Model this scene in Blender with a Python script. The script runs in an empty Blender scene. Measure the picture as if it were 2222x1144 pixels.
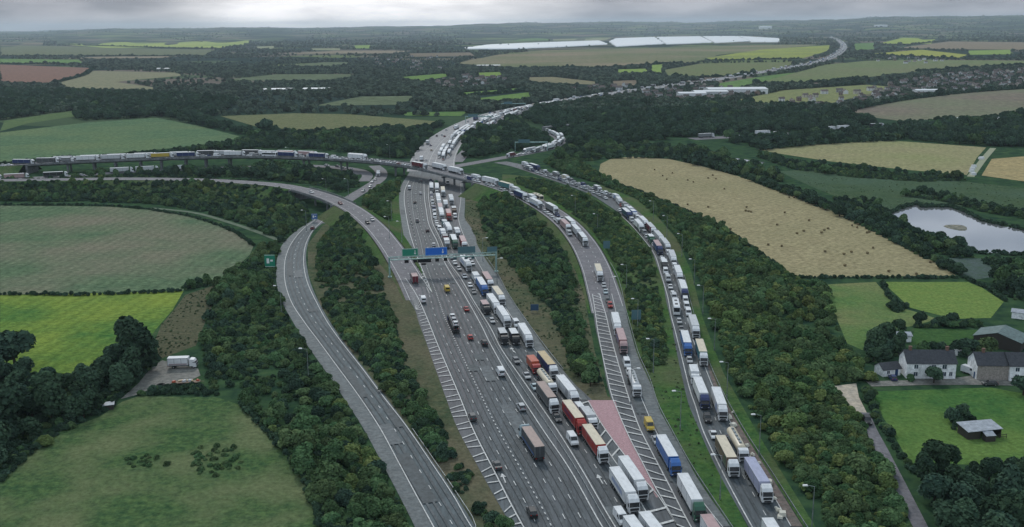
import bpy, math, random
import numpy as np
from mathutils import Matrix, Vector
from mathutils.geometry import tessellate_polygon
R = math.radians
SC = bpy.context.scene
COL = SC.collection
rnd = random.Random(7)
nrs = np.random.RandomState(11)

# ------------------------------------------------------------------ camera
W0, H0, FPX, CAMZ = 2222.0, 1144.0, 2170.0, 105.0
PITCH, ROLL = math.atan(517.0 / FPX), R(0.464)
camd = bpy.data.cameras.new('camera')
cam = bpy.data.objects.new('camera', camd)
COL.objects.link(cam)
camd.sensor_width = 36.0
camd.lens = 36.0 * FPX / W0
camd.clip_start, camd.clip_end = 1.0, 90000.0
CM = Matrix.Translation((0, 0, CAMZ)) @ Matrix.Rotation(math.pi / 2 - PITCH, 4, 'X') @ Matrix.Rotation(-ROLL, 4, 'Z')
cam.matrix_world = CM
SC.camera = cam
MR = np.array(CM.to_3x3())

# ------------------------------------------------------------------ sky
world = bpy.data.worlds.new('World')
SC.world = world
world.use_nodes = True
nt = world.node_tree
nt.nodes.clear()
SUN_EL, SUN_AZ = R(42), R(-14)       # azimuth from +Y, clockwise positive


def N(nt, kind, **kw):
    n = nt.nodes.new(kind)
    for k, v in kw.items():
        if isinstance(v, (int, float, tuple, str, bool)) and not k.startswith('i_'):
            setattr(n, k, v)
    return n


sky = N(nt, 'ShaderNodeTexSky', sky_type='NISHITA', sun_disc=False)
sky.sun_elevation, sky.sun_rotation = SUN_EL, SUN_AZ
sky.altitude = 100
bg1 = N(nt, 'ShaderNodeBackground')
bg1.inputs[1].default_value = 0.06
nt.links.new(sky.outputs[0], bg1.inputs[0])
geo = N(nt, 'ShaderNodeTexCoord')
sep = N(nt, 'ShaderNodeSeparateXYZ')
nt.links.new(geo.outputs['Generated'], sep.inputs[0])
mp = N(nt, 'ShaderNodeMapping')
mp.inputs['Scale'].default_value = (7.0, 7.0, 38.0)
mp.inputs['Location'].default_value = (0.4, 0.7, 0.2)
nt.links.new(geo.outputs['Generated'], mp.inputs[0])
nz = N(nt, 'ShaderNodeTexNoise')
nz.inputs['Scale'].default_value = 1.0
nz.inputs['Detail'].default_value = 6
nz.inputs['Roughness'].default_value = 0.55
nt.links.new(mp.outputs[0], nz.inputs['Vector'])
cr = N(nt, 'ShaderNodeValToRGB')
cr.color_ramp.elements[0].position = 0.40
cr.color_ramp.elements[0].color = (0.225, 0.245, 0.305, 1)
cr.color_ramp.elements[1].position = 0.62
cr.color_ramp.elements[1].color = (0.43, 0.44, 0.50, 1)
nt.links.new(nz.outputs[0], cr.inputs[0])
# brighter thin cloud in front of the hidden sun
dt = N(nt, 'ShaderNodeVectorMath', operation='DOT_PRODUCT')
gl = Vector((math.sin(R(-7.5)) * math.cos(R(1.5)), math.cos(R(-7.5)) * math.cos(R(1.5)), math.sin(R(1.5))))
dt.inputs[1].default_value = gl
nt.links.new(geo.outputs['Generated'], dt.inputs[0])
g2 = N(nt, 'ShaderNodeMapRange', interpolation_type='SMOOTHSTEP')
g2.inputs[1].default_value, g2.inputs[2].default_value = 0.975, 1.0
g2.inputs[3].default_value, g2.inputs[4].default_value = 0.0, 1.0
nt.links.new(dt.outputs['Value'], g2.inputs[0])
mz = N(nt, 'ShaderNodeMath', operation='MULTIPLY')
nt.links.new(g2.outputs[0], mz.inputs[0])
nt.links.new(nz.outputs[0], mz.inputs[1])
mx = N(nt, 'ShaderNodeMix', data_type='RGBA')
nt.links.new(mz.outputs[0], mx.inputs[0])
nt.links.new(cr.outputs[0], mx.inputs[6])
mx.inputs[7].default_value = (2.1, 2.06, 2.06, 1)
# the cloud deck is lighter overhead
up = N(nt, 'ShaderNodeMapRange')
up.inputs[1].default_value, up.inputs[2].default_value = 0.04, 0.4
up.inputs[3].default_value, up.inputs[4].default_value = 1.05, 1.55
nt.links.new(sep.outputs[2], up.inputs[0])
# added brightness in the unseen sky behind the viewer, lighting walls and cabs
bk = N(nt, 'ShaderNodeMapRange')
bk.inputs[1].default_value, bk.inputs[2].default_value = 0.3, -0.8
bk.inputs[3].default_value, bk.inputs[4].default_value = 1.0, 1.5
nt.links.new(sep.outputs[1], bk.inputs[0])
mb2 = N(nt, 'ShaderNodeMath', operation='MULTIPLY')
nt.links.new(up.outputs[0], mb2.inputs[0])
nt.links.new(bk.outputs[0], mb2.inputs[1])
tn = N(nt, 'ShaderNodeMapRange')
tn.inputs[1].default_value, tn.inputs[2].default_value = 0.05, 0.3
nt.links.new(sep.outputs[2], tn.inputs[0])
mt2 = N(nt, 'ShaderNodeMix', data_type='RGBA', blend_type='MULTIPLY')
nt.links.new(tn.outputs[0], mt2.inputs[0])
nt.links.new(mx.outputs[2], mt2.inputs[6])
mt2.inputs[7].default_value = (0.95, 1.06, 1.02, 1)
bg2 = N(nt, 'ShaderNodeBackground')
nt.links.new(mt2.outputs[2], bg2.inputs[0])
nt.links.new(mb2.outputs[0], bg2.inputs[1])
mxs = N(nt, 'ShaderNodeMixShader')
mxs.inputs[0].default_value = 0.9
nt.links.new(bg1.outputs[0], mxs.inputs[1])
nt.links.new(bg2.outputs[0], mxs.inputs[2])
wo = N(nt, 'ShaderNodeOutputWorld')
nt.links.new(mxs.outputs[0], wo.inputs[0])

# ------------------------------------------------------------------ sun behind thin cloud
sd = bpy.data.lights.new('sun', 'SUN')
sd.energy, sd.angle, sd.color = 1.3, R(11), (1.0, 0.96, 0.9)
sun = bpy.data.objects.new('sun', sd)
COL.objects.link(sun)
sdir = Vector((math.sin(SUN_AZ) * math.cos(SUN_EL), math.cos(SUN_AZ) * math.cos(SUN_EL), math.sin(SUN_EL)))
sun.rotation_euler = (-sdir).to_track_quat('-Z', 'Y').to_euler()
sun.location = (0, 0, 400)
SC.view_settings.view_transform = 'Standard'
SC.view_settings.look = 'None'
SC.view_settings.exposure = 0.1
SC.view_settings.gamma = 1.0
SC.cycles.max_bounces = 6
SC.cycles.diffuse_bounces = 2
SC.cycles.transparent_max_bounces = 4
SC.cycles.volume_bounces = 1

# ------------------------------------------------------------------ projection helpers (survey: pixel of the photo <-> ground)


def G(px, py, z=0.0):
    d = MR @ np.array([(px - W0 / 2) / FPX, -(py - H0 / 2) / FPX, -1.0])
    t = (z - CAMZ) / d[2]
    return np.array([d[0] * t, d[1] * t, z])


def P(x, y, z=0.0):
    x, y, z = np.broadcast_arrays(np.asarray(x, float), np.asarray(y, float), np.asarray(z, float))
    v = np.stack([x, y, z - CAMZ], -1) @ MR
    return v[..., 0] / -v[..., 2] * FPX + W0 / 2, -v[..., 1] / -v[..., 2] * FPX + H0 / 2


def inpoly(px, py, poly):
    px = np.asarray(px, float); py = np.asarray(py, float)
    r = np.zeros(px.shape, bool)
    n = len(poly)
    for i in range(n):
        x1, y1 = poly[i]; x2, y2 = poly[(i + 1) % n]
        if y1 == y2:
            continue
        c = ((y1 > py) != (y2 > py)) & (px < (x2 - x1) * (py - y1) / (y2 - y1) + x1)
        r ^= c
    return r


def catmull(pts, step):
    """smooth world polyline through points (n,3), resampled"""
    p = np.array(pts, float)
    if len(p) < 3:
        q = p
    else:
        e = np.vstack([2 * p[0] - p[1], p, 2 * p[-1] - p[-2]])
        out = []
        for i in range(len(p) - 1):
            p0, p1, p2, p3 = e[i:i + 4]
            t0 = 0.0
            t1 = t0 + max(np.linalg.norm(p1 - p0), 1e-3) ** 0.5
            t2 = t1 + max(np.linalg.norm(p2 - p1), 1e-3) ** 0.5
            t3 = t2 + max(np.linalg.norm(p3 - p2), 1e-3) ** 0.5
            for t in np.linspace(t1, t2, 13)[:-1]:
                a1 = (t1 - t) / (t1 - t0) * p0 + (t - t0) / (t1 - t0) * p1
                a2 = (t2 - t) / (t2 - t1) * p1 + (t - t1) / (t2 - t1) * p2
                a3 = (t3 - t) / (t3 - t2) * p2 + (t - t2) / (t3 - t2) * p3
                b1 = (t2 - t) / (t2 - t0) * a1 + (t - t0) / (t2 - t0) * a2
                b2 = (t3 - t) / (t3 - t1) * a2 + (t - t1) / (t3 - t1) * a3
                out.append((t2 - t) / (t2 - t1) * b1 + (t - t1) / (t2 - t1) * b2)
        out.append(p[-1])
        q = np.array(out)
    L = np.r_[0, np.cumsum(np.linalg.norm(np.diff(q, axis=0), axis=1))]
    n = max(2, int(L[-1] / step) + 1)
    s = np.linspace(0, L[-1], n)
    return np.stack([np.interp(s, L, q[:, k]) for k in range(3)], 1)


class Line:
    """a world polyline with arc length, normals and a height along it"""

    def __init__(self, pts, z=0.0, step=3.0, world=False):
        if world:
            w = np.array(pts, float)
        else:
            w = np.array([G(p[0], p[1], p[2] if len(p) > 2 else z) for p in pts])
        self.p = catmull(w, step)
        d = np.gradient(self.p, axis=0)
        d[:, 2] = 0
        self.t = d / np.maximum(np.linalg.norm(d, axis=1), 1e-9)[:, None]
        self.n = np.stack([self.t[:, 1], -self.t[:, 0], np.zeros(len(d))], 1)   # to the right of travel
        self.s = np.r_[0, np.cumsum(np.linalg.norm(np.diff(self.p[:, :2], axis=0), axis=1))]

    def at(self, s, off=0.0):
        p = np.array([np.interp(s, self.s, self.p[:, k]) for k in range(3)])
        n = np.array([np.interp(s, self.s, self.n[:, k]) for k in range(3)])
        n /= max(np.linalg.norm(n), 1e-9)
        return p + n * off, math.atan2(n[0], -n[1])

    def loc(self, x, y):
        d = self.p[:, :2] - np.array([x, y])
        i = int(np.argmin((d ** 2).sum(1)))
        v = np.array([x, y]) - self.p[i, :2]
        s = self.s[i] + float(v @ self.t[i, :2])
        return s, float(v @ self.n[i, :2]), self.p[i, 2]


# ------------------------------------------------------------------ materials
MATS = {}


def srgb(c):
    c = c / 255.0
    return c / 12.92 if c <= 0.04045 else ((c + 0.055) / 1.055) ** 2.4


def alb(r, g, b, k=1.0):
    return tuple(min(0.85, srgb(v) / 0.62 * k) for v in (r, g, b)) + (1,)


def mat(name, col, rough=0.8, spec=0.3, metal=0.0, col2=None, scale=0.3, detail=4, bump=0.0, stripes=None, col3=None, objcol=False, rndv=0.0, stretch=None):
    if name in MATS:
        return MATS[name]
    m = bpy.data.materials.new(name)
    m.use_nodes = True
    t = m.node_tree
    b = t.nodes['Principled BSDF']
    b.inputs['Roughness'].default_value = rough
    b.inputs['Specular IOR Level'].default_value = spec
    b.inputs['Metallic'].default_value = metal
    MATS[name] = m
    src = None
    co = t.nodes.new('ShaderNodeTexCoord')
    if objcol:
        oi = t.nodes.new('ShaderNodeObjectInfo')
        src = oi.outputs['Color']
    if col2 is not None:
        g = t.nodes.new('ShaderNodeNewGeometry')
        v = g.outputs['Position']
        if stretch:
            mpn = t.nodes.new('ShaderNodeMapping')
            mpn.inputs['Rotation'].default_value = (0, 0, stretch[0])
            mpn.inputs['Scale'].default_value = (1.0, stretch[1], 1.0)
            t.links.new(v, mpn.inputs[0])
            v = mpn.outputs[0]
        n = t.nodes.new('ShaderNodeTexNoise')
        n.inputs['Scale'].default_value = scale
        n.inputs['Detail'].default_value = detail
        n.inputs['Roughness'].default_value = 0.68
        t.links.new(v, n.inputs['Vector'])
        r = t.nodes.new('ShaderNodeValToRGB')
        r.color_ramp.elements[0].position = 0.36
        r.color_ramp.elements[0].color = col
        r.color_ramp.elements[1].position = 0.64
        r.color_ramp.elements[1].color = col2
        t.links.new(n.outputs[0], r.inputs[0])
        src = r.outputs[0]
        if col3 is not None:
            n3 = t.nodes.new('ShaderNodeTexNoise')
            n3.inputs['Scale'].default_value = scale * 0.12
            n3.inputs['Detail'].default_value = 8
            t.links.new(v, n3.inputs['Vector'])
            mr = t.nodes.new('ShaderNodeMapRange')
            mr.inputs[1].default_value, mr.inputs[2].default_value = 0.42, 0.66
            t.links.new(n3.outputs[0], mr.inputs[0])
            mm = t.nodes.new('ShaderNodeMix'); mm.data_type = 'RGBA'
            t.links.new(mr.outputs[0], mm.inputs[0])
            t.links.new(src, mm.inputs[6])
            mm.inputs[7].default_value = col3
            src = mm.outputs[2]
        nf = t.nodes.new('ShaderNodeTexNoise')
        nf.inputs['Scale'].default_value = min(0.75, scale * 4) if scale < 1 else 2.2
        nf.inputs['Detail'].default_value = 7
        nf.inputs['Roughness'].default_value = 0.75
        t.links.new(v, nf.inputs['Vector'])
        mf = t.nodes.new('ShaderNodeMapRange')
        mf.inputs[1].default_value, mf.inputs[2].default_value = 0.32, 0.68
        mf.inputs[3].default_value, mf.inputs[4].default_value = 0.62, 1.36
        t.links.new(nf.outputs[0], mf.inputs[0])
        vf = t.nodes.new('ShaderNodeVectorMath'); vf.operation = 'SCALE'
        t.links.new(src, vf.inputs[0]); t.links.new(mf.outputs[0], vf.inputs['Scale'])
        src = vf.outputs[0]
        if stripes:     # tramlines and mowing swathes: (direction, spacing m, strength)
            mp2 = t.nodes.new('ShaderNodeMapping')
            mp2.inputs['Rotation'].default_value = (0, 0, stripes[0])
            mp2.inputs['Scale'].default_value = (1, 1, 1)
            t.links.new(g.outputs['Position'], mp2.inputs[0])
            wv = t.nodes.new('ShaderNodeTexWave')
            wv.inputs['Scale'].default_value = 6.2832 / stripes[1] / 20.0 * 1.0
            wv.inputs['Distortion'].default_value = 1.2
            wv.inputs['Detail Scale'].default_value = 0.6
            t.links.new(mp2.outputs[0], wv.inputs['Vector'])
            mr = t.nodes.new('ShaderNodeMapRange')
            mr.inputs[3].default_value, mr.inputs[4].default_value = 1 - stripes[2], 1 + stripes[2] * 0.6
            t.links.new(wv.outputs[0], mr.inputs[0])
            vm = t.nodes.new('ShaderNodeVectorMath'); vm.operation = 'SCALE'
            t.links.new(src, vm.inputs[0]); t.links.new(mr.outputs[0], vm.inputs['Scale'])
            src = vm.outputs[0]
        if bump:
            bn = t.nodes.new('ShaderNodeBump')
            bn.inputs['Strength'].default_value = bump
            bn.inputs['Distance'].default_value = 0.4
            n4 = t.nodes.new('ShaderNodeTexNoise')
            n4.inputs['Scale'].default_value = scale * 3
            n4.inputs['Detail'].default_value = 5
            t.links.new(g.outputs['Position'], n4.inputs['Vector'])
            t.links.new(n4.outputs[0], bn.inputs['Height'])
            t.links.new(bn.outputs[0], b.inputs['Normal'])
    if rndv:
        oi = t.nodes.new('ShaderNodeObjectInfo')
        hs = t.nodes.new('ShaderNodeHueSaturation')
        m1 = t.nodes.new('ShaderNodeMapRange')
        m1.inputs[3].default_value, m1.inputs[4].default_value = 1 - rndv, 1 + rndv
        t.links.new(oi.outputs['Random'], m1.inputs[0])
        t.links.new(m1.outputs[0], hs.inputs['Value'])
        m2 = t.nodes.new('ShaderNodeMath'); m2.operation = 'MULTIPLY'; m2.inputs[1].default_value = 7.31
        m3 = t.nodes.new('ShaderNodeMath'); m3.operation = 'FRACT'
        m4 = t.nodes.new('ShaderNodeMapRange')
        m4.inputs[3].default_value, m4.inputs[4].default_value = 0.462, 0.53
        t.links.new(oi.outputs['Random'], m2.inputs[0]); t.links.new(m2.outputs[0], m3.inputs[0]); t.links.new(m3.outputs[0], m4.inputs[0])
        t.links.new(m4.outputs[0], hs.inputs['Hue'])
        if src is None:
            hs.inputs['Color'].default_value = col
        else:
            t.links.new(src, hs.inputs['Color'])
        src = hs.outputs[0]
    if src is None:
        b.inputs['Base Color'].default_value = col
    else:
        t.links.new(src, b.inputs['Base Color'])
    return m


PAINT = mat('vehicle_paint', (1, 1, 1, 1), 0.38, 0.5, objcol=True)
_t = PAINT.node_tree
_b = _t.nodes['Principled BSDF']
_src = _b.inputs['Base Color'].links[0].from_socket
_c = _t.nodes.new('ShaderNodeTexCoord'); _m = _t.nodes.new('ShaderNodeMapping'); _m.inputs['Scale'].default_value = (0.5, 1, 1.6)
_n = _t.nodes.new('ShaderNodeTexNoise'); _n.inputs['Scale'].default_value = 1.3; _n.inputs['Detail'].default_value = 6
_r = _t.nodes.new('ShaderNodeMapRange'); _r.inputs[1].default_value, _r.inputs[2].default_value, _r.inputs[3].default_value, _r.inputs[4].default_value = 0.35, 0.6, 0.88, 1.03
_v = _t.nodes.new('ShaderNodeVectorMath'); _v.operation = 'SCALE'
_t.links.new(_c.outputs['Object'], _m.inputs[0]); _t.links.new(_m.outputs[0], _n.inputs['Vector']); _t.links.new(_n.outputs[0], _r.inputs[0])
_t.links.new(_src, _v.inputs[0]); _t.links.new(_r.outputs[0], _v.inputs['Scale']); _t.links.new(_v.outputs[0], _b.inputs['Base Color'])
GLASS = mat('vehicle_glass', (0.012, 0.016, 0.02, 1), 0.12, 0.6)
DARK = mat('black_rubber', (0.012, 0.012, 0.013, 1), 0.8)
CHASSIS = mat('dark_chassis', (0.03, 0.032, 0.035, 1), 0.7)
LAMPG = mat('headlight_glass', (0.6, 0.6, 0.58, 1), 0.2, 0.6)
TAIL = mat('tail_light_plastic', (0.35, 0.01, 0.01, 1), 0.3)
RIM = mat('wheel_rim', (0.35, 0.36, 0.37, 1), 0.4, metal=0.6)
WHITEP = mat('white_line_paint', (0.62, 0.63, 0.62, 1), 0.6, col2=(0.42, 0.43, 0.43, 1), scale=1.2)
STEEL = mat('galvanised_steel', (0.30, 0.33, 0.34, 1), 0.45, metal=0.5, col2=(0.22, 0.25, 0.26, 1), scale=0.8)
CONC = mat('weathered_concrete', alb(100, 102, 104), 0.85, 0.2, col2=alb(72, 76, 78), scale=0.25, detail=6)
ASPH = mat('motorway_asphalt', alb(52, 59, 63), 0.72, 0.3, col2=alb(70, 76, 80), scale=0.25, detail=8, col3=alb(76, 75, 78), stretch=(R(14), 0.06))
ASPH2 = mat('slip_road_asphalt', alb(55, 64, 68), 0.72, 0.3, col2=alb(68, 77, 81), scale=0.3, detail=8, stretch=(R(18), 0.15))
ASPH3 = mat('pale_road_surface', alb(76, 77, 81), 0.75, 0.25, col2=alb(92, 90, 94), scale=0.2, detail=7)
SHOULD = mat('hard_shoulder_asphalt', alb(72, 78, 80), 0.75, 0.25, col2=alb(88, 92, 93), scale=0.3, detail=8)
PINK = mat('pink_anti_skid_surface', alb(144, 114, 118), 0.8, 0.2, col2=alb(134, 110, 113), scale=1.1, detail=6)
GRAVEL = mat('gravel', alb(104, 102, 98), 0.9, col2=alb(80, 82, 78), scale=0.5, detail=7)
ROUGHG = mat('rough_grass', alb(34, 52, 38), 0.95, 0.0, col2=alb(50, 68, 44), scale=0.12, detail=8, col3=alb(58, 66, 50), bump=0.5)
VERGE = mat('verge_grass', alb(42, 68, 40), 0.95, 0.0, col2=alb(62, 84, 46), scale=0.25, detail=8, col3=alb(72, 76, 56), bump=0.4)

OLIVE = mat('dry_verge_grass', alb(50, 62, 46), 0.95, 0.0, col2=alb(74, 76, 58), scale=0.25, detail=8, col3=alb(82, 78, 64), bump=0.4)

# ------------------------------------------------------------------ mesh helpers


class MB:
    def __init__(self):
        self.v, self.f, self.m = [], [], []

    def add(self, vs, fs, mi=0):
        o = len(self.v)
        self.v += [tuple(p) for p in vs]
        self.f += [tuple(i + o for i in q) for q in fs]
        self.m += [mi] * len(fs)
        return self

    def box(self, x0, x1, y0, y1, z0, z1, mi=0, tx0=0.0, tx1=0.0, ty=0.0, skip=()):
        """box; tx0/tx1 pull the top in at the back/front, ty at both sides"""
        vs = [(x0, y0, z0), (x1, y0, z0), (x1, y1, z0), (x0, y1, z0),
              (x0 + tx0, y0 + ty, z1), (x1 - tx1, y0 + ty, z1), (x1 - tx1, y1 - ty, z1), (x0 + tx0, y1 - ty, z1)]
        fs = [(0, 3, 2, 1), (4, 5, 6, 7), (0, 1, 5, 4), (1, 2, 6, 5), (2, 3, 7, 6), (3, 0, 4, 7)]
        return self.add(vs, [f for i, f in enumerate(fs) if i not in skip], mi)

    def cyl(self, a, b, r0, r1=None, n=10, mi=0, caps=True):
        a, b = Vector(a), Vector(b)
        r1 = r0 if r1 is None else r1
        d = (b - a).normalized()
        u = d.orthogonal().normalized(); w = d.cross(u)
        vs = []
        for p, r in ((a, r0), (b, r1)):
            for i in range(n):
                t = 2 * math.pi * i / n
                vs.append(p + (u * math.cos(t) + w * math.sin(t)) * r)
        fs = [(i, (i + 1) % n, n + (i + 1) % n, n + i) for i in range(n)]
        if caps:
            fs += [tuple(range(n - 1, -1, -1)), tuple(range(n, 2 * n))]
        return self.add(vs, fs, mi)

    def prism(self, prof, y0, y1, mi=0, inset=None):
        """closed side profile in x,z swept across y"""
        n = len(prof)
        vs = [(x, y0, z) for x, z in prof] + [(x, y1, z) for x, z in prof]
        if inset:
            vs = [(x, y0 + inset(z), z) for x, z in prof] + [(x, y1 - inset(z), z) for x, z in prof]
        fs = [tuple(range(n)), tuple(range(2 * n - 1, n - 1, -1))]
        fs += [(i, i + n, (i + 1) % n + n, (i + 1) % n) for i in range(n)]
        return self.add(vs, fs, mi)

    def mesh(self, name, mats, smooth=False):
        me = bpy.data.meshes.new(name)
        me.from_pydata(self.v, [], self.f)
        for m in (mats if isinstance(mats, (list, tuple)) else [mats]):
            me.materials.append(m)
        me.polygons.foreach_set('material_index', np.array(self.m, np.int32))
        if smooth:
            me.polygons.foreach_set('use_smooth', np.ones(len(self.f), bool))
        me.update()
        return me

    def obj(self, name, mats, parent=None, smooth=False, loc=None):
        o = bpy.data.objects.new(name, self.mesh(name, mats, smooth))
        COL.objects.link(o)
        if parent:
            o.parent = parent
        if loc is not None:
            o.location = loc
        return o


def empty(name, loc=(0, 0, 0), rz=0.0):
    o = bpy.data.objects.new(name, None)
    COL.objects.link(o)
    o.location = loc
    o.rotation_euler = (0, 0, rz)
    o.empty_display_size = 0.2
    return o


def struct(o, kind='structure'):
    o['kind'] = kind
    return o


REG = []    # (object, description, where, noun)


def reg(o, cat, desc, where, group=None):
    o['category'] = cat
    if group:
        o['group'] = group
    REG.append((o, desc, where))
    return o


def lab(o, cat, label, group=None):
    o['category'] = cat
    o['label'] = label
    if group:
        o['group'] = group
    return o


ONES = 'zero one two three four five six seven eight nine ten eleven twelve thirteen fourteen fifteen sixteen seventeen eighteen nineteen'.split()
ORD = 'zeroth first second third fourth fifth sixth seventh eighth ninth tenth eleventh twelfth thirteenth fourteenth fifteenth sixteenth seventeenth eighteenth nineteenth'.split()
TENS = {2: 'twenty', 3: 'thirty', 4: 'forty', 5: 'fifty', 6: 'sixty', 7: 'seventy', 8: 'eighty', 9: 'ninety'}


def ordinal(n):
    if n < 20:
        return ORD[n]
    if n < 100:
        t, u = divmod(n, 10)
        return (TENS[t][:-1] + 'ieth') if u == 0 else TENS[t] + '-' + ORD[u]
    h, u = divmod(n, 100)
    return ONES[h] + '-hundredth' if u == 0 else ONES[h] + '-hundred-and-' + ordinal(u)


def put(o, p, rz=0.0, s=1.0):
    o.location = p
    o.rotation_euler = (0, 0, rz)
    o.scale = (s, s, s)
    return o


# ------------------------------------------------------------------ ground and hills


def hill(x, y):
    r = np.hypot(x, y)
    a = np.degrees(np.arctan2(x, y))
    ridge = 118 + 2.1 * a + 16 * np.sin(a * 0.30 + 1.0) + 7 * np.sin(a * 0.9 + 2) + 3 * np.sin(a * 2.3)
    t = np.clip((r - 7500) / 9000.0, 0, 1)
    t = t * t * (3 - 2 * t)
    und = np.clip((r - 6000) / 3000, 0, 1) * (7 * np.sin(a * 1.7 + r / 900.0) + 5 * np.sin(a * 3.1 - r / 600.0 + 1))
    return np.where(r > 6000, t * ridge + und * (0.35 + 0.65 * t), 0.0)


def build_ground():
    rs = np.r_[0, 60, 120, 240, 480, 900, 1500, 2400, 3600, 5000, np.linspace(6000, 20000, 57), 24000, 30000, 38000]
    aa = np.r_[np.radians(np.linspace(-180, -34, 30)), np.radians(np.linspace(-33, 33, 133)), np.radians(np.linspace(34, 180, 30))][:-1]
    X = np.outer(rs[1:], np.sin(aa)); Y = np.outer(rs[1:], np.cos(aa))
    Z = hill(X, Y)
    vs = [(0, 0, 0)] + [tuple(p) for p in np.stack([X, Y, Z], -1).reshape(-1, 3)]
    na = len(aa)
    fs = [(0, 1 + (j + 1) % na, 1 + j) for j in range(na)]
    for i in range(len(rs) - 2):
        for j in range(na):
            a = 1 + i * na + j; b = 1 + i * na + (j + 1) % na
            fs.append((a, b, b + na, a + na))
    m = MB().add(vs, fs)
    # far country: a patchwork of fields and woods by cell
    g = bpy.data.materials.new('country_ground'); g.use_nodes = True
    t = g.node_tree; b = t.nodes['Principled BSDF']
    b.inputs['Roughness'].default_value = 0.95; b.inputs['Specular IOR Level'].default_value = 0.0
    gm = t.nodes.new('ShaderNodeNewGeometry')
    n = t.nodes.new('ShaderNodeTexNoise'); n.inputs['Scale'].default_value = 0.12; n.inputs['Detail'].default_value = 9; n.inputs['Roughness'].default_value = 0.65
    t.links.new(gm.outputs['Position'], n.inputs['Vector'])
    r = t.nodes.new('ShaderNodeValToRGB')
    r.color_ramp.elements[0].position = 0.38; r.color_ramp.elements[0].color = alb(30, 48, 38)
    r.color_ramp.elements[1].position = 0.62; r.color_ramp.elements[1].color = alb(50, 70, 46)
    e = r.color_ramp.elements.new(0.7); e.color = alb(66, 74, 52)
    t.links.new(n.outputs[0], r.inputs[0])
    vo = t.nodes.new('ShaderNodeTexVoronoi'); vo.inputs['Scale'].default_value = 1 / 260.0
    nn = t.nodes.new('ShaderNodeTexNoise'); nn.inputs['Scale'].default_value = 1 / 500.0; nn.inputs['Detail'].default_value = 4
    t.links.new(gm.outputs['Position'], nn.inputs['Vector'])
    ad = t.nodes.new('ShaderNodeVectorMath'); ad.operation = 'MULTIPLY_ADD'
    t.links.new(nn.outputs[1], ad.inputs[0]); ad.inputs[1].default_value = (200, 200, 0)
    t.links.new(gm.outputs['Position'], ad.inputs[2])
    t.links.new(ad.outputs[0], vo.inputs['Vector'])
    r2 = t.nodes.new('ShaderNodeValToRGB'); r2.color_ramp.interpolation = 'CONSTANT'
    els = [(0.0, alb(34, 46, 42)), (0.34, alb(62, 74, 56)), (0.48, alb(38, 50, 46)), (0.6, alb(84, 82, 70)), (0.68, alb(34, 46, 42)), (0.8, alb(80, 90, 60)), (0.88, alb(86, 80, 74))]
    r2.color_ramp.elements[0].color = els[0][1]
    r2.color_ramp.elements[1].position = els[1][0]; r2.color_ramp.elements[1].color = els[1][1]
    for p_, c_ in els[2:]:
        e = r2.color_ramp.elements.new(p_); e.color = c_
    sx = t.nodes.new('ShaderNodeSeparateColor')
    t.links.new(vo.outputs['Color'], sx.inputs[0]); t.links.new(sx.outputs[0], r2.inputs[0])
    ln = t.nodes.new('ShaderNodeVectorMath'); ln.operation = 'LENGTH'
    t.links.new(gm.outputs['Position'], ln.inputs[0])
    mr = t.nodes.new('ShaderNodeMapRange'); mr.inputs[1].default_value = 1000; mr.inputs[2].default_value = 1400
    t.links.new(ln.outputs['Value'], mr.inputs[0])
    mm = t.nodes.new('ShaderNodeMix'); mm.data_type = 'RGBA'
    t.links.new(mr.outputs[0], mm.inputs[0]); t.links.new(r.outputs[0], mm.inputs[6]); t.links.new(r2.outputs[0], mm.inputs[7])
    t.links.new(mm.outputs[2], b.inputs['Base Color'])
    bn = t.nodes.new('ShaderNodeBump'); bn.inputs['Strength'].default_value = 0.5; bn.inputs['Distance'].default_value = 0.6
    t.links.new(n.outputs[0], bn.inputs['Height']); t.links.new(bn.outputs[0], b.inputs['Normal'])
    return struct(m.obj('ground', g, smooth=True))


build_ground()

# field: name, polygon in photo pixels, colours, noise scale, stripes
FPOLY = []


def sheet(name, poly, m, lift=0.0, cls='field', step=1):
    w = [G(x, y, 0) for x, y in poly]
    d = float(np.mean([np.hypot(p[0], p[1]) for p in w]))
    z = 0.03 + lift + max(0, d - 400) * 1.2e-4
    w = [Vector((p[0], p[1], z)) for p in (G(x, y, z) for x, y in poly)]
    tri = tessellate_polygon([w])
    mb = MB().add(w, [tuple(t) for t in tri])
    o = mb.obj(name, m)
    me = o.data
    if me.polygons[0].normal.z < 0:
        me.flip_normals()
    struct(o)
    FPOLY.append((poly, cls))
    return o


def fld(name, poly, c1, c2, c3=None, scale=0.08, stripes=None, lift=0.0, bump=0.25):
    c1, c2 = [tuple(v * 0.93 for v in c) for c in (c1, c2)]
    scale = scale * 2.2
    if stripes:
        stripes = (stripes[0], stripes[1] * 0.6, stripes[2] * 0.4)
    k = 'field_%s_%d' % (name, len(MATS))
    return sheet(name, poly, mat(k, alb(*c1), 0.95, 0.0, col2=alb(*c2), col3=alb(*c3) if c3 else None, scale=scale, detail=9, stripes=stripes, bump=bump), lift)


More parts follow.
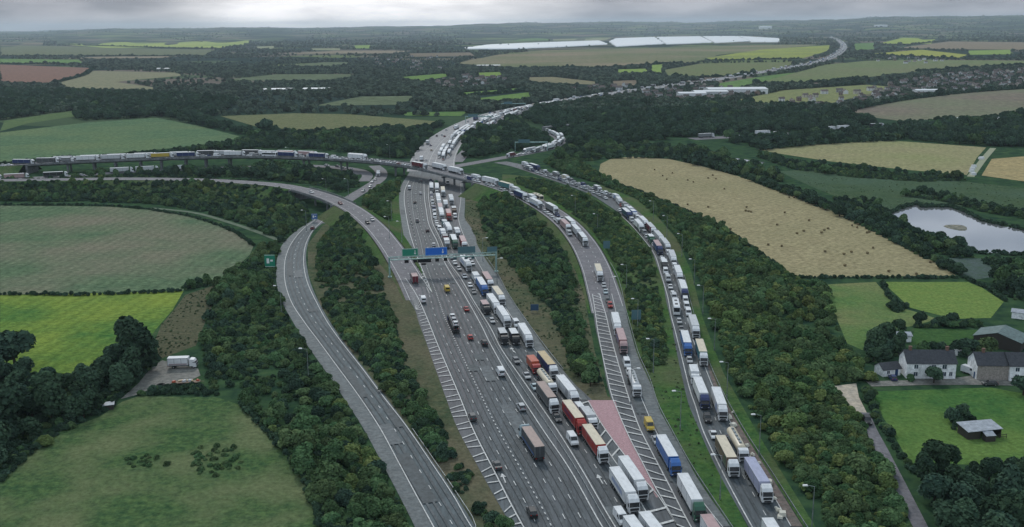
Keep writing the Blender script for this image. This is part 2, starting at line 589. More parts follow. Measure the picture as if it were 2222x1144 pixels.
fld('rough_pasture', [(0, 1045), (60, 985), (120, 940), (215, 905), (265, 872), (300, 860), (470, 862), (525, 880), (560, 920), (600, 960), (640, 1010), (668, 1060), (700, 1144), (730, 1230), (0, 1230)], (44, 67, 45), (74, 94, 58), (82, 90, 64), 0.20, bump=0.8)
fld('bright_green_field', [(0, 641), (398, 632), (375, 672), (338, 715), (300, 770), (250, 802), (90, 822), (0, 815)], (58, 92, 50), (84, 108, 52), (106, 118, 54), 0.06, (R(4), 9, 0.25))
fld('green_arable_field', [(0, 446), (150, 447), (240, 449), (330, 456), (400, 467), (460, 484), (520, 510), (550, 534), (543, 552), (505, 588), (470, 614), (402, 626), (397, 631), (0, 640)], (70, 88, 68), (86, 102, 78), (98, 95, 82), 0.05, (R(2), 9, 0.22))
fld('brown_rough_slope', [(402, 640), (468, 618), (462, 660), (445, 700), (425, 750), (345, 780), (338, 735), (350, 705), (380, 670)], (66, 70, 54), (84, 82, 66), None, 0.2, bump=0.5)
fld('green_pasture', [(0, 288), (190, 266), (340, 256), (430, 273), (520, 296), (500, 305), (420, 317), (250, 333), (0, 352)], (70, 92, 70), (84, 103, 76), (84, 97, 70), 0.03, (R(20), 9, 0.08))
fld('dry_meadow', [(478, 252), (640, 246), (760, 248), (955, 264), (930, 280), (640, 290), (560, 276)], (84, 92, 66), (102, 102, 76), None, 0.04)
fld('brown_ploughed_field', [(0, 140), (205, 148), (180, 165), (120, 181), (0, 178)], (104, 84, 74), (120, 94, 84), None, 0.02)
fld('pale_stubble_field', [(125, 181), (205, 154), (380, 158), (400, 164), (310, 172), (250, 178), (330, 189), (420, 196), (150, 194)], (104, 106, 86), (120, 116, 94), None, 0.02)
fld('yellow_green_field', [(105, 88), (180, 83), (290, 82), (350, 86), (440, 90), (470, 86), (540, 84), (540, 96), (470, 105), (350, 103), (230, 104), (150, 98)], (128, 138, 74), (146, 152, 84), (104, 120, 70), 0.008)
fld('olive_field', [(0, 98), (110, 100), (350, 106), (468, 108), (440, 121), (0, 121)], (84, 92, 70), (98, 100, 78), None, 0.008)
fld('green_meadow', [(0, 128), (170, 130), (182, 138), (0, 139)], (78, 104, 64), (96, 120, 70), None, 0.01)
fld('stubble_field', [(1300, 372), (1303, 356), (1325, 345), (1370, 340), (1450, 345), (1520, 360), (1600, 382), (1720, 422), (1850, 476), (1960, 530), (2030, 570), (2075, 598), (1728, 602), (1700, 582), (1650, 548), (1580, 500), (1500, 460), (1420, 426), (1340, 398)], (122, 114, 89), (137, 129, 101), (114, 109, 84), 0.05, (R(38), 6, 0.12), bump=0.15)
fld('stubble_field', [(1645, 325), (1790, 312), (1930, 305), (2140, 320), (2120, 342), (2098, 380), (1960, 368), (1800, 350), (1700, 335)], (120, 115, 88), (132, 126, 98), (110, 112, 80), 0.03, (R(20), 8, 0.08))
fld('stubble_field', [(2152, 345), (2240, 338), (2240, 396), (2130, 381)], (128, 118, 88), (144, 130, 96), None, 0.03)
fld('ploughed_field', [(1840, 240), (1970, 216), (2100, 201), (2240, 192), (2240, 246), (2080, 260), (1950, 262), (1870, 252)], (98, 92, 84), (112, 102, 92), (92, 98, 78), 0.015)
fld('dry_pasture', [(1590, 219), (1700, 196), (1880, 184), (1945, 189), (1800, 225), (1650, 228)], (98, 106, 74), (116, 118, 82), None, 0.02)
fld('pasture', [(1640, 181), (1790, 141), (1880, 132), (2000, 130), (2240, 132), (2240, 140), (1990, 155), (1880, 168), (1720, 181)], (88, 100, 70), (102, 110, 78), (94, 96, 74), 0.012)
fld('olive_meadow', [(1440, 152), (1520, 138), (1730, 135), (1690, 150), (1560, 167), (1450, 165)], (92, 104, 70), (98, 98, 74), None, 0.012)
fld('yellow_green_field', [(1530, 126), (1650, 108), (1800, 98), (1800, 110), (1740, 127), (1560, 132)], (116, 128, 62), (134, 138, 70), (100, 106, 68), 0.01)
fld('wide_arable_field', [(985, 138), (1080, 119), (1180, 109), (1400, 104), (1690, 97), (1780, 97), (1560, 119), (1500, 136), (1300, 146), (1130, 146)], (88, 96, 68), (102, 104, 80), (112, 102, 86), 0.008)
fld('yellow_field', [(1905, 95), (1960, 82), (2030, 85), (2020, 95)], (132, 142, 72), (118, 132, 66), None, 0.01)
fld('yellow_field', [(1885, 117), (2000, 108), (2100, 119), (2080, 126), (1960, 122)], (138, 136, 72), (120, 128, 66), None, 0.01)
fld('brown_field', [(1950, 104), (2060, 90), (2240, 92), (2220, 108), (2060, 107)], (106, 98, 84), (120, 108, 92), None, 0.01)
fld('green_meadow', [(860, 168), (960, 160), (985, 163), (920, 176)], (82, 108, 60), (96, 116, 64), None, 0.02)
fld('green_meadow', [(1035, 158), (1092, 156), (1085, 165), (1040, 167)], (98, 118, 62), (106, 124, 66), None, 0.02)
fld('green_meadow', [(980, 203), (1140, 190), (1146, 195), (1060, 205), (990, 209)], (80, 108, 60), (92, 114, 64), None, 0.02)
fld('green_meadow', [(1030, 214), (1150, 200), (1155, 214), (1040, 220)], (84, 108, 62), (92, 114, 64), None, 0.02)
fld('green_meadow', [(870, 244), (1015, 242), (1000, 252), (880, 251)], (76, 102, 60), (86, 108, 62), None, 0.02)
fld('dry_pasture', [(1135, 168), (1200, 167), (1300, 178), (1290, 184), (1160, 178)], (104, 102, 82), (116, 110, 88), None, 0.02)
fld('paddock', [(1785, 618), (1900, 612), (1925, 640), (1958, 668), (2035, 692), (1990, 706), (1885, 722), (1872, 760), (1838, 745), (1815, 690)], (70, 96, 58), (86, 106, 62), (96, 98, 68), 0.1, bump=0.3)
fld('paddock', [(1915, 612), (2100, 612), (2130, 624), (2178, 655), (2150, 690), (2070, 692), (1975, 668)], (86, 108, 58), (98, 114, 62), None, 0.1, bump=0.3)
fld('lawn', [(1985, 712), (2130, 716), (2135, 752), (1975, 748)], (48, 74, 44), (60, 84, 48), None, 0.15)
fld('green_paddock', [(1888, 850), (2150, 841), (2240, 858), (2240, 1000), (2120, 1008), (1975, 1008), (1935, 935), (1900, 880)], (50, 82, 46), (66, 94, 50), (78, 98, 52), 0.12, bump=0.4)
fld('scrub_meadow', [(1690, 372), (1800, 365), (1960, 382), (2100, 395), (2240, 410), (2240, 470), (2100, 450), (1990, 440), (1930, 455), (1850, 440), (1760, 405)], (52, 70, 50), (66, 80, 58), (60, 76, 62), 0.06, bump=0.5)
fld('marsh_clearing', [(2060, 560), (2140, 560), (2160, 600), (2110, 608), (2060, 585)], (74, 84, 84), (62, 78, 66), None, 0.1)
fld('meadow_strip', [(10, 262), (160, 240), (180, 250), (60, 268), (0, 285)], (84, 98, 66), (70, 88, 60), None, 0.04)

VILL = [[(1385, 205), (1480, 190), (1560, 185), (1600, 195), (1650, 198), (1640, 212), (1540, 222), (1400, 220)],
        [(1680, 222), (1760, 205), (1860, 195), (1990, 172), (2080, 160), (2240, 150), (2240, 186), (2120, 196), (1980, 212), (1860, 232), (1760, 236), (1690, 232)],
        [(940, 178), (1000, 160), (1040, 170), (1100, 168), (1100, 188), (1020, 196), (950, 195)],
        [(800, 130), (900, 122), (990, 125), (985, 150), (900, 158), (820, 150)], [(1850, 130), (1960, 124), (2060, 132), (2040, 140), (1900, 138)], [(1230, 190), (1360, 186), (1370, 196), (1250, 204)]]
MWP = [(1022, 270), (1119, 239), (1193, 224.5), (1260, 214), (1369, 197.5), (1450, 187), (1532, 176.5), (1655, 156.5), (1760, 138.5), (1798, 127), (1826, 110), (1830, 98), (1818, 87), (1804, 82), (1800, 76)]
MWL = Line(MWP, 0, 20.0)


def MWC(pts):
    return any(np.hypot(MWL.p[:, 0] - a, MWL.p[:, 1] - b).min() < 70 for a, b in pts)


for k_, poly_ in (('pale_meadow', [(556, 101), (594, 100), (594, 106), (556, 107)]), ('pale_meadow', [(675, 105), (738, 105), (738, 109), (680, 109)]), ('green_meadow', [(740, 79), (803, 80), (803, 85), (740, 86)]),
                  ('bright_meadow', [(768, 99), (803, 98), (803, 105), (770, 105)]), ('brown_field', [(883, 116), (1020, 114), (1030, 121), (900, 123)]), ('green_meadow', [(1090, 81), (1195, 79), (1195, 88), (1095, 90)]),
                  ('pale_meadow', [(1200, 79), (1335, 78), (1330, 82), (1310, 88), (1200, 88)]), ('bright_meadow', [(1338, 151), (1404, 149), (1404, 157), (1340, 158)]), ('brown_field', [(1327, 176), (1380, 174), (1385, 185), (1330, 186)]),
                  ('bright_meadow', [(1412, 141), (1440, 139), (1436, 158), (1415, 157)]), ('brown_field', [(1555, 170), (1640, 158), (1690, 151), (1735, 136), (1700, 147), (1560, 168)]), ('green_meadow', [(1853, 95), (1896, 93), (1896, 107), (1856, 109)]),
                  ('bright_meadow', [(2102, 110), (2193, 108), (2193, 118), (2102, 119)]), ('green_meadow', [(1553, 182), (1640, 168), (1700, 160), (1745, 156), (1745, 177), (1690, 179), (1640, 180), (1600, 192), (1570, 193)]),
                  ('green_meadow', [(545, 79), (665, 80), (665, 88), (545, 90)]), ('brown_field', [(0, 92), (95, 92), (95, 97), (0, 97)]), ('brown_field', [(820, 68), (1090, 64), (1090, 73), (820, 77)])):
    cc_ = {'pale_meadow': ((112, 116, 92), (126, 128, 102)), 'green_meadow': ((76, 100, 62), (92, 114, 70)), 'bright_meadow': ((104, 124, 66), (116, 134, 74)), 'brown_field': ((98, 90, 78), (112, 102, 88))}[k_]
    fld(k_, poly_, cc_[0], cc_[1], None, 0.01)
# the small enclosures of the valley floor
SMALL = []
for i_ in range(2600):
    d_ = 105 * FPX / rnd.uniform(38, 185)
    a_ = rnd.uniform(-0.53, 0.53)
    x_, y_ = a_ * d_, d_
    L_, B_ = rnd.uniform(60, 150) * d_ / 2400, rnd.uniform(70, 190) * d_ / 2400
    if any(abs(x_ - q[0]) < L_ + q[2] + 25 and abs(y_ - q[1]) < B_ + q[3] + 45 for q in SMALL):
        continue
    rot_ = 0.25 * math.sin(x_ * 0.002)
    cs_ = [(-L_, -B_), (L_, -B_ * rnd.uniform(0.7, 1)), (L_ * rnd.uniform(0.7, 1), B_), (-L_ * rnd.uniform(0.6, 1), B_ * rnd.uniform(0.7, 1))]
    w_ = [(x_ + c * math.cos(rot_) - e * math.sin(rot_), y_ + c * math.sin(rot_) + e * math.cos(rot_)) for c, e in cs_]
    pp_ = [P(c, e) for c, e in w_]
    tx, ty = np.array([float(q[0]) for q in pp_] + [float(P(x_, y_)[0])]), np.array([float(q[1]) for q in pp_] + [float(P(x_, y_)[1])])
    if ty.max() > 236 or tx.min() < -20 or tx.max() > 2240 or ((tx > 1380) & (ty > 183)).any() or (((tx > 930) & (tx < 1900)) & (ty > 196)).any() or ((tx < 560) & (ty > 186)).any() or ((tx > 940) & (tx < 1720) & (ty < 122)).any():
        continue
    if any(inpoly(tx, ty, pl).any() for pl, c in FPOLY) or any(inpoly(np.array([a for a, b in pl]), np.array([b for a, b in pl]), list(zip(tx[:4], ty[:4]))).any() for pl, c in FPOLY):
        continue
    if any(inpoly(tx, ty, pl).any() for pl in VILL):
        continue
    if MWC(w_ + [(x_, y_)]):
        continue
    SMALL.append((x_, y_, L_, B_))
    if rnd.random() < (0.5 if (ty.max() > 108 and tx.max() < 960) else 0.45):
        continue
    k_ = rnd.choice(['pale', 'green', 'green', 'bright', 'olive', 'olive', 'olive', 'brown', 'brown'])
    cc_ = {'pale': (112, 114, 90), 'green': (62, 82, 60), 'bright': (84, 102, 62), 'olive': (74, 82, 64), 'brown': (104, 96, 82)}[k_]
    sheet('small_field', [(float(a), float(b)) for a, b in pp_], mat('small_field_' + k_, alb(*cc_), 0.95, 0.0, col2=alb(*[v * 1.12 for v in cc_]), scale=0.02, detail=8), 0.001 * len(SMALL))
print('small fields', len(SMALL))

wm = mat('pond_water', (0.02, 0.026, 0.03, 1), 0.04, 1.0)
wm.node_tree.nodes['Principled BSDF'].inputs['IOR'].default_value = 1.6
wb = wm.node_tree.nodes.new('ShaderNodeBump'); wb.inputs['Strength'].default_value = 0.03
wn = wm.node_tree.nodes.new('ShaderNodeTexNoise'); wn.inputs['Scale'].default_value = 1.5
wm.node_tree.links.new(wn.outputs[0], wb.inputs['Height']); wm.node_tree.links.new(wb.outputs[0], wm.node_tree.nodes['Principled BSDF'].inputs['Normal'])
# the pond mirrors the bright overcast
wm.node_tree.nodes['Principled BSDF'].inputs['Metallic'].default_value = 0.75
wm.node_tree.nodes['Principled BSDF'].inputs['Base Color'].default_value = (0.56, 0.58, 0.61, 1)
sheet('pond_water', [(1930, 465), (1958, 452), (1990, 444), (2000, 450), (2035, 450), (2062, 450), (2092, 460), (2130, 480), (2222, 500), (2300, 516), (2300, 560), (2222, 552), (2120, 548), (2080, 530), (2040, 515), (1985, 500), (1950, 480)], wm, 0.0, 'water')
sheet('pond_water', [(1565, 346), (1600, 344), (1660, 352), (1640, 362), (1610, 364), (1590, 354)], wm, 0.0, 'water')
sheet('concrete_yard', [(1808, 838), (1858, 832), (1864, 862), (1884, 902), (1866, 908), (1836, 876)], mat('pale_concrete', alb(150, 140, 126), 0.85, col2=alb(128, 122, 112), scale=0.4), 0.02, 'road')
sheet('gravel_yard', [(262, 866), (300, 832), (330, 795), (352, 782), (385, 790), (430, 800), (435, 815), (400, 832), (340, 838), (300, 856)], GRAVEL, 0.02, 'road')
sheet('gravel_yard', [(1980, 836), (1990, 815), (2060, 822), (2110, 815), (2100, 790), (2110, 785), (2150, 822), (2222, 822), (2240, 838), (2120, 835)], GRAVEL, 0.02, 'road')

# ------------------------------------------------------------------ roads
ROADL = []      # (points, half width, elevated z) for masks and terrain
RAISED = []
zi = [0]


def ribbon(name, line, wl, wr, m, lift=None, cls='road', step=None):
    """flat strip along a Line; wl/wr metres to the left/right of travel"""
    if lift is None:
        zi[0] += 1
        lift = 0.05 + 0.006 * zi[0]
    n = len(line.p)
    wl = np.broadcast_to(wl, n); wr = np.broadcast_to(wr, n)
    dist = np.hypot(line.p[:, 0], line.p[:, 1])
    zz = line.p[:, 2] + lift + np.maximum(0, dist - 700) * 2.2e-4 * (1 if line.p[:, 2].max() < 0.5 else 0)
    a = line.p - line.n * wl[:, None]; b = line.p + line.n * wr[:, None]
    a[:, 2] = zz; b[:, 2] = zz
    vs = np.empty((2 * n, 3)); vs[0::2] = a; vs[1::2] = b
    fs = [(2 * i, 2 * i + 1, 2 * i + 3, 2 * i + 2) for i in range(n - 1)]
    o = struct(MB().add(vs, fs).obj(name, m))
    if cls:
        ROADL.append((line, wl, wr))
    return o


def rows(name, rr, m, lift=None, z=0.0, cls='road', step=4.0):
    """strip from rows (y, xleft, xright) of the photo, at ground level"""
    if lift is None:
        zi[0] += 1
        lift = 0.05 + 0.006 * zi[0]
    L = catmull([G(l, y, z) for y, l, r in rr], step)
    Rr = catmull([G(r, y, z) for y, l, r in rr], step)
    n = max(len(L), len(Rr))
    idx = lambda A: np.stack([np.interp(np.linspace(0, 1, n), np.linspace(0, 1, len(A)), A[:, k]) for k in range(3)], 1)
    L, Rr = idx(L), idx(Rr)
    vs = np.empty((2 * n, 3)); vs[0::2] = L; vs[1::2] = Rr; vs[:, 2] = z + lift
    fs = [(2 * i, 2 * i + 1, 2 * i + 3, 2 * i + 2) for i in range(n - 1)]
    o = struct(MB().add(vs, fs).obj(name, m))
    if o.data.polygons[0].normal.z < 0:
        o.data.flip_normals()
    if cls:
        FPOLY.append(([(l, y) for y, l, r in rr] + [(r, y) for y, l, r in reversed(rr)], 'road'))
    return o


# main motorway, near part (both carriageways)
rows('motorway', [(1230, 1158, 1500), (1144, 1111, 1452), (1071, 1069, 1432), (1013, 1037, 1400), (929, 992, 1340), (874, 971, 1290), (824, 953, 1237), (779, 937, 1200), (744, 925, 1174),
                  (698, 908, 1145), (674, 901, 1128), (639, 882, 1102), (604, 876, 1084), (569, 882, 1058), (534, 880, 1036), (512, 876, 1031), (482, 871, 1010), (433, 866, 1009), (400, 872, 1006), (384, 882, 1002), (368, 892, 990)], ASPH)
# the motorway beyond the flyover
MW = Line([(935, 372), (938, 352), (950, 326), (975, 298), (1022, 270), (1070, 251), (1119, 239), (1193, 224.5), (1260, 214), (1369, 197.5), (1450, 187), (1532, 176.5), (1655, 156.5), (1760, 138.5), (1798, 127), (1826, 110), (1830, 98), (1818, 87), (1804, 82), (1800, 76)], step=12)
wf_ = np.interp(MW.s, [0, 500, 900, 1e5], [18, 18, 14.5, 14.5])
ribbon('motorway', MW, wf_, wf_, mat('far_concrete_carriageway', alb(98, 99, 102), 0.7, 0.3, col2=alb(112, 111, 112), scale=0.1, detail=7), 0.12)
# road running under the left bridge and down to the lower edge
rows('loop_road', [(1230, 938, 1078), (1144, 900, 1032), (1080, 868, 992), (1000, 826, 938), (930, 788, 888), (860, 743, 836), (800, 702, 790), (740, 660, 744), (700, 636, 717), (660, 614, 694), (620, 601, 676), (590, 599, 668), (560, 602, 664), (530, 614, 668), (500, 645, 682), (480, 676, 706), (465, 700, 724)], ASPH2)
# left connector raised over the loop road then merging down
CONN = Line([(-60, 392, 6.5), (100, 390, 6.5), (260, 388, 6.5), (420, 390, 6.5), (540, 396, 6.5), (620, 404, 6.5), (700, 424, 6.5), (760, 450, 6.0), (810, 488, 4.6), (846, 530, 2.6), (872, 570, 1.0), (893, 606, 0.2), (915, 650, 0)], step=3)
# flyover from far left, over the motorway, down to the centre slip road
FLY = Line([(-120, 374, 1.5), (-20, 362, 4), (60, 356, 6.5), (150, 350.5, 8), (300, 344, 8.5), (420, 340, 8.5), (540, 338, 8.5), (660, 341, 8.5), (780, 347, 8.5), (860, 354.5, 8.5), (930, 366, 8.5), (985, 379, 8.3), (1040, 392.5, 7.6), (1100, 411, 6.4), (1160, 438, 5.2), (1220, 477, 3.6), (1262, 523, 2.0), (1290, 575, 0.9), (1308, 630, 0.3), (1322, 680, 0)], step=3)
LOW = Line([(-80, 394), (0, 390), (80, 386), (160, 382), (240, 376), (340, 371), (440, 366), (560, 362), (660, 360), (710, 362), (760, 368), (790, 378)], step=4)


def terrain_add(line, wl, wr, i0=0, i1=None):
    for i in range(i0, len(line.p) if i1 is None else i1):
        RAISED.append((line.p[i, 0], line.p[i, 1], max(wl, wr), line.p[i, 2]))


def s_at(line, px):
    x, _ = P(line.p[:, 0], line.p[:, 1], line.p[:, 2])
    return int(np.argmin(np.abs(x - px)))


def skirt(name, line, i0, i1, wl, wr, slope=1.7):
    p = line.p[i0:i1]; n = line.n[i0:i1]
    mb = MB()
    for sg, w in ((-1, wl), (1, wr)):
        e = p + n * sg * w
        o = p + n * sg * (w + p[:, 2:3] * slope + 1.5)
        vs = []
        for k in range(len(p)):
            vs.append((e[k, 0], e[k, 1], e[k, 2] + 0.02))
            vs.append(((e[k, 0] + o[k, 0]) / 2, (e[k, 1] + o[k, 1]) / 2, e[k, 2] * 0.48 + 0.01 * math.sin(k)))
            vs.append((o[k, 0], o[k, 1], -0.3))
        fs = []
        for k in range(len(p) - 1):
            for q in range(2):
                f = (3 * k + q, 3 * k + q + 1, 3 * k + q + 4, 3 * k + q + 3)
                fs.append(f if sg > 0 else f[::-1])
        mb.add(vs, fs)
    terrain_add(line, wl, wr, i0, i1)
    return struct(mb.obj(name, VERGE, smooth=True))


ribbon('connector_road', CONN, 5.2, 6.2, ASPH3, 0.06)
ia, ib = s_at(CONN, 655), s_at(CONN, 748)
skirt('grass_bank', CONN, 0, ia, 5.6, 6.6)
skirt('grass_bank', CONN, ib, len(CONN.p), 5.6, 6.6)
fa, fb = s_at(FLY, 70), s_at(FLY, 1052)
ribbon('flyover_road', FLY, 6.6, 6.6, ASPH3, 0.06)
skirt('grass_bank', FLY, 0, fa, 7.0, 7.0)
skirt('grass_bank', FLY, fb, len(FLY.p), 7.0, 7.0)
ribbon('lower_road', LOW, 5.5, 5.5, ASPH3)
# centre slip road, near part (hatching, lane, shoulder)
rows('slip_road', [(1230, 1500, 1622), (1144, 1440, 1585), (1083, 1415, 1543), (1012, 1380, 1497), (942, 1352, 1459), (880, 1330, 1426), (828, 1316, 1409), (772, 1306, 1384), (720, 1294, 1369), (690, 1289, 1361), (655, 1285, 1354), (620, 1280, 1345), (590, 1271, 1333)], ASPH)
rows('pink_surface', [(1080, 1424, 1428), (1055, 1409, 1418), (1009, 1372, 1395), (949, 1325, 1365), (890, 1286, 1341), (869, 1276, 1335)], PINK)
# outer right road
rows('outer_slip_road', [(1230, 1672, 1800), (1144, 1624, 1742), (1097, 1598, 1713), (1037, 1565, 1676), (986, 1540, 1643), (935, 1518, 1611), (880, 1495, 1580), (823, 1481, 1550), (754, 1466, 1524), (694, 1455, 1506), (651, 1445, 1494), (620, 1440, 1488), (590, 1430, 1481), (553, 1417, 1463), (530, 1405, 1450), (502, 1384, 1431), (485, 1366, 1411), (462, 1342, 1388), (445, 1318, 1368), (431, 1296, 1346)], ASPH)
OUT = Line([(1322, 432), (1290, 417), (1250, 402), (1215, 390), (1180, 378), (1150, 368), (1120, 359), (1085, 352)], step=5)
ribbon('outer_slip_road', OUT, 6, 6, ASPH)
FARS = Line([(940, 372), (985, 362), (1040, 352), (1090, 343), (1140, 334), (1180, 326), (1205, 317), (1216, 306), (1210, 297), (1195, 290), (1180, 283)], step=5)
ribbon('feeder_road', FARS, 5.5, 5.5, ASPH3)
LNK = Line([(812, 360), (826, 372), (824, 388), (800, 406), (770, 424), (740, 444), (715, 468), (700, 485)], step=4)
ribbon('link_road', LNK, 4.5, 4.5, ASPH3)
LNK2 = Line([(700, 361), (745, 364), (780, 370), (797, 380), (790, 394)], step=4)
ribbon('link_road', LNK2, 4, 4, ASPH3)
UPR = Line([(990, 352), (1040, 300), (1062, 275), (1078, 262), (1110, 252), (1130, 244)], step=6)
ribbon('upper_slip_road', UPR, 5, 5, ASPH3)
FARR = Line([(1500, 302), (1560, 299), (1650, 294), (1760, 288), (1865, 280), (1940, 276)], step=10)
ribbon('dual_carriageway', FARR, 9, 9, ASPH3)
LANE = Line([(1874, 896), (1888, 930), (1912, 975), (1945, 1040), (1985, 1120), (2040, 1230)], step=3)
ribbon('country_lane', LANE, 1.6, 1.6, ASPH3)
LANE2 = Line([(1885, 834), (1960, 832), (2060, 829), (2150, 828), (2260, 828)], step=3)
ribbon('farm_track', LANE2, 2.2, 2.2, GRAVEL)
TRK = Line([(2106, 384), (2120, 365), (2135, 345), (2155, 322)], step=6)
ribbon('farm_track', TRK, 2.4, 2.4, mat('pale_track', alb(112, 116, 96), 0.9))
TRK2 = Line([(330, 452), (420, 462), (500, 484), (570, 508), (620, 528)], step=6)
ribbon('field_path', TRK2, 1.6, 1.6, mat('worn_grass', alb(74, 84, 70), 0.9, col2=alb(62, 78, 60), scale=0.3))

# verges: mown grass between the roads
VG = []


def verge(poly, m=VERGE):
    o = sheet('grass_verge', poly, m, -0.012, 'verge')
    return o


verge([(872, 400), (866, 433), (871, 482), (879, 526), (878, 540), (858, 520), (820, 476), (785, 448), (800, 425), (840, 395)])
verge([(1010, 433), (1075, 425), (1140, 455), (1210, 510), (1245, 560), (1262, 610), (1275, 680), (1290, 760), (1318, 860), (1334, 868), (1278, 874), (1222, 809), (1180, 754), (1143, 698), (1100, 639), (1078, 595), (1053, 562), (1035, 535), (1031, 512), (1009, 482)], OLIVE)
verge([(1090, 378), (1160, 384), (1240, 408), (1300, 435), (1345, 466), (1369, 490), (1400, 528), (1420, 560), (1436, 600), (1446, 640), (1458, 700), (1480, 800), (1502, 885), (1526, 940), (1572, 1045), (1625, 1150), (1680, 1230), (1622, 1230), (1585, 1144), (1497, 1012), (1426, 880), (1384, 772), (1354, 655), (1333, 590), (1300, 535), (1240, 480), (1160, 425), (1090, 396)])
verge([(700, 490), (740, 470), (800, 500), (850, 575), (880, 639), (901, 674), (925, 744), (953, 824), (992, 929), (1037, 1013), (1111, 1144), (1160, 1230), (1078, 1230), (1032, 1144), (938, 1000), (836, 860), (744, 740), (694, 660), (668, 590), (668, 530)], OLIVE)
verge([(1746, 1144), (1676, 1037), (1611, 935), (1550, 823), (1506, 694), (1481, 590), (1450, 530), (1388, 462), (1300, 408), (1300, 400), (1400, 440), (1470, 520), (1500, 590), (1525, 690), (1570, 810), (1650, 950), (1770, 1144)])

# ------------------------------------------------------------------ road markings
MK = MB()


def mline(pts, w=0.22, dash=None, z=None, world=None, lift=0.30, mb=None):
    l = world if world is not None else Line(pts, 0.0, 2.0)
    mb = mb or MK
    zz = lift
    if dash:
        s = 0.0
        while s < l.s[-1] - dash[0]:
            a, _ = l.at(s, -w / 2); b, _ = l.at(s, w / 2); c, _ = l.at(s + dash[0], w / 2); d, _ = l.at(s + dash[0], -w / 2)
            q = [a, b, c, d]
            mb.add([(p[0], p[1], p[2] + zz) for p in q], [(0, 1, 2, 3)])
            s += dash[0] + dash[1]
    else:
        n = len(l.p)
        a = l.p - l.n * w / 2; b = l.p + l.n * w / 2
        vs = np.empty((2 * n, 3)); vs[0::2] = a; vs[1::2] = b; vs[:, 2] += zz
        mb.add(vs, [(2 * i, 2 * i + 1, 2 * i + 3, 2 * i + 2) for i in range(n - 1)])


def offs(line, o):
    return Line(line.p + line.n * o, world=True, step=3.0)


# (markings lie on road sheets whose tops are all below z 0.29 near the camera)
LEFT_EDGE = [(1190, 1230), (1135, 1144), (1070, 1020), (1027, 935), (992, 849), (950, 750), (926, 690), (904, 642), (882, 608), (859, 576)]
mline(LEFT_EDGE, 0.3)
RES_L = [(1362, 1230), (1306, 1144), (1236, 1020), (1177, 933), (1107, 824), (1062, 744), (1045, 709), (1006, 639), (964, 569), (948, 524), (938, 505), (930, 486), (925, 458), (921, 430), (920, 395)]
RES_R = [(1392, 1230), (1334, 1144), (1264, 1024), (1212, 940), (1142, 838), (1086, 756), (1066, 716), (1027, 653), (999, 604), (974, 569), (957, 524), (948, 505), (939, 486), (934, 458), (930, 430), (929, 395)]
mline(RES_L, 0.3)
mline(RES_R, 0.3)
mline([(1261, 869), (1208, 805), (1161, 762), (1135, 724), (1114, 695), (1097, 669), (1069, 625), (1032, 562), (1014, 528), (1000, 496), (995, 475), (998, 450), (1000, 430), (1000, 400)], 0.25)
mline([(898, 535), (890, 509), (881, 465), (877, 430), (879, 412), (888, 392)], 0.3)
mline([(938, 637), (918, 590), (906, 560), (898, 535)], 0.25)
mline([(938, 637), (905, 590), (890, 572), (874, 548)], 0.25)
RESL = Line(RES_L, 0.0, 3.0); RESR = Line(RES_R, 0.0, 3.0)
LE = Line(LEFT_EDGE, 0.0, 3.0)
# lane lines of the left carriageway, running between the two edge lines
lower = Line([(1165, 1230), (1135, 1144), (1070, 1020), (1027, 935), (992, 849), (950, 750), (926, 690), (915, 640), (906, 600), (897, 560), (890, 509), (881, 465), (877, 430), (879, 412), (888, 392)], 0.0, 3.0)


def between(A, B, f):
    n = 160
    a = np.stack([np.interp(np.linspace(0, A.s[-1], n), A.s, A.p[:, k]) for k in range(3)], 1)
    out = []
    for p in a:
        d = ((B.p[:, :2] - p[:2]) ** 2).sum(1)
        i = int(np.argmin(d))
        out.append(p * (1 - f) + B.p[i] * f)
    return Line(out, world=True, step=3.0)


for f, dsh, w in ((0.36, (1.0, 1.6), 0.28), (0.58, (2.4, 6.6), 0.2), (0.79, (2.4, 6.6), 0.2)):
    mline(None, w, dsh, world=between(lower, RESL, f))
mline(None, 0.2, (2.4, 6.6), world=between(lower, RESL, 0.18))
for o in (3.7, 7.4):
    mline(None, 0.18, (2.4, 6.6), world=offs(RESR, o))


def hatch(La, Lb, gap, w=0.35, skew=3.0, s0=0.0, s1=None):
    """diagonal bars between two edge lines"""
    s = s0
    e = La.s[-1] if s1 is None else s1
    while s < e:
        a, _ = La.at(s)
        d = ((Lb.p[:, :2] - a[:2]) ** 2).sum(1); i = int(np.argmin(d))
        sb = Lb.s[i] + skew
        if 0 < sb < Lb.s[-1]:
            b, _ = Lb.at(sb)
            t, _ = La.at(s + w * 1.6); u, _ = Lb.at(sb + w * 1.6)
            MK.add([(p[0], p[1], p[2] + 0.31) for p in (a, t, u, b)], [(0, 1, 2, 3)])
        s += gap


hatch(LE, Line([(1150, 1230), (1111, 1144), (1037, 1013), (992, 929), (955, 826), (928, 752), (912, 700), (902, 672)], 0, 3), 4.2, 0.3, -1.2, 14)
hatch(Line([(938, 637), (918, 590), (906, 560)], 0, 2), Line([(938, 637), (905, 590), (890, 572)], 0, 2), 5.0, 0.5, -2, 3)
SL_L = [(1278, 545), (1296, 618), (1305, 653), (1315, 686), (1326, 733), (1345, 802), (1368, 876), (1388, 931), (1411, 977), (1435, 1023), (1460, 1071), (1484, 1118), (1530, 1200)]
SLL = Line(SL_L, 0, 3)
HL = Line([(1265, 565), (1275, 598), (1283, 628), (1288, 655), (1293, 690), (1298, 725), (1306, 765), (1316, 812), (1328, 862), (1341, 895), (1365, 950), (1395, 1008), (1420, 1056), (1440, 1090), (1470, 1144), (1500, 1190)], 0, 3)
mline(None, 0.25, world=HL)
mline(None, 0.3, world=SLL)
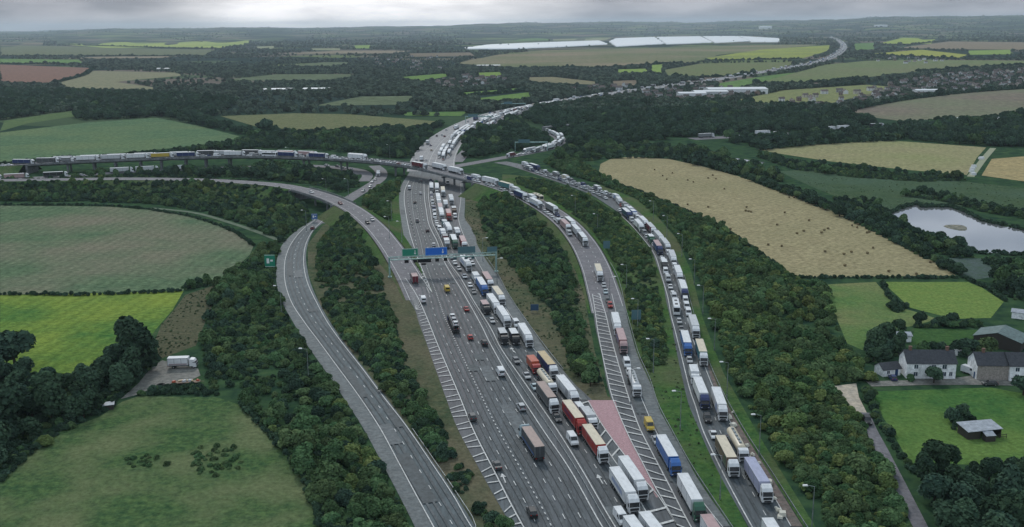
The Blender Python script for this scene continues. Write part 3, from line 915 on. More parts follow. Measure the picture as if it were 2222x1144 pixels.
hatch(HL, SLL, 4.6, 0.4, 3.2, 6)
mline([(1301, 564), (1315, 595), (1326, 634), (1333, 663), (1345, 715), (1361, 772), (1386, 851), (1403, 892), (1418, 928), (1450, 985), (1480, 1030), (1520, 1085), (1566, 1144), (1610, 1200)], 0.22)
# hatching on the nearside of the motorway by the pink surface
CH = Line([(1256, 872), (1285, 925), (1322, 985), (1360, 1040), (1420, 1144), (1450, 1190)], 0, 3)
CHR = Line([(1276, 872), (1308, 926), (1354, 988), (1400, 1046), (1428, 1078), (1470, 1144), (1500, 1190)], 0, 3)
mline(None, 0.25, world=CHR); mline(None, 0.25, world=CH)
hatch(CH, CHR, 6.0, 0.5, -3.0, 2)
OL = [(1342, 464), (1367, 487), (1397, 521), (1420, 553), (1434, 595), (1443, 625), (1450, 651), (1456, 686), (1464, 716), (1478, 772), (1499, 855), (1508, 880), (1525, 935), (1548, 986), (1573, 1037), (1605, 1097), (1631, 1144), (1680, 1230)]
OLL = Line(OL, 0, 3)
mline(None, 0.28, world=OLL)
mline([(1432, 520), (1450, 548), (1466, 590), (1474, 625), (1482, 655), (1492, 694), (1506, 745), (1522, 779), (1545, 837), (1570, 890), (1600, 945), (1630, 995), (1665, 1055), (1716, 1144)], 0.2)
mline(None, 0.16, (2.4, 6.6), world=offs(OLL, -4.4))
# loop road
mline([(1085, 1230), (1022, 1144), (985, 1080), (932, 1000), (884, 930), (830, 860), (785, 800), (738, 740), (710, 700), (688, 660), (669, 620), (661, 590), (659, 560), (664, 530), (680, 500), (700, 480)], 0.25)
mline([(985, 1230), (940, 1144), (905, 1080), (862, 1000), (824, 930), (778, 860), (734, 800), (690, 740), (660, 700), (634, 660), (620, 620), (617, 590), (620, 560), (632, 530), (656, 500), (684, 478)], 0.25)
mline([(1034, 1230), (984, 1144), (945, 1080), (897, 1000), (854, 930), (805, 860), (760, 800), (714, 740), (684, 700), (660, 660), (643, 620), (638, 590), (639, 560), (647, 530), (668, 500), (690, 480)], 0.2, (2.0, 7.0))
# raised roads
for L_, o_, d_ in ((CONN, -4.3, None), (CONN, 4.6, None), (CONN, 0.1, (2, 7)), (FLY, -5.9, None), (FLY, 5.9, None), (FLY, 2.0, (2, 7)), (FLY, -2.0, (2, 7))):
    mline(None, 0.2, d_, world=offs(L_, o_), lift=0.09)
mline(None, 0.2, (6, 12), world=LANE2, lift=0.0) if False else None
far_mk = MB()
for o_, d_ in ((-17, None), (17, None), (-2.4, None), (2.4, None), (-6.2, (3, 7)), (6.2, (3, 7)), (-10, (3, 7)), (10, (3, 7))):
    L_ = offs(Line(MW.p[:int(len(MW.p) * 0.35)], world=True, step=6.0), o_)
    L_.p[:, 2] += np.maximum(0, np.hypot(L_.p[:, 0], L_.p[:, 1]) - 700) * 2.2e-4
    mline(None, 0.3, d_, world=L_, lift=0.2, mb=far_mk)
MK.add(far_mk.v, far_mk.f)
struct(MK.obj('road_marking', WHITEP))
WT = MB()
for L_, o_ in [(between(lower, RESL, f), 0) for f in (0.09, 0.27, 0.47, 0.69, 0.895)] + [(RESR, o) for o in (1.85, 5.55, 9.2)] + [(OLL, -2.2), (OLL, -6.2), (SLL, -2.4)]:
    for q in (-0.85, 0.85):
        mline(None, 0.62, world=offs(L_, o_ + q), lift=0.275, mb=WT)
LC_ = Line([(1034, 1230), (984, 1144), (945, 1080), (897, 1000), (854, 930), (805, 860), (760, 800), (714, 740), (684, 700), (660, 660), (643, 620), (638, 590), (639, 560), (647, 530), (668, 500)], 0, 3)
for o_ in (-2.7, -1.1, 1.1, 2.7):
    mline(None, 0.55, world=offs(LC_, o_), lift=0.275, mb=WT)
struct(WT.obj('wheel_track_wear', mat('worn_asphalt', alb(50, 56, 59), 0.7, 0.3, col2=alb(66, 71, 74), scale=0.12, detail=6)))
USED = []
for nm_, c1_, c2_, seed_ in (('dark_road_patch', (50, 56, 59), (62, 68, 71), 3), ('pale_road_patch', (66, 72, 75), (76, 81, 84), 5)):
    pb_ = MB(); r_ = random.Random(seed_)
    for L_, offs_, n_p in ((RESL, (-2.1, -5.8, -9.4, -13), 8), (RESR, (1.9, 5.6, 9.3), 9), (LC_, (-1.8, 1.8), 5), (OLL, (-2.2, -6.2), 6), (SLL, (-2.4,), 4)):
        for k_ in range(n_p):
            s0_ = r_.uniform(10, L_.s[-1] - 40); ln_ = r_.choice((3, 6, 14, 28)); o_ = r_.choice(offs_); w__ = r_.choice((1.2, 1.7, 1.7))
            if any(u[0] is L_ and abs(u[1] - o_) < 3.5 and s0_ < u[3] + 3 and u[2] < s0_ + ln_ + 5 for u in USED):
                continue
            USED.append((L_, o_, s0_, s0_ + ln_ + 2))
            for q_ in np.arange(0, ln_, 2.0):
                a, _ = L_.at(s0_ + q_, o_ - w__); b, _ = L_.at(s0_ + q_, o_ + w__); c, _ = L_.at(s0_ + q_ + 2.0, o_ + w__); d, _ = L_.at(s0_ + q_ + 2.0, o_ - w__)
                pb_.add([(p[0], p[1], p[2] + (0.282 if seed_ == 3 else 0.286)) for p in (a, b, c, d)], [(0, 1, 2, 3)])
    struct(pb_.obj(nm_, mat(nm_, alb(*c1_), 0.7, 0.3, col2=alb(*c2_), scale=0.5)))
# lane arrows painted on the queueing carriageway and the loop road
AM = MB()


def arrow(px, py, line, s=1.0):
    g = G(px, py)
    _, _, _ = line.loc(g[0], g[1])
    s_, o_, _ = line.loc(g[0], g[1])
    _, a = line.at(s_)
    M_ = Matrix.Translation((g[0], g[1], 0.33)) @ Matrix.Rotation(a, 4, 'Z')
    sh = [(-2.6, -0.15), (0.6, -0.15), (0.6, 0.15), (-2.6, 0.15)]
    hd = [(0.6, -0.7), (2.6, 0), (0.6, 0.7)]
    AM.add([M_ @ Vector((x * s, y * s, 0)) for x, y in sh], [(0, 1, 2, 3)])
    AM.add([M_ @ Vector((x * s, y * s, 0)) for x, y in hd], [(0, 1, 2)])


for q in ((1302, 1042), (1190, 876), (1112, 761), (1093, 1040)):
    arrow(q[0], q[1], RESR)
struct(AM.obj('lane_arrow_marking', WHITEP))

# ------------------------------------------------------------------ bridges


def deck(line, i0, i1, wl, wr, depth, name, label, piers, ph=0.75, par_h=1.0):
    root = empty(name, tuple(line.p[i0]))
    inv = root.location.copy()
    p = line.p[i0:i1]; n = line.n[i0:i1]
    mb = MB()
    secs = [(-wl, 0.0), (wr, 0.0), (wr, -0.7), (wr * 0.55, -depth), (-wl * 0.55, -depth), (-wl, -0.7)]
    vs = []
    for k in range(len(p)):
        for (o, z) in secs:
            q = p[k] + n[k] * o
            vs.append((q[0] - inv.x, q[1] - inv.y, q[2] + z - inv.z))
    m_ = len(secs)
    fs = []
    for k in range(len(p) - 1):
        for j in range(m_):
            fs.append((k * m_ + j, (k + 1) * m_ + j, (k + 1) * m_ + (j + 1) % m_, k * m_ + (j + 1) % m_))
    fs += [tuple(range(m_)), tuple(range((len(p) - 1) * m_ + m_ - 1, (len(p) - 1) * m_ - 1, -1))]
    mb.add(vs, fs)
    o = mb.obj('deck', CONC, root)
    for sg, w in ((-1, wl), (1, wr)):
        pb = MB(); rl = MB()
        for k in range(len(p) - 1):
            for (B, z0, z1, t) in ((pb, 0.0, par_h * 0.55, 0.14), (rl, par_h * 0.8, par_h, 0.05)):
                a = p[k] + n[k] * sg * (w - t); b = p[k] + n[k] * sg * w
                c = p[k + 1] + n[k + 1] * sg * w; d = p[k + 1] + n[k + 1] * sg * (w - t)
                v = [(q[0] - inv.x, q[1] - inv.y, q[2] - inv.z + zz) for zz in (z0 + 0.01, z1) for q in (a, b, c, d)]
                B.add(v, [(4, 5, 6, 7), (0, 1, 5, 4), (1, 2, 6, 5), (2, 3, 7, 6), (3, 0, 4, 7)])
        par = pb.obj('parapet', CONC, root)
        rl.obj('rail', STEEL, par)
    for px in piers:
        k = s_at(line, px)
        c = line.p[k]; nn = line.n[k]
        for sg in (-0.55, 0.55):
            q = c + nn * sg * (wl + wr) / 2
            h = c[2] - depth
            MB().cyl((0, 0, -c[2] + 0 * h), (0, 0, -depth + 0.02), ph, n=12).obj('pier', CONC, root, loc=(q[0] - inv.x, q[1] - inv.y, q[2] - inv.z))
        a = c + nn * -(wl * 0.8); b = c + nn * (wr * 0.8)
        B = MB()
        t = line.t[k] * 0.6
        v = []
        for zz in (-depth - 0.7, -depth + 0.01):
            for q in (a - t, b - t, b + t, a + t):
                v.append((q[0] - inv.x, q[1] - inv.y, q[2] - inv.z + zz))
        B.add(v, [(0, 3, 2, 1), (4, 5, 6, 7), (0, 1, 5, 4), (1, 2, 6, 5), (2, 3, 7, 6), (3, 0, 4, 7)])
        B.obj('crosshead', CONC, root)
    for k, sgn in ((i0, -1), (i1 - 1, 1)):
        c = line.p[k]; nn = line.n[k]; t = line.t[k]
        B = MB(); v = []
        for zz in (-c[2] - 0.2, -0.02):
            for (o_, e_) in ((-wl - 1, 0), (wr + 1, 0), (wr + 1, 1.2 * sgn), (-wl - 1, 1.2 * sgn)):
                q = c + nn * o_ + t * e_
                v.append((q[0] - inv.x, q[1] - inv.y, q[2] - inv.z + zz - 0.05))
        B.add(v, [(0, 3, 2, 1), (4, 5, 6, 7), (0, 1, 5, 4), (1, 2, 6, 5), (2, 3, 7, 6), (3, 0, 4, 7)])
        B.obj('abutment', CONC, root)
    lab(root, 'bridge', label)
    return root


deck(FLY, fa, fb, 7.2, 7.2, 1.9, 'flyover', 'long curved concrete flyover on paired round piers carrying queueing lorries over the motorway',
     [150, 200, 250, 300, 350, 400, 450, 500, 580, 663, 748, 866, 975, 1020])
deck(CONN, ia, ib, 6.0, 7.0, 1.3, 'road_bridge', 'short low concrete bridge carrying the pale connector road over the loop road', [694, 722], 0.6)

# hard shoulders, a paler strip beside the running lanes
rows('hard_shoulder', [(1230, 938, 985), (1144, 900, 940), (1080, 868, 905), (1000, 826, 862), (930, 788, 824), (860, 743, 778), (800, 702, 734), (740, 660, 690), (700, 636, 660), (660, 614, 634), (620, 601, 620), (590, 599, 617), (560, 602, 620), (530, 614, 632), (500, 645, 656), (482, 674, 682)], SHOULD, cls=None)
rows('hard_shoulder', [(869, 1261, 1276), (805, 1208, 1222), (762, 1161, 1186), (724, 1135, 1160), (695, 1114, 1142), (669, 1097, 1122), (625, 1069, 1094), (562, 1032, 1053), (528, 1014, 1034), (496, 1000, 1023), (475, 995, 1009), (450, 998, 1009), (430, 1000, 1009), (400, 1000, 1006)], SHOULD, cls=None)
rows('hard_shoulder', [(534, 880, 897), (512, 876, 891), (482, 871, 885), (465, 869, 881), (433, 866, 878), (412, 868, 879), (400, 872, 883), (386, 881, 890)], SHOULD, cls=None)
rows('hard_shoulder', [(1144, 1566, 1585), (1085, 1520, 1543), (1030, 1480, 1508), (985, 1450, 1484), (918, 1418, 1446), (892, 1403, 1432), (851, 1386, 1419), (772, 1361, 1384), (715, 1345, 1367), (663, 1333, 1355), (634, 1326, 1348), (595, 1315, 1334)], SHOULD, cls=None)
DIRT = mat('dirty_shoulder', alb(98, 86, 82), 0.9, 0.1, col2=alb(78, 76, 72), scale=0.5, detail=8)
rows('hard_shoulder', [(1144, 1716, 1742), (1055, 1665, 1685), (995, 1630, 1648), (945, 1600, 1617), (890, 1570, 1585), (837, 1545, 1557), (779, 1522, 1534), (745, 1506, 1519)], DIRT, cls=None)
rows('gore_paving', [(470, 968, 986), (455, 964, 987), (440, 963, 987), (428, 966, 985), (422, 972, 981)], mat('gore_paving', alb(108, 104, 104), 0.85, col2=alb(96, 94, 94), scale=0.4), cls=None)

# small far bridge over the feeder road
bo = empty('footbridge', tuple(G(1207, 290)))
g0, g1 = G(1180, 290) - G(1207, 290), G(1238, 284) - G(1207, 290)
g1[1] = min(g1[1], g0[1] + 60)
B = MB()
dv = Vector((g1[0] - g0[0], g1[1] - g0[1], 0)).normalized(); nv = Vector((-dv.y, dv.x, 0)) * 3
v = []
for zz in (5.6, 6.8):
    for q in (Vector(g0) - nv, Vector(g1) - nv, Vector(g1) + nv, Vector(g0) + nv):
        v.append((q.x, q.y, zz))
B.add(v, [(0, 3, 2, 1), (4, 5, 6, 7), (0, 1, 5, 4), (1, 2, 6, 5), (2, 3, 7, 6), (3, 0, 4, 7)])
B.obj('deck', CONC, bo)
for q in (g0, g1):
    MB().box(-1.5, 1.5, -3, 3, 0, 5.62).obj('abutment', CONC, bo, loc=(q[0], q[1], 0))
lab(bo, 'bridge', 'small flat concrete overbridge in the woods crossing the far feeder road')

# ------------------------------------------------------------------ crash barriers


def barrier(pts, label, z=0.0, line=None, o0=0):
    l = line or Line(pts, z, 4.0)
    root = empty('crash_barrier', tuple(l.p[0]))
    inv = l.p[0]
    rb = MB(); pb = MB()
    for k in range(len(l.p) - 1):
        v = []
        for zz in (0.45, 0.78):
            for (q, nn, o) in ((l.p[k], l.n[k], -0.05), (l.p[k + 1], l.n[k + 1], -0.05), (l.p[k + 1], l.n[k + 1], 0.05), (l.p[k], l.n[k], 0.05)):
                w = q + nn * o - inv
                v.append((w[0], w[1], w[2] + zz))
        rb.add(v, [(0, 3, 2, 1), (4, 5, 6, 7), (0, 1, 5, 4), (1, 2, 6, 5), (2, 3, 7, 6), (3, 0, 4, 7)])
        w = l.p[k] - inv
        pb.box(w[0] - 0.06, w[0] + 0.06, w[1] - 0.06, w[1] + 0.06, w[2], w[2] + 0.7)
    rb.obj('rail', STEEL, root)
    po = pb.obj('posts', STEEL, root)
    po['kind'] = 'stuff'
    lab(root, 'barrier', label, 'steel crash barriers along the roads')


mid = between(RESL, RESR, 0.5)
barrier(None, 'steel crash barrier along the central reservation of the motorway', line=mid)
barrier([(1030, 1168), (1032, 1144), (994, 1080), (941, 1002), (893, 932)], 'steel crash barrier on the grass verge right of the loop road')
barrier([(1800, 1222), (1748, 1144), (1674, 1028), (1621, 947), (1582, 880), (1553, 823), (1526, 754), (1510, 700), (1497, 651), (1485, 600)], 'steel crash barrier between the outer slip road and the right wooded bank')
barrier([(1590, 1150), (1543, 1080), (1499, 1012), (1460, 942), (1428, 880), (1411, 828), (1386, 772), (1371, 720), (1357, 670), (1347, 625), (1335, 592), (1315, 558)], 'steel crash barrier right of the centre slip road beside the grass strip')
barrier([(1222, 805), (1182, 754), (1141, 698), (1102, 639), (1080, 597), (1056, 562)], 'steel crash barrier on the right edge of the motorway by the gantry')

# ------------------------------------------------------------------ vehicles


def wheelmesh(r, w):
    return MB().cyl((0, -w / 2, 0), (0, w / 2, 0), r, n=14).mesh('wheel', DARK)


WL = wheelmesh(0.5, 0.32); WC = wheelmesh(0.33, 0.22)
RL = MB().cyl((0, -0.17, 0), (0, 0.17, 0), 0.25, n=10).mesh('rim', RIM)
RC = MB().cyl((0, -0.12, 0), (0, 0.12, 0), 0.2, n=10).mesh('rim', RIM)
HLm = MB().box(-0.03, 0.04, -0.2, 0.2, -0.09, 0.09).mesh('headlight', LAMPG)
TLm = MB().box(-0.04, 0.03, -0.14, 0.14, -0.1, 0.1).mesh('tail_light', TAIL)
DEFS = {}


def cabmb(x0, x1, w=1.25, top=3.55, hood=0.9):
    mb = MB()
    prof = [(x0, 0.75), (x0, top - 0.1), (x0 + 0.3, top), (x1 - 0.7, top - 0.15), (x1 - 0.22, top - 0.95), (x1 - 0.02, 1.75), (x1, 0.45), (x1 - 0.9, 0.45), (x1 - 1.0, 0.75)]
    mb.prism(prof, -w, w, inset=lambda z: 0.05 if z > 2.6 else 0.0)
    return mb


def cabglass(x1, w=1.25, top=3.55):
    mb = MB()
    # windscreen 2-3 cm proud of the cab front, side windows proud of the doors
    a, b = x1 - 0.02, x1 - 0.24
    mb.add([(a + 0.03, -w + 0.12, 1.8), (a + 0.03, w - 0.12, 1.8), (b + 0.03, w - 0.16, top - 0.98), (b + 0.03, -w + 0.16, top - 0.98)], [(0, 1, 2, 3)])
    return mb


def sideglass(x1, w=1.25, top=3.55, sides=(-1, 1)):
    mb = MB()
    for s in sides:
        y = s * (w + 0.012)
        q = [(x1 - 1.15, y, 1.85), (x1 - 0.3, y, 1.85), (x1 - 0.4, y, top - 1.0), (x1 - 1.1, y, top - 1.0)]
        mb.add(q, [(0, 1, 2, 3) if s < 0 else (3, 2, 1, 0)])
    return mb


def grille(x1, w=1.0):
    mb = MB()
    mb.box(x1 + 0.0, x1 + 0.03, -w, w, 1.0, 1.6)
    mb.box(x1 + 0.0, x1 + 0.04, -w * 0.8, w * 0.8, 0.5, 0.85)
    return mb


def visor(x1, w=1.1, top=3.55):
    return MB().box(x1 - 0.42, x1 - 0.02, -w, w, top - 0.95, top - 0.82)


def mirrors(x1, w=1.25, sides=(-1, 1)):
    mb = MB()
    for s in sides:
        mb.box(x1 - 0.3, x1 - 0.1, s * (w + 0.1) - 0.08, s * (w + 0.1) + 0.08, 1.9, 2.5)
    return mb


def trailer_detail(x0, x1, z0, z1, w):
    """curtain side ribs, rear door frame"""
    mb = MB()
    for s in (-1, 1):
        y0, y1 = (w - 0.01, w + 0.025) if s > 0 else (-w - 0.025, -w + 0.01)
        mb.box(x0, x1, y0, y1, z1 - 0.16, z1 - 0.02)
        mb.box(x0, x1, y0, y1, z0, z0 + 0.12)
        for x in (x0 + 0.08, x0 + (x1 - x0) * 0.33, x0 + (x1 - x0) * 0.67, x1 - 0.08):
            mb.box(x - 0.06, x + 0.06, y0, y1 - 0.005 * s * 0, z0 + 0.13, z1 - 0.17)
    mb.box(x0 - 0.03, x0 + 0.005, -0.04, 0.04, z0 + 0.05, z1 - 0.1)
    mb.box(x0 - 0.03, x0 + 0.005, -w + 0.02, -w + 0.1, z0 + 0.05, z1 - 0.1)
    mb.box(x0 - 0.03, x0 + 0.005, w - 0.1, w - 0.02, z0 + 0.05, z1 - 0.1)
    return mb


def define(name, L, parts):
    """parts: (part name, mesh, colour key or None, location, parent index)"""
    fm = MB(); mats = []
    for (pn, me, ck, loc, par) in parts:
        mt = me.materials[0]
        if ck == 'c2':
            mt = CABW
        if ck == 'c3':
            mt = ROOFW
        if mt not in mats:
            mats.append(mt)
        mi = mats.index(mt)
        pl = Vector(loc)
        if par is not None:
            pl = pl + Vector(parts[par][3])
        fm.add([tuple(v.co + pl) for v in me.vertices], [tuple(p.vertices) for p in me.polygons], mi)
    DEFS[name] = (L, parts, fm.mesh(name, mats))


CABW = mat('white_cab_paint', (0.62, 0.64, 0.66, 1), 0.4)
ROOFW = mat('pale_trailer_roof', (0.66, 0.68, 0.70, 1), 0.5)


def wheels(parts, xs, y, r, wm_, rm_):
    for x in xs:
        for s in (-1, 1):
            parts.append(('wheel', wm_, None, (x, s * y, r), None))
            parts.append(('rim', rm_, None, (0, 0, 0), len(parts) - 1))


def lights(parts, xf, xr, y, zf, zr):
    for s in (-1, 1):
        parts.append(('headlight', HLm, None, (xf, s * y, zf), None))
    for s in (-1, 1):
        parts.append(('tail_light', TLm, None, (xr, s * y, zr), None))


def cabparts(parts, x1, x0, top=3.55, key='c2'):
    parts.append(('cab', cabmb(x0, x1, top=top).mesh('cab', PAINT), key, (0, 0, 0), None))
    c = len(parts) - 1
    parts.append(('windscreen', cabglass(x1, top=top).mesh('windscreen', GLASS), None, (0, 0, 0), c))
    for s in (-1, 1):
        parts.append(('side_window', sideglass(x1, top=top, sides=(s,)).mesh('side_window', GLASS), None, (0, 0, 0), c))
        parts.append(('mirror', mirrors(x1, sides=(s,)).mesh('mirror', CHASSIS), None, (0, 0, 0), c))
    parts.append(('grille', grille(x1).mesh('grille', CHASSIS), None, (0, 0, 0), c))
    parts.append(('visor', visor(x1, top=top).mesh('visor', CHASSIS), None, (0, 0, 0), c))


def build_defs():
    # articulated lorry
    p = []
    w = 1.27
    p.append(('trailer', MB().box(-8.2, 5.1, -w, w, 1.15, 3.98).mesh('trailer', PAINT), 'c1', (0, 0, 0), None))
    p.append(('trailer_roof', MB().box(-8.18, 5.08, -w + 0.03, w - 0.03, 3.981, 4.03, tx0=0.03, tx1=0.03, ty=0.08).mesh('trailer_roof', PAINT), 'c3', (0, 0, 0), 0))
    p.append(('trailer_frame', trailer_detail(-8.2, 5.1, 1.15, 3.98, w).mesh('trailer_frame', STEEL), None, (0, 0, 0), 0))
    p.append(('chassis', MB().box(-8.1, 7.0, -0.5, 0.5, 0.72, 1.13).box(-3.4, 1.2, -1.15, 1.15, 0.5, 1.12).box(-8.15, -8.0, -1.2, 1.2, 0.5, 0.75).mesh('chassis', CHASSIS), None, (0, 0, 0), None))
    cabparts(p, 8.25, 6.0, top=3.62)
    p.append(('roof_fairing', MB().box(6.1, 7.6, -1.15, 1.15, 3.5, 4.0, tx0=0.05, tx1=1.1, ty=0.1).mesh('roof_fairing', PAINT), 'c2', (0, 0, 0), 4))
    wheels(p, (-6.9, -5.6, -4.3, 4.2, 7.1), 1.08, 0.5, WL, RL)
    lights(p, 8.27, -8.22, 0.95, 0.85, 0.9)
    define('articulated_lorry', 16.5, p)
    # rigid box lorry
    p = []
    p.append(('cargo_box', MB().box(-4.4, 2.0, -1.25, 1.25, 1.05, 3.5).mesh('cargo_box', PAINT), 'c1', (0, 0, 0), None))
    p.append(('box_roof', MB().box(-4.38, 1.98, -1.22, 1.22, 3.501, 3.54, ty=0.06).mesh('box_roof', PAINT), 'c3', (0, 0, 0), 0))
    p.append(('box_frame', trailer_detail(-4.4, 2.0, 1.05, 3.5, 1.25).mesh('box_frame', STEEL), None, (0, 0, 0), 0))
    p.append(('chassis', MB().box(-4.3, 3.9, -0.5, 0.5, 0.6, 1.03).mesh('chassis', CHASSIS), None, (0, 0, 0), None))
    cabparts(p, 4.5, 2.4, top=3.0)
    wheels(p, (-2.6, 3.5), 1.06, 0.48, WL, RL)
    lights(p, 4.52, -4.42, 0.95, 0.8, 0.85)
    define('box_lorry', 9.0, p)
    # tanker
    p = []
    tk = MB(); ns = 12
    prof = [(-7.6, 0.55), (-7.5, 0.95), (-7.2, 1.1), (4.2, 1.1), (4.6, 0.95), (4.7, 0.55)]
    vs = []
    for x, r in prof:
        for i in range(ns):
            a = 2 * math.pi * i / ns
            vs.append((x, r * 1.12 * math.cos(a), 2.45 + r * math.sin(a)))
    fs = []
    for k in range(len(prof) - 1):
        for i in range(ns):
            fs.append((k * ns + i, k * ns + (i + 1) % ns, (k + 1) * ns + (i + 1) % ns, (k + 1) * ns + i))
    fs += [tuple(range(ns - 1, -1, -1))[::-1], tuple((len(prof) - 1) * ns + i for i in range(ns - 1, -1, -1))]
    tk.add(vs, fs)
    p.append(('tank', tk.mesh('tank', PAINT, True), 'c1', (0, 0, 0), None))
    wk = MB().box(-6.5, 3.6, -0.3, 0.3, 3.5, 3.6)
    for x in (-5.6, -3.4, -1.2, 1.0, 3.0):
        wk.cyl((x, 0, 3.55), (x, 0, 3.8), 0.35, n=10)
    p.append(('walkway', wk.mesh('walkway', STEEL), None, (0, 0, 0), 0))
    p.append(('chassis', MB().box(-7.6, 6.2, -0.5, 0.5, 0.72, 1.3).mesh('chassis', CHASSIS), None, (0, 0, 0), None))
    cabparts(p, 7.6, 5.3, top=3.3)
    wheels(p, (-6.3, -5.0, -3.7, 3.6, 6.5), 1.08, 0.5, WL, RL)
    lights(p, 7.62, -7.62, 0.95, 0.85, 0.95)
    define('tanker', 15.4, p)
    # coach
    p = []
    prof = [(-6, 0.5), (-6.05, 3.2), (-5.7, 3.45), (5.4, 3.45), (5.85, 3.1), (6.05, 1.4), (6.0, 0.4), (-5.9, 0.4)]
    p.append(('body', MB().prism(prof, -1.25, 1.25, inset=lambda z: 0.08 if z > 3.3 else 0.0).mesh('body', PAINT), 'c1', (0, 0, 0), None))
    g = MB()
    for s in (-1, 1):
        y = s * 1.265
        q = [(-5.6, y, 1.75), (5.5, y, 1.75), (5.3, y, 2.85), (-5.6, y, 2.85)]
        p.append(('side_window', MB().add(q, [(0, 1, 2, 3) if s < 0 else (3, 2, 1, 0)]).mesh('side_window', GLASS), None, (0, 0, 0), 0))
    p.append(('windscreen', MB().add([(6.06, -1.1, 1.45), (6.06, 1.1, 1.45), (5.9, 1.1, 3.0), (5.9, -1.1, 3.0)], [(0, 1, 2, 3)]).mesh('windscreen', GLASS), None, (0, 0, 0), 0))
    for x in (-2.8, 2.2):
        p.append(('roof_hatch', MB().box(x - 0.7, x + 0.7, -0.5, 0.5, 3.45, 3.6).mesh('roof_hatch', CHASSIS), None, (0, 0, 0), 0))
    wheels(p, (-3.6, 3.7), 1.1, 0.5, WL, RL)
    lights(p, 6.06, -6.06, 0.9, 0.8, 1.0)
    define('coach', 12.1, p)
    # van
    p = []
    prof = [(-2.75, 0.45), (-2.8, 2.2), (-2.6, 2.35), (1.0, 2.38), (1.25, 2.3), (2.1, 1.42), (2.75, 1.12), (2.85, 0.45)]
    p.append(('body', MB().prism(prof, -0.98, 0.98, inset=lambda z: 0.1 if z > 1.6 else 0.0).mesh('body', PAINT), 'c1', (0, 0, 0), None))
    p.append(('windscreen', MB().add([(2.06, -0.86, 1.51), (2.06, 0.86, 1.51), (1.32, 0.8, 2.26), (1.32, -0.8, 2.26)], [(0, 1, 2, 3)]).mesh('windscreen', GLASS), None, (0, 0, 0), 0))
    g = MB()
    for s in (-1, 1):
        y = s * 0.985
        y2 = s * 0.93
        q = [(0.4, y, 1.5), (1.85, y, 1.5), (1.2, y2, 2.1), (0.4, y2, 2.1)]
        p.append(('side_window', MB().add(q, [(0, 1, 2, 3) if s < 0 else (3, 2, 1, 0)]).mesh('side_window', GLASS), None, (0, 0, 0), 0))
    p.append(('rear_window', MB().add([(-2.81, -0.8, 1.45), (-2.83, 0.8, 1.45), (-2.83, 0.75, 2.0), (-2.83, -0.75, 2.0)], [(3, 2, 1, 0)]).mesh('rear_window', GLASS), None, (0, 0, 0), 0))
    p.append(('bumper', MB().box(2.8, 2.92, -0.9, 0.9, 0.35, 0.62).mesh('bumper', CHASSIS), None, (0, 0, 0), 0))
    p.append(('bumper', MB().box(-2.88, -2.78, -0.9, 0.9, 0.35, 0.6).mesh('bumper', CHASSIS), None, (0, 0, 0), 0))
    wheels(p, (-1.7, 1.8), 0.86, 0.34, WC, RC)
    lights(p, 2.84, -2.8, 0.75, 0.85, 1.0)
    define('van', 5.7, p)

    def carlike(nm, L, body, cabin, wscr, rscr, wd, roofz, beltz, wx, zf, zr, side):
        p = []
        p.append(('body', MB().prism(body, -wd, wd, inset=lambda z: 0.04 if z > 0.7 else 0.0).mesh('body', PAINT), 'c1', (0, 0, 0), None))
        p.append(('cabin', MB().prism(cabin, -wd + 0.06, wd - 0.06, inset=lambda z: 0.17 if z > roofz - 0.15 else 0.0).mesh('cabin', GLASS), None, (0, 0, 0), 0))
        rx0, rx1 = side
        p.append(('roof', MB().box(rx0, rx1, -wd + 0.2, wd - 0.2, roofz - 0.01, roofz + 0.035, tx0=0.06, tx1=0.1, ty=0.04).mesh('roof', PAINT), 'c1', (0, 0, 0), 0))
        for s in (-1, 1):
            pl = MB()
            for x in (rx0 + 0.15, (rx0 + rx1) / 2, rx1 - 0.1):
                y0 = s * (wd - 0.045); y1 = s * (wd - 0.215)
                q = [(x - 0.05, y0, beltz), (x + 0.05, y0, beltz), (x + 0.05, y1, roofz), (x - 0.05, y1, roofz)]
                pl.add(q, [(0, 1, 2, 3) if s < 0 else (3, 2, 1, 0)])
            p.append(('window_pillars', pl.mesh('window_pillars', PAINT), 'c1', (0, 0, 0), 0))
        p.append(('bumper', MB().box(L / 2 - 0.06, L / 2 + 0.03, -wd + 0.15, wd - 0.15, 0.25, 0.42).mesh('bumper', CHASSIS), None, (0, 0, 0), 0))
        p.append(('bumper', MB().box(-L / 2 - 0.03, -L / 2 + 0.05, -wd + 0.15, wd - 0.15, 0.28, 0.45).mesh('bumper', CHASSIS), None, (0, 0, 0), 0))
        wheels(p, wx, wd - 0.1, 0.33, WC, RC)
        lights(p, L / 2 - 0.03, -L / 2 + 0.01, wd - 0.3, zf, zr)
        define(nm, L, p)
    carlike('car', 4.3, [(-2.15, 0.3), (-2.12, 0.85), (-1.9, 0.97), (0.95, 0.95), (1.85, 0.8), (2.12, 0.65), (2.15, 0.3)],
            [(-2.0, 0.9), (-1.5, 1.42), (-1.2, 1.47), (0.15, 1.47), (0.4, 1.42), (1.15, 0.9)], 0, 0, 0.88, 1.46, 0.94, (-1.3, 1.35), 0.68, 0.82, (-1.5, 0.42))
    carlike('saloon_car', 4.6, [(-2.3, 0.3), (-2.28, 0.9), (-1.7, 0.98), (0.9, 0.93), (1.95, 0.78), (2.27, 0.62), (2.3, 0.3)],
            [(-1.75, 0.9), (-1.05, 1.4), (-0.8, 1.44), (0.2, 1.44), (0.4, 1.39), (1.2, 0.88)], 0, 0, 0.9, 1.43, 0.94, (-1.4, 1.45), 0.66, 0.84, (-0.95, 0.42))
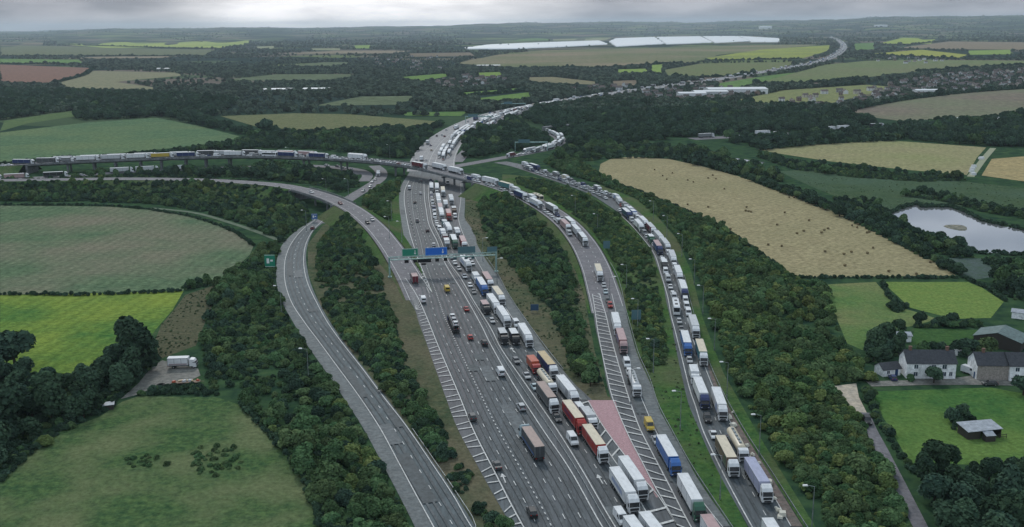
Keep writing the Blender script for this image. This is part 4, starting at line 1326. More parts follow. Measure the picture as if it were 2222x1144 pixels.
    carlike('suv', 4.6, [(-2.3, 0.35), (-2.28, 1.0), (-2.1, 1.1), (1.0, 1.08), (2.0, 0.98), (2.27, 0.85), (2.3, 0.35)],
            [(-2.2, 1.05), (-1.95, 1.62), (-1.8, 1.7), (0.2, 1.7), (0.45, 1.64), (1.15, 1.05)], 0, 0, 0.94, 1.69, 1.08, (-1.4, 1.45), 0.82, 1.0, (-1.9, 0.45))
    # pick-up / flat lorry with load
    p = []
    p.append(('flat_bed', MB().box(-4.4, 2.0, -1.2, 1.2, 0.95, 1.12).box(-4.4, -4.3, -1.2, 1.2, 1.12, 1.6).box(1.9, 2.0, -1.2, 1.2, 1.12, 2.1).mesh('flat_bed', PAINT), 'c1', (0, 0, 0), None))
    ld = MB()
    for k in range(9):
        x = -4.0 + 0.62 * k; h = 0.5 + 0.5 * ((k * 37) % 7) / 7
        ld.box(x, x + 0.56, -0.95 + 0.1 * (k % 3), 0.95 - 0.12 * (k % 2), 1.121, 1.12 + h, ty=0.1)
    p.append(('load', ld.mesh('load', PAINT), 'c3', (0, 0, 0), 0))
    p.append(('chassis', MB().box(-4.3, 3.9, -0.5, 0.5, 0.55, 0.94).mesh('chassis', CHASSIS), None, (0, 0, 0), None))
    cabparts(p, 4.5, 2.5, top=2.75)
    wheels(p, (-2.6, 3.5), 1.02, 0.45, WL, RL)
    lights(p, 4.52, -4.42, 0.95, 0.8, 0.8)
    define('flatbed_lorry', 9.0, p)


build_defs()
COLR = {
    'white': (0.68, 0.70, 0.72), 'silver': (0.42, 0.44, 0.46), 'grey': (0.20, 0.21, 0.22), 'black': (0.02, 0.02, 0.022), 'red': (0.34, 0.025, 0.02),
    'dark red': (0.13, 0.015, 0.025), 'blue': (0.03, 0.13, 0.40), 'navy': (0.015, 0.03, 0.12), 'green': (0.02, 0.10, 0.06), 'teal': (0.05, 0.18, 0.19),
    'yellow': (0.50, 0.36, 0.05), 'orange': (0.45, 0.09, 0.04), 'brown': (0.13, 0.085, 0.06), 'fawn': (0.33, 0.24, 0.21), 'tan': (0.50, 0.38, 0.20), 'pink': (0.42, 0.28, 0.28),
    'cream': (0.62, 0.55, 0.42), 'pale blue': (0.42, 0.52, 0.56), 'lilac': (0.36, 0.38, 0.52), 'dark grey': (0.06, 0.065, 0.07), 'pale grey': (0.5, 0.52, 0.54)}
NOUN = {'articulated_lorry': 'articulated lorry', 'box_lorry': 'box lorry', 'tanker': 'tanker lorry', 'coach': 'coach', 'van': 'van', 'car': 'hatchback car', 'saloon_car': 'saloon car', 'suv': 'tall car', 'flatbed_lorry': 'flatbed lorry'}
CAT = {'articulated_lorry': 'lorry', 'box_lorry': 'lorry', 'tanker': 'lorry', 'coach': 'coach', 'van': 'van', 'car': 'car', 'saloon_car': 'car', 'suv': 'car', 'flatbed_lorry': 'lorry'}
TP = {'A': 'articulated_lorry', 'B': 'box_lorry', 'T': 'tanker', 'O': 'coach', 'V': 'van', 'C': 'car', 'S': 'saloon_car', 'U': 'suv', 'F': 'flatbed_lorry'}


LIV = {}
for k_, (x0_, x1_, w__, z0_, z1_) in {'articulated_lorry': (-7.4, 4.4, 1.3, 1.35, 3.75), 'box_lorry': (-4.0, 1.6, 1.28, 1.25, 3.3)}.items():
    for s_ in (-1, 1):
        ya, yb = sorted((s_ * w__, s_ * (w__ + 0.012)))
        zm = (z0_ + z1_) / 2
        LIV[k_, s_, 0] = MB().box(x0_, x1_, ya, yb, z0_, z0_ + 0.5).mesh('livery_stripe', PAINT)
        LIV[k_, s_, 1] = MB().box(x0_ + 1.5, x1_ - 1.5, ya, yb, zm - 0.5, zm + 0.5, tx0=0.5, tx1=0.5).mesh('livery_stripe', PAINT)
        LIV[k_, s_, 2] = MB().box(x1_ - 3.2, x1_, ya, yb, z0_, z1_, tx0=1.4).mesh('livery_stripe', PAINT)


def vehicle(kind, c1, c2, c3, pos, rz, where, group, near=True):
    L, parts, fm = DEFS[kind]
    cols = {'c1': COLR[c1], 'c2': COLR[c2 or c1], 'c3': COLR[c3 or 'white']}
    if near:
        root = empty(kind, pos, rz)
        made = []
        for (pn, me, ck, loc, par) in parts:
            o = bpy.data.objects.new(pn, me)
            COL.objects.link(o)
            o.parent = root if par is None else made[par]
            o.location = loc
            if ck:
                o.color = cols[ck] + (1,)
            made.append(o)
    else:
        root = bpy.data.objects.new(kind, fm)
        COL.objects.link(root)
        root.location = pos
        root.rotation_euler = (0, 0, rz)
        root.color = cols['c1'] + (1,)
    if near and kind in ('articulated_lorry', 'box_lorry') and rnd.random() < 0.5:
        lc_ = rnd.choice(['navy', 'grey', 'blue', 'dark red', 'green', 'pale blue'])
        x0_, x1_, w__ = (-6.2, 3.4, 1.3) if kind == 'articulated_lorry' else (-3.6, 1.2, 1.28)
        style = rnd.random()
        for s_ in (-1, 1):
            me_ = LIV[kind, s_, int(style * 3)]
            o = bpy.data.objects.new('livery_stripe', me_); COL.objects.link(o); o.parent = made[0]
            o.color = tuple(0.6 * a + 0.4 * b for a, b in zip(COLR[lc_], cols['c1'])) + (1,)
    nn = NOUN[kind]
    if kind in ('articulated_lorry', 'box_lorry') and near:
        d = c1 + ' ' + nn + ((' with ' + (c2 or c1) + ' cab') if (c2 or c1) != c1 else '')
        if c3 and c3 not in ('white', c1):
            d += ' and ' + c3 + ' roof' if 'with' in d else ' with ' + c3 + ' roof'
    else:
        d = c1 + ' ' + nn
    reg(root, CAT[kind], d, where, group)
    return root


# guide lines: travel direction, lane offsets to the right of the guide
GUIDES = {}


def guide(key, line, lanes, z=0.0):
    GUIDES[key] = (line, lanes)


rev = lambda l: Line(l.p[::-1], world=True, step=3.0)
guide('MR', rev(RESR), [-1.95 - 0 * 0, -5.7, -9.4, -13.1])       # toward the camera, lanes lie on the left of travel
guide('ML', Line(RES_L, 0, 3), [-2.2, -5.9, -9.6, -13.3, -17.0])
guide('FS', rev(offs(rev(SLL), 0)) if False else SLL, [-2.6])
guide('FLY', FLY, [3.9, 0.2, -3.6])
guide('OUT', OLL, [-2.2, -6.4])
guide('LOW', LOW, [-2.2, 2.2])
guide('CONN', CONN, [-1.9, 2.2])
guide('LOOP', Line([(1034, 1230), (984, 1144), (945, 1080), (897, 1000), (854, 930), (805, 860), (760, 800), (714, 740), (684, 700), (660, 660), (643, 620), (638, 590), (639, 560), (647, 530), (668, 500), (690, 480)], 0, 3), [-2, 2])
guide('LNK', LNK, [-2, 2])
guide('LANE', LANE, [0])

QUEUE = []   # guide, s (front), lateral, kind, colours, where, toward


def spec(key, where, group, txt, rear=False, near=True, fill=None):
    """txt: 'K colour[/cab[/roof]] x y; ...' pixel of the front (or rear) bumper on the road"""
    line, lanes = GUIDES[key]
    items = []
    for t in txt.split(';'):
        t = t.strip()
        if not t:
            continue
        k, rest = t[0], t[2:]
        *cc, x, y = rest.split(' ')
        cs = (' '.join(cc).replace('_', ' ')).split('/') + [None, None]
        kind = TP[k]
        L = DEFS[kind][0]
        z = 0.0
        for _ in range(3):
            g = G(float(x), float(y), z)
            s, o, z = line.loc(g[0], g[1])
        s = s + L / 2 if rear else s - L / 2
        o = min(lanes, key=lambda a: abs(a - o)) * 0.8 + 0.2 * max(min(lanes) - 1, min(max(lanes) + 1, o))
        items.append([s, o, kind, cs])
    # keep clear gaps inside each lane
    byl = {}
    for it in items:
        l_ = min(lanes, key=lambda a: abs(a - it[1]))
        byl.setdefault(l_, []).append(it)
    for l_, its in byl.items():
        its.sort(key=lambda a: -a[0])
        for a, b in zip(its, its[1:]):
            lim = a[0] - DEFS[a[2]][0] / 2 - DEFS[b[2]][0] / 2 - 1.2
            if b[0] > lim:
                b[0] = lim
    if fill:        # further vehicles in the gaps of the queue, between two photo heights
        y0_, y1_ = fill
        _, py_l = P(line.p[:, 0], line.p[:, 1], line.p[:, 2])
        for l_ in lanes[:2]:
            its = sorted([(i_[0], DEFS[i_[2]][0]) for i_ in items if abs(i_[1] - l_) < 1.8])
            if fill[0] < 0:
                px_l, _ = P(line.p[:, 0], line.p[:, 1], line.p[:, 2])
                c = line.s[int(np.argmin(np.abs(px_l + y0_)))]; e_ = line.s[int(np.argmin(np.abs(px_l - y1_)))]
            else:
                c = line.s[int(np.argmin(np.abs(py_l - y0_)))]; e_ = line.s[int(np.argmin(np.abs(py_l - y1_)))]
            c, e_ = min(c, e_), max(c, e_)
            for (sc_i, Li) in its + [(e_ + 3, 6.0)]:
                while sc_i - Li / 2 - c > 6.5 and c < e_:
                    gap_ = sc_i - Li / 2 - c
                    k = rnd.choice([q for q in ('car', 'saloon_car', 'suv', 'van', 'van', 'box_lorry', 'articulated_lorry', 'articulated_lorry') if DEFS[q][0] + 1.6 < gap_] or ['car'])
                    Lk = DEFS[k][0]
                    if Lk + 1.6 > gap_:
                        break
                    items.append([c + 1.3 + Lk / 2, l_ + rnd.uniform(-0.2, 0.2), k, [rnd.choice(['white', 'white', 'silver', 'white', 'grey', 'pale grey', 'navy']), None, None, None]])
                    c += Lk + rnd.uniform(1.5, 3.0)
                c = max(c, sc_i + Li / 2)
    for s, o, kind, cs in items:
        if s < 0 or s > line.s[-1]:
            # beyond the guide: extrapolate
            e = 0 if s < 0 else -1
            p = line.p[e] + line.t[e] * (s - line.s[e]) + line.n[e] * o
            a = math.atan2(line.t[e][1], line.t[e][0])
        else:
            p, a0 = line.at(s, o)
            a = a0
            # at() returns the heading through the normal; recompute from the tangent
            q, _ = line.at(min(s + 1.5, line.s[-1]), o); r_, _ = line.at(max(s - 1.5, 0), o)
            a = math.atan2(q[1] - r_[1], q[0] - r_[0])
        lift = 0.30 if p[2] < 0.35 and np.hypot(p[0], p[1]) < 700 else 0.14
        if key in ('FLY', 'CONN'):
            lift = 0.1 if p[2] > 0.3 else 0.3
        vehicle(kind, cs[0], cs[1], cs[2], (p[0], p[1], p[2] + lift), a, where, group, near)


GQ = 'lorries and cars queueing on the motorway'
spec('MR', 'in the motorway queue before the gantry', GQ,
     'A white 1377 1120; A white 1396 1092; V white 1350 1148; A white 1424 1245; A white 1462 1235; A red//cream 1286 993; A red/white/cream 1323 1010; V white 1237 974; S dark_grey 1203 921;'
     'A dark_grey/white/fawn 1233 930; V white 1262 908; B pale_grey/white/pale_grey 1284 938; A white 1245 889; T cream/white 1196 862; A navy/white/tan 1203 827; B orange/red/orange 1159 816;'
     'C grey 1120 793; S silver 1139 827; S pale_blue 1157 852; A white 1153 757; B black/black/pale_grey 1097 751; B black/black/white 1120 752; A white 1105 715; V white 1119 715; C silver 1065 705;'
     'B dark_grey/black/pink 1053 686; A white 1076 687; A pale_grey/white/cream 1091 667; A blue/blue/white 1050 645; A brown/white/pink 1063 632; A white 1015 592; B white 1030 620;'
     'C white 988 577; C silver 995 590; S white 1005 607; C white 1014 627; S grey 1022 641; C white 984 564; C silver 1023 566; C white 1028 578')
spec('MR', 'in the queue between gantry and flyover', GQ,
     'A green/green/white 986 542; A red/white/pink 1013 545; B dark_red/dark_red/grey 968 531; B white 995 516; B teal/white/pale_grey 965 498; V white 953 504; C silver 946 484; V white 942 477; C white 939 463;'
     'C silver 936 450; S white 934 441; C silver 932 423; C white 932 409; C grey 932 394; A white//pink 954 467; A white 951 444; A cream/white/cream 961 428; B white 967 453; A orange/red/pink 977 481;'
     'A pale_grey/white/pale_grey 993 446; B brown/brown/pale_grey 990 467; V white 988 476; V white 995 402; B green/green/green 944 407', fill=(386, 545))
GA = 'traffic moving freely on the motorway'
spec('ML', 'driving away on the open motorway lanes', GA,
     'V white 1092 821; U black 1054 754; C red 1022 741; S red 1008 679; V yellow 970 637; U silver 1134 896; U dark_grey 1031 918; U black 1146 1132; S dark_grey 1084 1024; A dark_grey/pale_blue/fawn 1167 1005;'
     'V white 916 661; B dark_red/grey/pink 890 620; V white 887 413; S black 897 443; C white 911 424; U grey 904 484; C black 926 506; C grey 912 396; C white 938 537', rear=True)
spec('FS', 'on the centre slip road beside the hatching', 'vehicles on the centre slip road',
     'C silver 1304 627; S pale_blue 1311 641; S dark_grey 1315 660; U red 1324 671; A white 1335 732; A dark_red/pink/pink 1354 771; V white 1355 803; C white 1356 818; T pale_grey/white 1377 866;'
     'V yellow 1407 941; S silver 1421 970; A blue/blue/white 1467 1039; A white/green 1517 1138; A white//pink 1578 1245')
spec('FLY', 'on the curve down from the flyover', 'vehicles queueing on the flyover and its slip road',
     'A white//cream 1304 613; A dark_grey/white 1272 537; A navy/white/pale_blue 1138 437; A white 1171 456; C silver 1182 464; F white/white/pale_grey 1212 487; A pink/white/pink 1240 507; O cream 1177 439;'
     'A grey/white 1213 467; A grey/white 1250 501; A white 1082 405; A teal/white/cream 1114 416; C white 1037 399; C silver 1056 405; C white 1066 408; S silver 1084 414; C white 1094 418; S white 1105 423;'
     'C dark_red 1060 396; C black 1050 391', fill=(388, 520))
spec('FLY', 'high on the flyover deck', 'vehicles queueing on the flyover and its slip road',
     'A dark_red/white/dark_red 925 368; A white 967 371; A white/white/red 1003 380; C white 1014 388; C silver 1024 391; C white 1034 395; A white 794 347; A navy/white/white 740 347; A navy/white 644 343;'
     'A pink/white 700 338; O white 599 341; A dark_grey/white 580 334; A red/white 690 334; C white 545 340; C silver 655 344; C white 750 349; A white 532 340; A dark_grey/white 475 338; V white 478 341; A navy/white/pale_blue 431 342;'
     'A yellow/yellow/yellow 376 344; A white 332 345; A pale_grey/white 300 346; A white 279 347; B grey/white 238 349; A dark_grey/yellow/yellow 200 352; A navy/white/pale_blue 150 357; C white 60 361; C white 70 360;'
     'C silver 40 362; A pink/white 12 362; C white 806 352; C silver 814 353; C white 822 354; C grey 830 355; C white 838 356; S silver 846 358; C white 854 359; C dark_red 862 360; S white 872 361; C silver 880 363;'
     'C white 812 350; C white 824 351; C silver 836 353; C grey 850 354; C white 862 355; C silver 876 358; C white 765 349; C silver 775 350', near=False, fill=(-110, 790))
spec('OUT', 'on the lower part of the outer slip road', 'vehicles queueing on the outer slip road',
     'A white/white/white 1560 918; U black 1533 922; S white 1544 958; T cream/white 1608 1009; A brown/white/cream 1586 1041; A lilac/white/lilac 1659 1097; A white 1710 1255; A white/navy/white 1528 893; B white 1502 838;'
     'C silver 1494 792; A blue/blue/white 1489 777; A teal/white/cream 1520 798; A white//pale_grey 1510 738; S grey 1478 723; V white 1493 690; O white 1466 687; C silver 1476 706; C grey 1490 668')
spec('OUT', 'on the upper bend of the outer slip road', 'vehicles queueing on the outer slip road',
     'C white 1458 645; S white 1452 630; C white 1447 606; B dark_grey/black 1440 590; A navy/navy/pink 1434 556; B green/green/white 1420 532; V white 1439 576; C silver 1436 567; A pale_grey/white/pale_grey 1458 551; A white//pale_grey 1469 580;'
     'A white 1483 617; A white/navy/white 1485 653; A dark_red/white/pale_grey 1436 513; A pale_grey/white/pale_grey 1448 534; A white 1403 504; V white 1409 490; C white 1414 498; B blue/white 1380 478; B white 1389 469; B grey/white/grey 1366 457;'
     'B white 1359 446; C red 1350 453; C white 1345 461', fill=(466, 690))
guide('OUTF', rev(OUT), [-2.6, 2.6])
spec('OUTF', 'at the start of the outer slip road', 'vehicles queueing on the outer slip road',
     'B white 1338 438; C white 1316 434; C silver 1301 428; C white 1284 422; B grey/white 1304 418; C silver 1246 400; C white 1257 403; S white 1268 410; B cream/white 1229 394; C white 1236 400; F white/white/grey 1182 377; B white 1155 363;'
     'B grey/white 1154 372; C white 1165 377; C silver 1173 380; C white 1185 384; C grey 1193 386; S silver 1206 390; C white 1215 391', fill=(366, 430))
spec('LOW', 'on the low road beneath the flyover', 'vehicles on the low road beneath the flyover',
     'A pink/white 63 389; A black/white/black 159 385; C white 178 384; C silver 190 383; S grey 206 381; A pale_grey/white 290 374; A pale_grey/white 345 371; C silver 395 369; B white 410 368; A dark_red/white 10 391; C white 715 361; C grey 735 364; C silver 752 367; C white 768 371', near=False)
spec('CONN', 'on the pale connector road above the bridge', 'cars on the connector road',
     'S white 682 420; C dark_red 742 445; C silver 806 482; C black 800 488', rear=False)
spec('LOOP', 'on the loop road just below the low bridge', 'cars on the loop road', 'C dark_red 694 500', rear=True)
spec('LNK', 'on the link road under the flyover', 'cars on the link road', 'B white 822 384; C silver 812 392; C white 806 398; C white 797 408; C silver 785 418', near=False)
spec('LANE', 'on the country lane by the concrete yard', 'vehicles on the country lane', 'U black 1872 912', rear=True)

# streams too far to tell apart one by one: evenly packed along their lanes
far_types = 'A' * 5 + 'B' * 2 + 'V' * 3 + 'C' * 8 + 'S' * 3
far_cols = ['white'] * 9 + ['silver'] * 5 + ['grey'] * 3 + ['navy', 'dark red', 'black', 'blue', 'pale grey', 'cream']
STREAM = []


def stream(line, offset, s0, s1, where, group, types=far_types, gap=(1.5, 5), drop=0.0):
    s = s0
    while s < s1:
        k = TP[rnd.choice(types)]
        L = DEFS[k][0]
        s += L / 2
        if s + L / 2 > s1:
            break
        if rnd.random() >= drop:
            p, _ = line.at(s, offset + rnd.uniform(-0.25, 0.25))
            q, _ = line.at(min(s + 2, line.s[-1]), offset); r_, _ = line.at(s - 2 if s > 2 else 0, offset)
            d = math.hypot(p[0], p[1])
            zl = 0.20 + max(0, d - 700) * 2.2e-4
            STREAM.append((d, k, rnd.choice(far_cols), (p[0], p[1], p[2] + zl), math.atan2(q[1] - r_[1], q[0] - r_[0]), where, group))
        s += L / 2 + rnd.uniform(*gap)


MWr = rev(MW)
smax = MWr.s[-1]
GF = 'vehicles packed on the far motorway'
s_v = MWr.loc(*G(940, 352)[:2])[0]
s_m = MWr.loc(*G(1200, 223)[:2])[0]
s_f = MWr.loc(*G(1532, 176.5)[:2])[0]
# travelling toward the camera keeps to its left: offset negative = left of travel = image right... lanes 4.5, 8.2, 12
for o_ in (-4.6, -8.3, -12.0):
    stream(MWr, o_, s_m, s_v - 6, 'queueing just beyond the flyover', GF, gap=(1.5, 4))
for o_ in (-3.8, -7.6):
    stream(MWr, o_, s_f, s_m - 4, 'queueing on the motorway past the woods', GF, gap=(6, 34))
    stream(MWr, o_, 60, s_f - 10, 'on the motorway rising to the skyline', GF, gap=(20, 70))
s_v2 = MW.loc(*G(940, 352)[:2])[0]
for o_ in (-5, -9, -13):
    stream(MW, o_, s_v2 + 5, smax * 0.55, 'driving away beyond the flyover', GF, gap=(30, 110))
fr = rev(FARS)
for o_ in (-2.3, 1.6):
    stream(fr, o_, 8, fr.s[-1] - 90, 'queueing on the feeder road in the woods', 'vehicles on the feeder road', gap=(1.5, 5))
ur = rev(UPR)
stream(ur, -1.6, 5, ur.s[-1] * 0.4, 'queueing on the slip road behind the wood', 'vehicles on the upper slip road', gap=(1.5, 3))
stream(ur, 2.2, 5, ur.s[-1] * 0.4, 'queueing on the slip road behind the wood', 'vehicles on the upper slip road', gap=(1.5, 6))
stream(FARR, -4, 10, FARR.s[-1] - 10, 'on the dual carriageway through the woods', 'vehicles on the dual carriageway', gap=(3, 12))

STREAM.sort()
ncar = sum(1 for o, d, w in REG if o['category'] == 'car')
rest = []
for d, k, cc, p, a, w_, g_ in STREAM:
    if CAT[k] == 'car':
        ncar += 1
        if ncar > 285:
            rest.append((k, cc, p, a)); continue
    vehicle(k, cc, None, None, p, a, w_, g_, False)
if rest:
    mb = MB(); sm = []; key = {}
    for k, cc, p, a in rest:
        fm = DEFS[k][2]
        M_ = Matrix.Translation(p) @ Matrix.Rotation(a, 4, 'Z')
        o0 = len(mb.v)
        mb.v += [tuple(M_ @ v.co) for v in fm.vertices]
        for q in fm.polygons:
            mt = fm.materials[q.material_index]
            if mt is PAINT:
                mt = mat('far_car_' + cc.replace(' ', '_'), COLR[cc] + (1,), 0.4, 0.5)
            if mt not in sm:
                sm.append(mt)
            mb.f.append(tuple(i + o0 for i in q.vertices)); mb.m.append(sm.index(mt))
    o = mb.obj('distant_traffic', sm)
    o['kind'] = 'stuff'; o['category'] = 'traffic'; o['label'] = 'tiny distant cars strung along the motorway towards the skyline'

# car transporter with its cars
line, lanes = GUIDES['ML']
g = G(990, 727)
s, o, _ = line.loc(g[0], g[1])
pt, _ = line.at(s + 9, o); q1, _ = line.at(s + 11, o)
ang = math.atan2(q1[1] - pt[1], q1[0] - pt[0])
tr = empty('car_transporter', (pt[0], pt[1], 0.3), ang)
fr_ = MB()
fr_.box(-9, 5.5, -1.2, 1.2, 0.75, 0.95).box(-8.8, 7.5, -1.2, 1.2, 2.45, 2.56)
for x in (-8.6, -5, -1, 3, 5.2):
    for y in (-1.22, 1.12):
        fr_.box(x, x + 0.15, y, y + 0.1, 0.951, 2.449)
fr_.obj('car_deck', CHASSIS, tr)
c_ = cabmb(6.4, 8.4, top=2.4).obj('cab', PAINT, tr); c_.color = COLR['navy'] + (1,)
cabglass(8.4, top=2.7).obj('windscreen', GLASS, c_)
for x in (-6.2, -5, 3.9, 7.4):
    for s_ in (-1, 1):
        w_ = bpy.data.objects.new('wheel', WL); COL.objects.link(w_); w_.parent = tr; w_.location = (x, s_ * 1.02, 0.5)
lab(tr, 'lorry', 'dark car transporter loaded with two decks of cars on the open motorway lanes')
for i, (lx, lz, cc) in enumerate(((-6.4, 2.57, 'white'), (-1.7, 2.57, 'silver'), (3.0, 2.57, 'white'), (-6.3, 0.96, 'dark grey'), (-1.6, 0.96, 'pale grey'), (3.0, 0.96, 'black'))):
    cp = Vector(pt) + Vector((math.cos(ang) * lx, math.sin(ang) * lx, 0))
    vehicle('car', cc, None, None, (cp.x, cp.y, 0.3 + lz), ang, 'on the %s deck of the car transporter' % ('upper' if lz > 2 else 'lower'), 'cars carried on the transporter', True)

# ------------------------------------------------------------------ signal gantry
ga, gb = G(846, 602), G(1077, 590)
gdir = Vector(gb - ga); GL = gdir.length; gang = math.atan2(gdir.y, gdir.x)
gt = empty('sign_gantry', tuple(ga), gang)
GANTP = mat('pale_green_gantry_steel', alb(118, 142, 138), 0.5, metal=0.2, col2=alb(96, 120, 118), scale=0.9)
for x in (0, GL):
    B = MB()
    B.box(x - 0.35, x + 0.35, -0.35, 0.35, 0, 8.8).box(x - 0.8, x + 0.8, -0.7, 0.7, 0.0, 0.5, ty=0.1)
    B.obj('post', GANTP, gt)
B = MB()
for (y, z) in ((-0.6, 7.6), (0.6, 7.6), (-0.6, 8.8), (0.6, 8.8)):
    B.box(-0.4, GL + 0.4, y - 0.09, y + 0.09, z - 0.09, z + 0.09)
n_ = 30
for i in range(n_):
    x0, x1 = GL * i / n_, GL * (i + 1) / n_
    for y in (-0.6, 0.6):
        B.cyl((x0, y, 7.6 if i % 2 else 8.8), (x1, y, 8.8 if i % 2 else 7.6), 0.06, n=5)
    B.box(x0 - 0.05, x0 + 0.05, -0.6, 0.6, 7.58, 7.66)
B.box(-0.3, GL + 0.3, -0.5, 0.5, 7.67, 7.72)
B.obj('truss_beam', GANTP, gt)
SGR = mat('green_sign_face', (0.02, 0.22, 0.14, 1), 0.4); SBL = mat('blue_sign_face', (0.02, 0.14, 0.55, 1), 0.4)
SBK = mat('grey_sign_back', alb(62, 88, 94), 0.6); SWH = mat('white_sign_mark', (0.7, 0.72, 0.7, 1), 0.5); SPB = mat('light_blue_sign_border', (0.15, 0.38, 0.68, 1), 0.5)


def panel(name, x0, x1, z0, z1, face, y=-0.75, marks=True, border=SWH, parent=None, rowsn=3):
    o = MB().box(x0, x1, y, y + 0.1, z0, z1).obj(name, face, parent)
    if marks:
        b = MB(); t = 0.12
        yy0, yy1 = y - 0.02, y - 0.003
        b.box(x0 + 0.1, x1 - 0.1, yy0, yy1, z1 - 0.1 - t, z1 - 0.1).box(x0 + 0.1, x1 - 0.1, yy0, yy1, z0 + 0.1, z0 + 0.1 + t)
        b.box(x0 + 0.1, x0 + 0.1 + t, yy0, yy1, z0 + 0.1 + t, z1 - 0.1 - t).box(x1 - 0.1 - t, x1 - 0.1, yy0, yy1, z0 + 0.1 + t, z1 - 0.1 - t)
        b.obj('border', border, o)
        a = MB()
        cx = x1 - (x1 - x0) * 0.2; cz = (z0 + z1) / 2
        a.box(cx - 0.13, cx + 0.13, yy0, yy1, cz - 0.3, cz + 0.9)
        a.add([(cx - 0.55, yy0, cz - 0.3), (cx + 0.55, yy0, cz - 0.3), (cx, yy0, cz - 1.0)], [(2, 1, 0)])
        a.obj('arrow', SWH, o)
    return o


sc_ = GL / (1077 - 846.0)
panel('sign_panel', (873 - 846) * sc_, (908 - 846) * sc_, 8.95, 12.4, SGR, parent=gt)
panel('sign_panel', (923 - 846) * sc_, (970 - 846) * sc_, 8.95, 12.3, SBL, border=SPB, parent=gt)
panel('sign_panel', (994 - 846) * sc_, (1032 - 846) * sc_, 8.95, 11.8, SBK, marks=False, y=0.7, parent=gt)
panel('sign_panel', (1058 - 846) * sc_, (1080 - 846) * sc_, 8.95, 11.2, SBK, marks=False, y=0.7, parent=gt)
BLK = mat('black_signal_housing', (0.008, 0.008, 0.01, 1), 0.4)
for (a_, b_, z0, z1) in ((878, 887, 6.1, 7.4), (897, 905, 6.2, 7.4), (906, 935, 6.0, 7.5), (944, 952, 6.1, 7.4), (962, 970, 6.2, 7.5), (914, 924, 4.9, 5.7)):
    MB().box((a_ - 846) * sc_, (b_ - 846) * sc_, -0.85, -0.5, z0, z1).obj('lane_signal', BLK, gt)
for (a_, b_) in ((984, 991), (1008, 1015), (1023, 1030)):
    MB().box((a_ - 846) * sc_, (b_ - 846) * sc_, 0.5, 0.85, 6.2, 7.3).obj('lane_signal', SBK, gt)
lab(gt, 'gantry', 'pale green steel gantry with green and blue direction signs across the motorway')
# far gantries
for k, (x0, y0, x1, y1, nm) in enumerate(((1010, 268, 1070, 262, 'second gantry up the motorway, with pale panels beside the dark trees'), (1088, 238, 1140, 236, 'farthest teal gantry on the motorway near the green meadows'), (1118, 328, 1188, 326, 'low teal gantry across the feeder road in the woods'))):
    a = G(x0, y0); b = G(x1, y0)
    L_ = b[0] - a[0]
    e = empty('sign_gantry', tuple(a), 0.0)
    for x in (0, L_):
        MB().box(x - 0.3, x + 0.3, -0.3, 0.3, 0, 7).obj('post', GANTP, e)
    MB().box(-0.3, L_ + 0.3, -0.5, 0.5, 7.0, 8.0).obj('truss_beam', GANTP, e)
    panel('sign_panel', L_ * 0.1, L_ * 0.45, 7.2, 10.0, SBK, marks=False, parent=e)
    lab(e, 'gantry', nm, 'gantries over the far roads')

# ------------------------------------------------------------------ roadside signs


def roadsign(px, py, w, h, z0, face, label, marks=True):
    g = G(px, py)
    e = empty('road_sign', tuple(g), 0.0)
    for x in (-w * 0.35, w * 0.35):
        MB().box(x - 0.08, x + 0.08, -0.08, 0.08, -0.1, z0 + h * 0.9).obj('post', STEEL, e)
    o = MB().box(-w / 2, w / 2, -0.22, -0.1, z0, z0 + h).obj('sign_face', face, e)
    if marks:
        b = MB(); y0, y1 = -0.245, -0.223
        b.box(-w / 2 + 0.1, w / 2 - 0.1, y0, y1, z0 + h - 0.3, z0 + h - 0.15).box(-w / 2 + 0.1, w / 2 - 0.1, y0, y1, z0 + 0.15, z0 + 0.3)
        b.box(-w * 0.3, -w * 0.05, y0, y1, z0 + h * 0.3, z0 + h * 0.7).box(w * 0.05, w * 0.3, y0, y1, z0 + h * 0.45, z0 + h * 0.6)
        b.obj('sign_marks', SWH, o)
    lab(e, 'road sign', label)


roadsign(587, 588, 4.6, 5.6, 1.8, SGR, 'large green and blue direction sign in the bushes left of the loop road')
roadsign(683, 482, 3.2, 3.2, 1.5, mat('deep_blue_sign_face', (0.03, 0.10, 0.30, 1), 0.5), 'square blue sign in front of the low bridge over the loop road')
roadsign(1160, 678, 3.0, 2.4, 0.8, mat('dark_blue_sign_back', (0.03, 0.07, 0.13, 1), 0.6), 'small dark blue sign on the grass right of the motorway', False)
roadsign(1380, 705, 3.4, 3.6, 2.0, SBK, 'tall teal sign back beside the centre slip road', False)
roadsign(1316, 548, 3.2, 3.6, 2.0, SBK, 'teal sign back on the bank above the centre slip road', False)

# ------------------------------------------------------------------ street lamps
LPM = MB(); LPM.cyl((0, 0, 0), (0, 0, 10.8), 0.13, 0.07, n=7).cyl((0, 0, 10.75), (-1.5, 0, 11.1), 0.06, 0.05, n=6).cyl((0, 0, 0), (0, 0, 1.2), 0.2, n=7)
LPM = LPM.mesh('column', STEEL)
LHM = MB().box(-2.5, -1.4, -0.28, 0.28, 11.0, 11.22, ty=0.08, tx0=0.1, tx1=0.1).mesh('lamp_head', mat('lamp_head_plastic', (0.75, 0.76, 0.76, 1), 0.4))


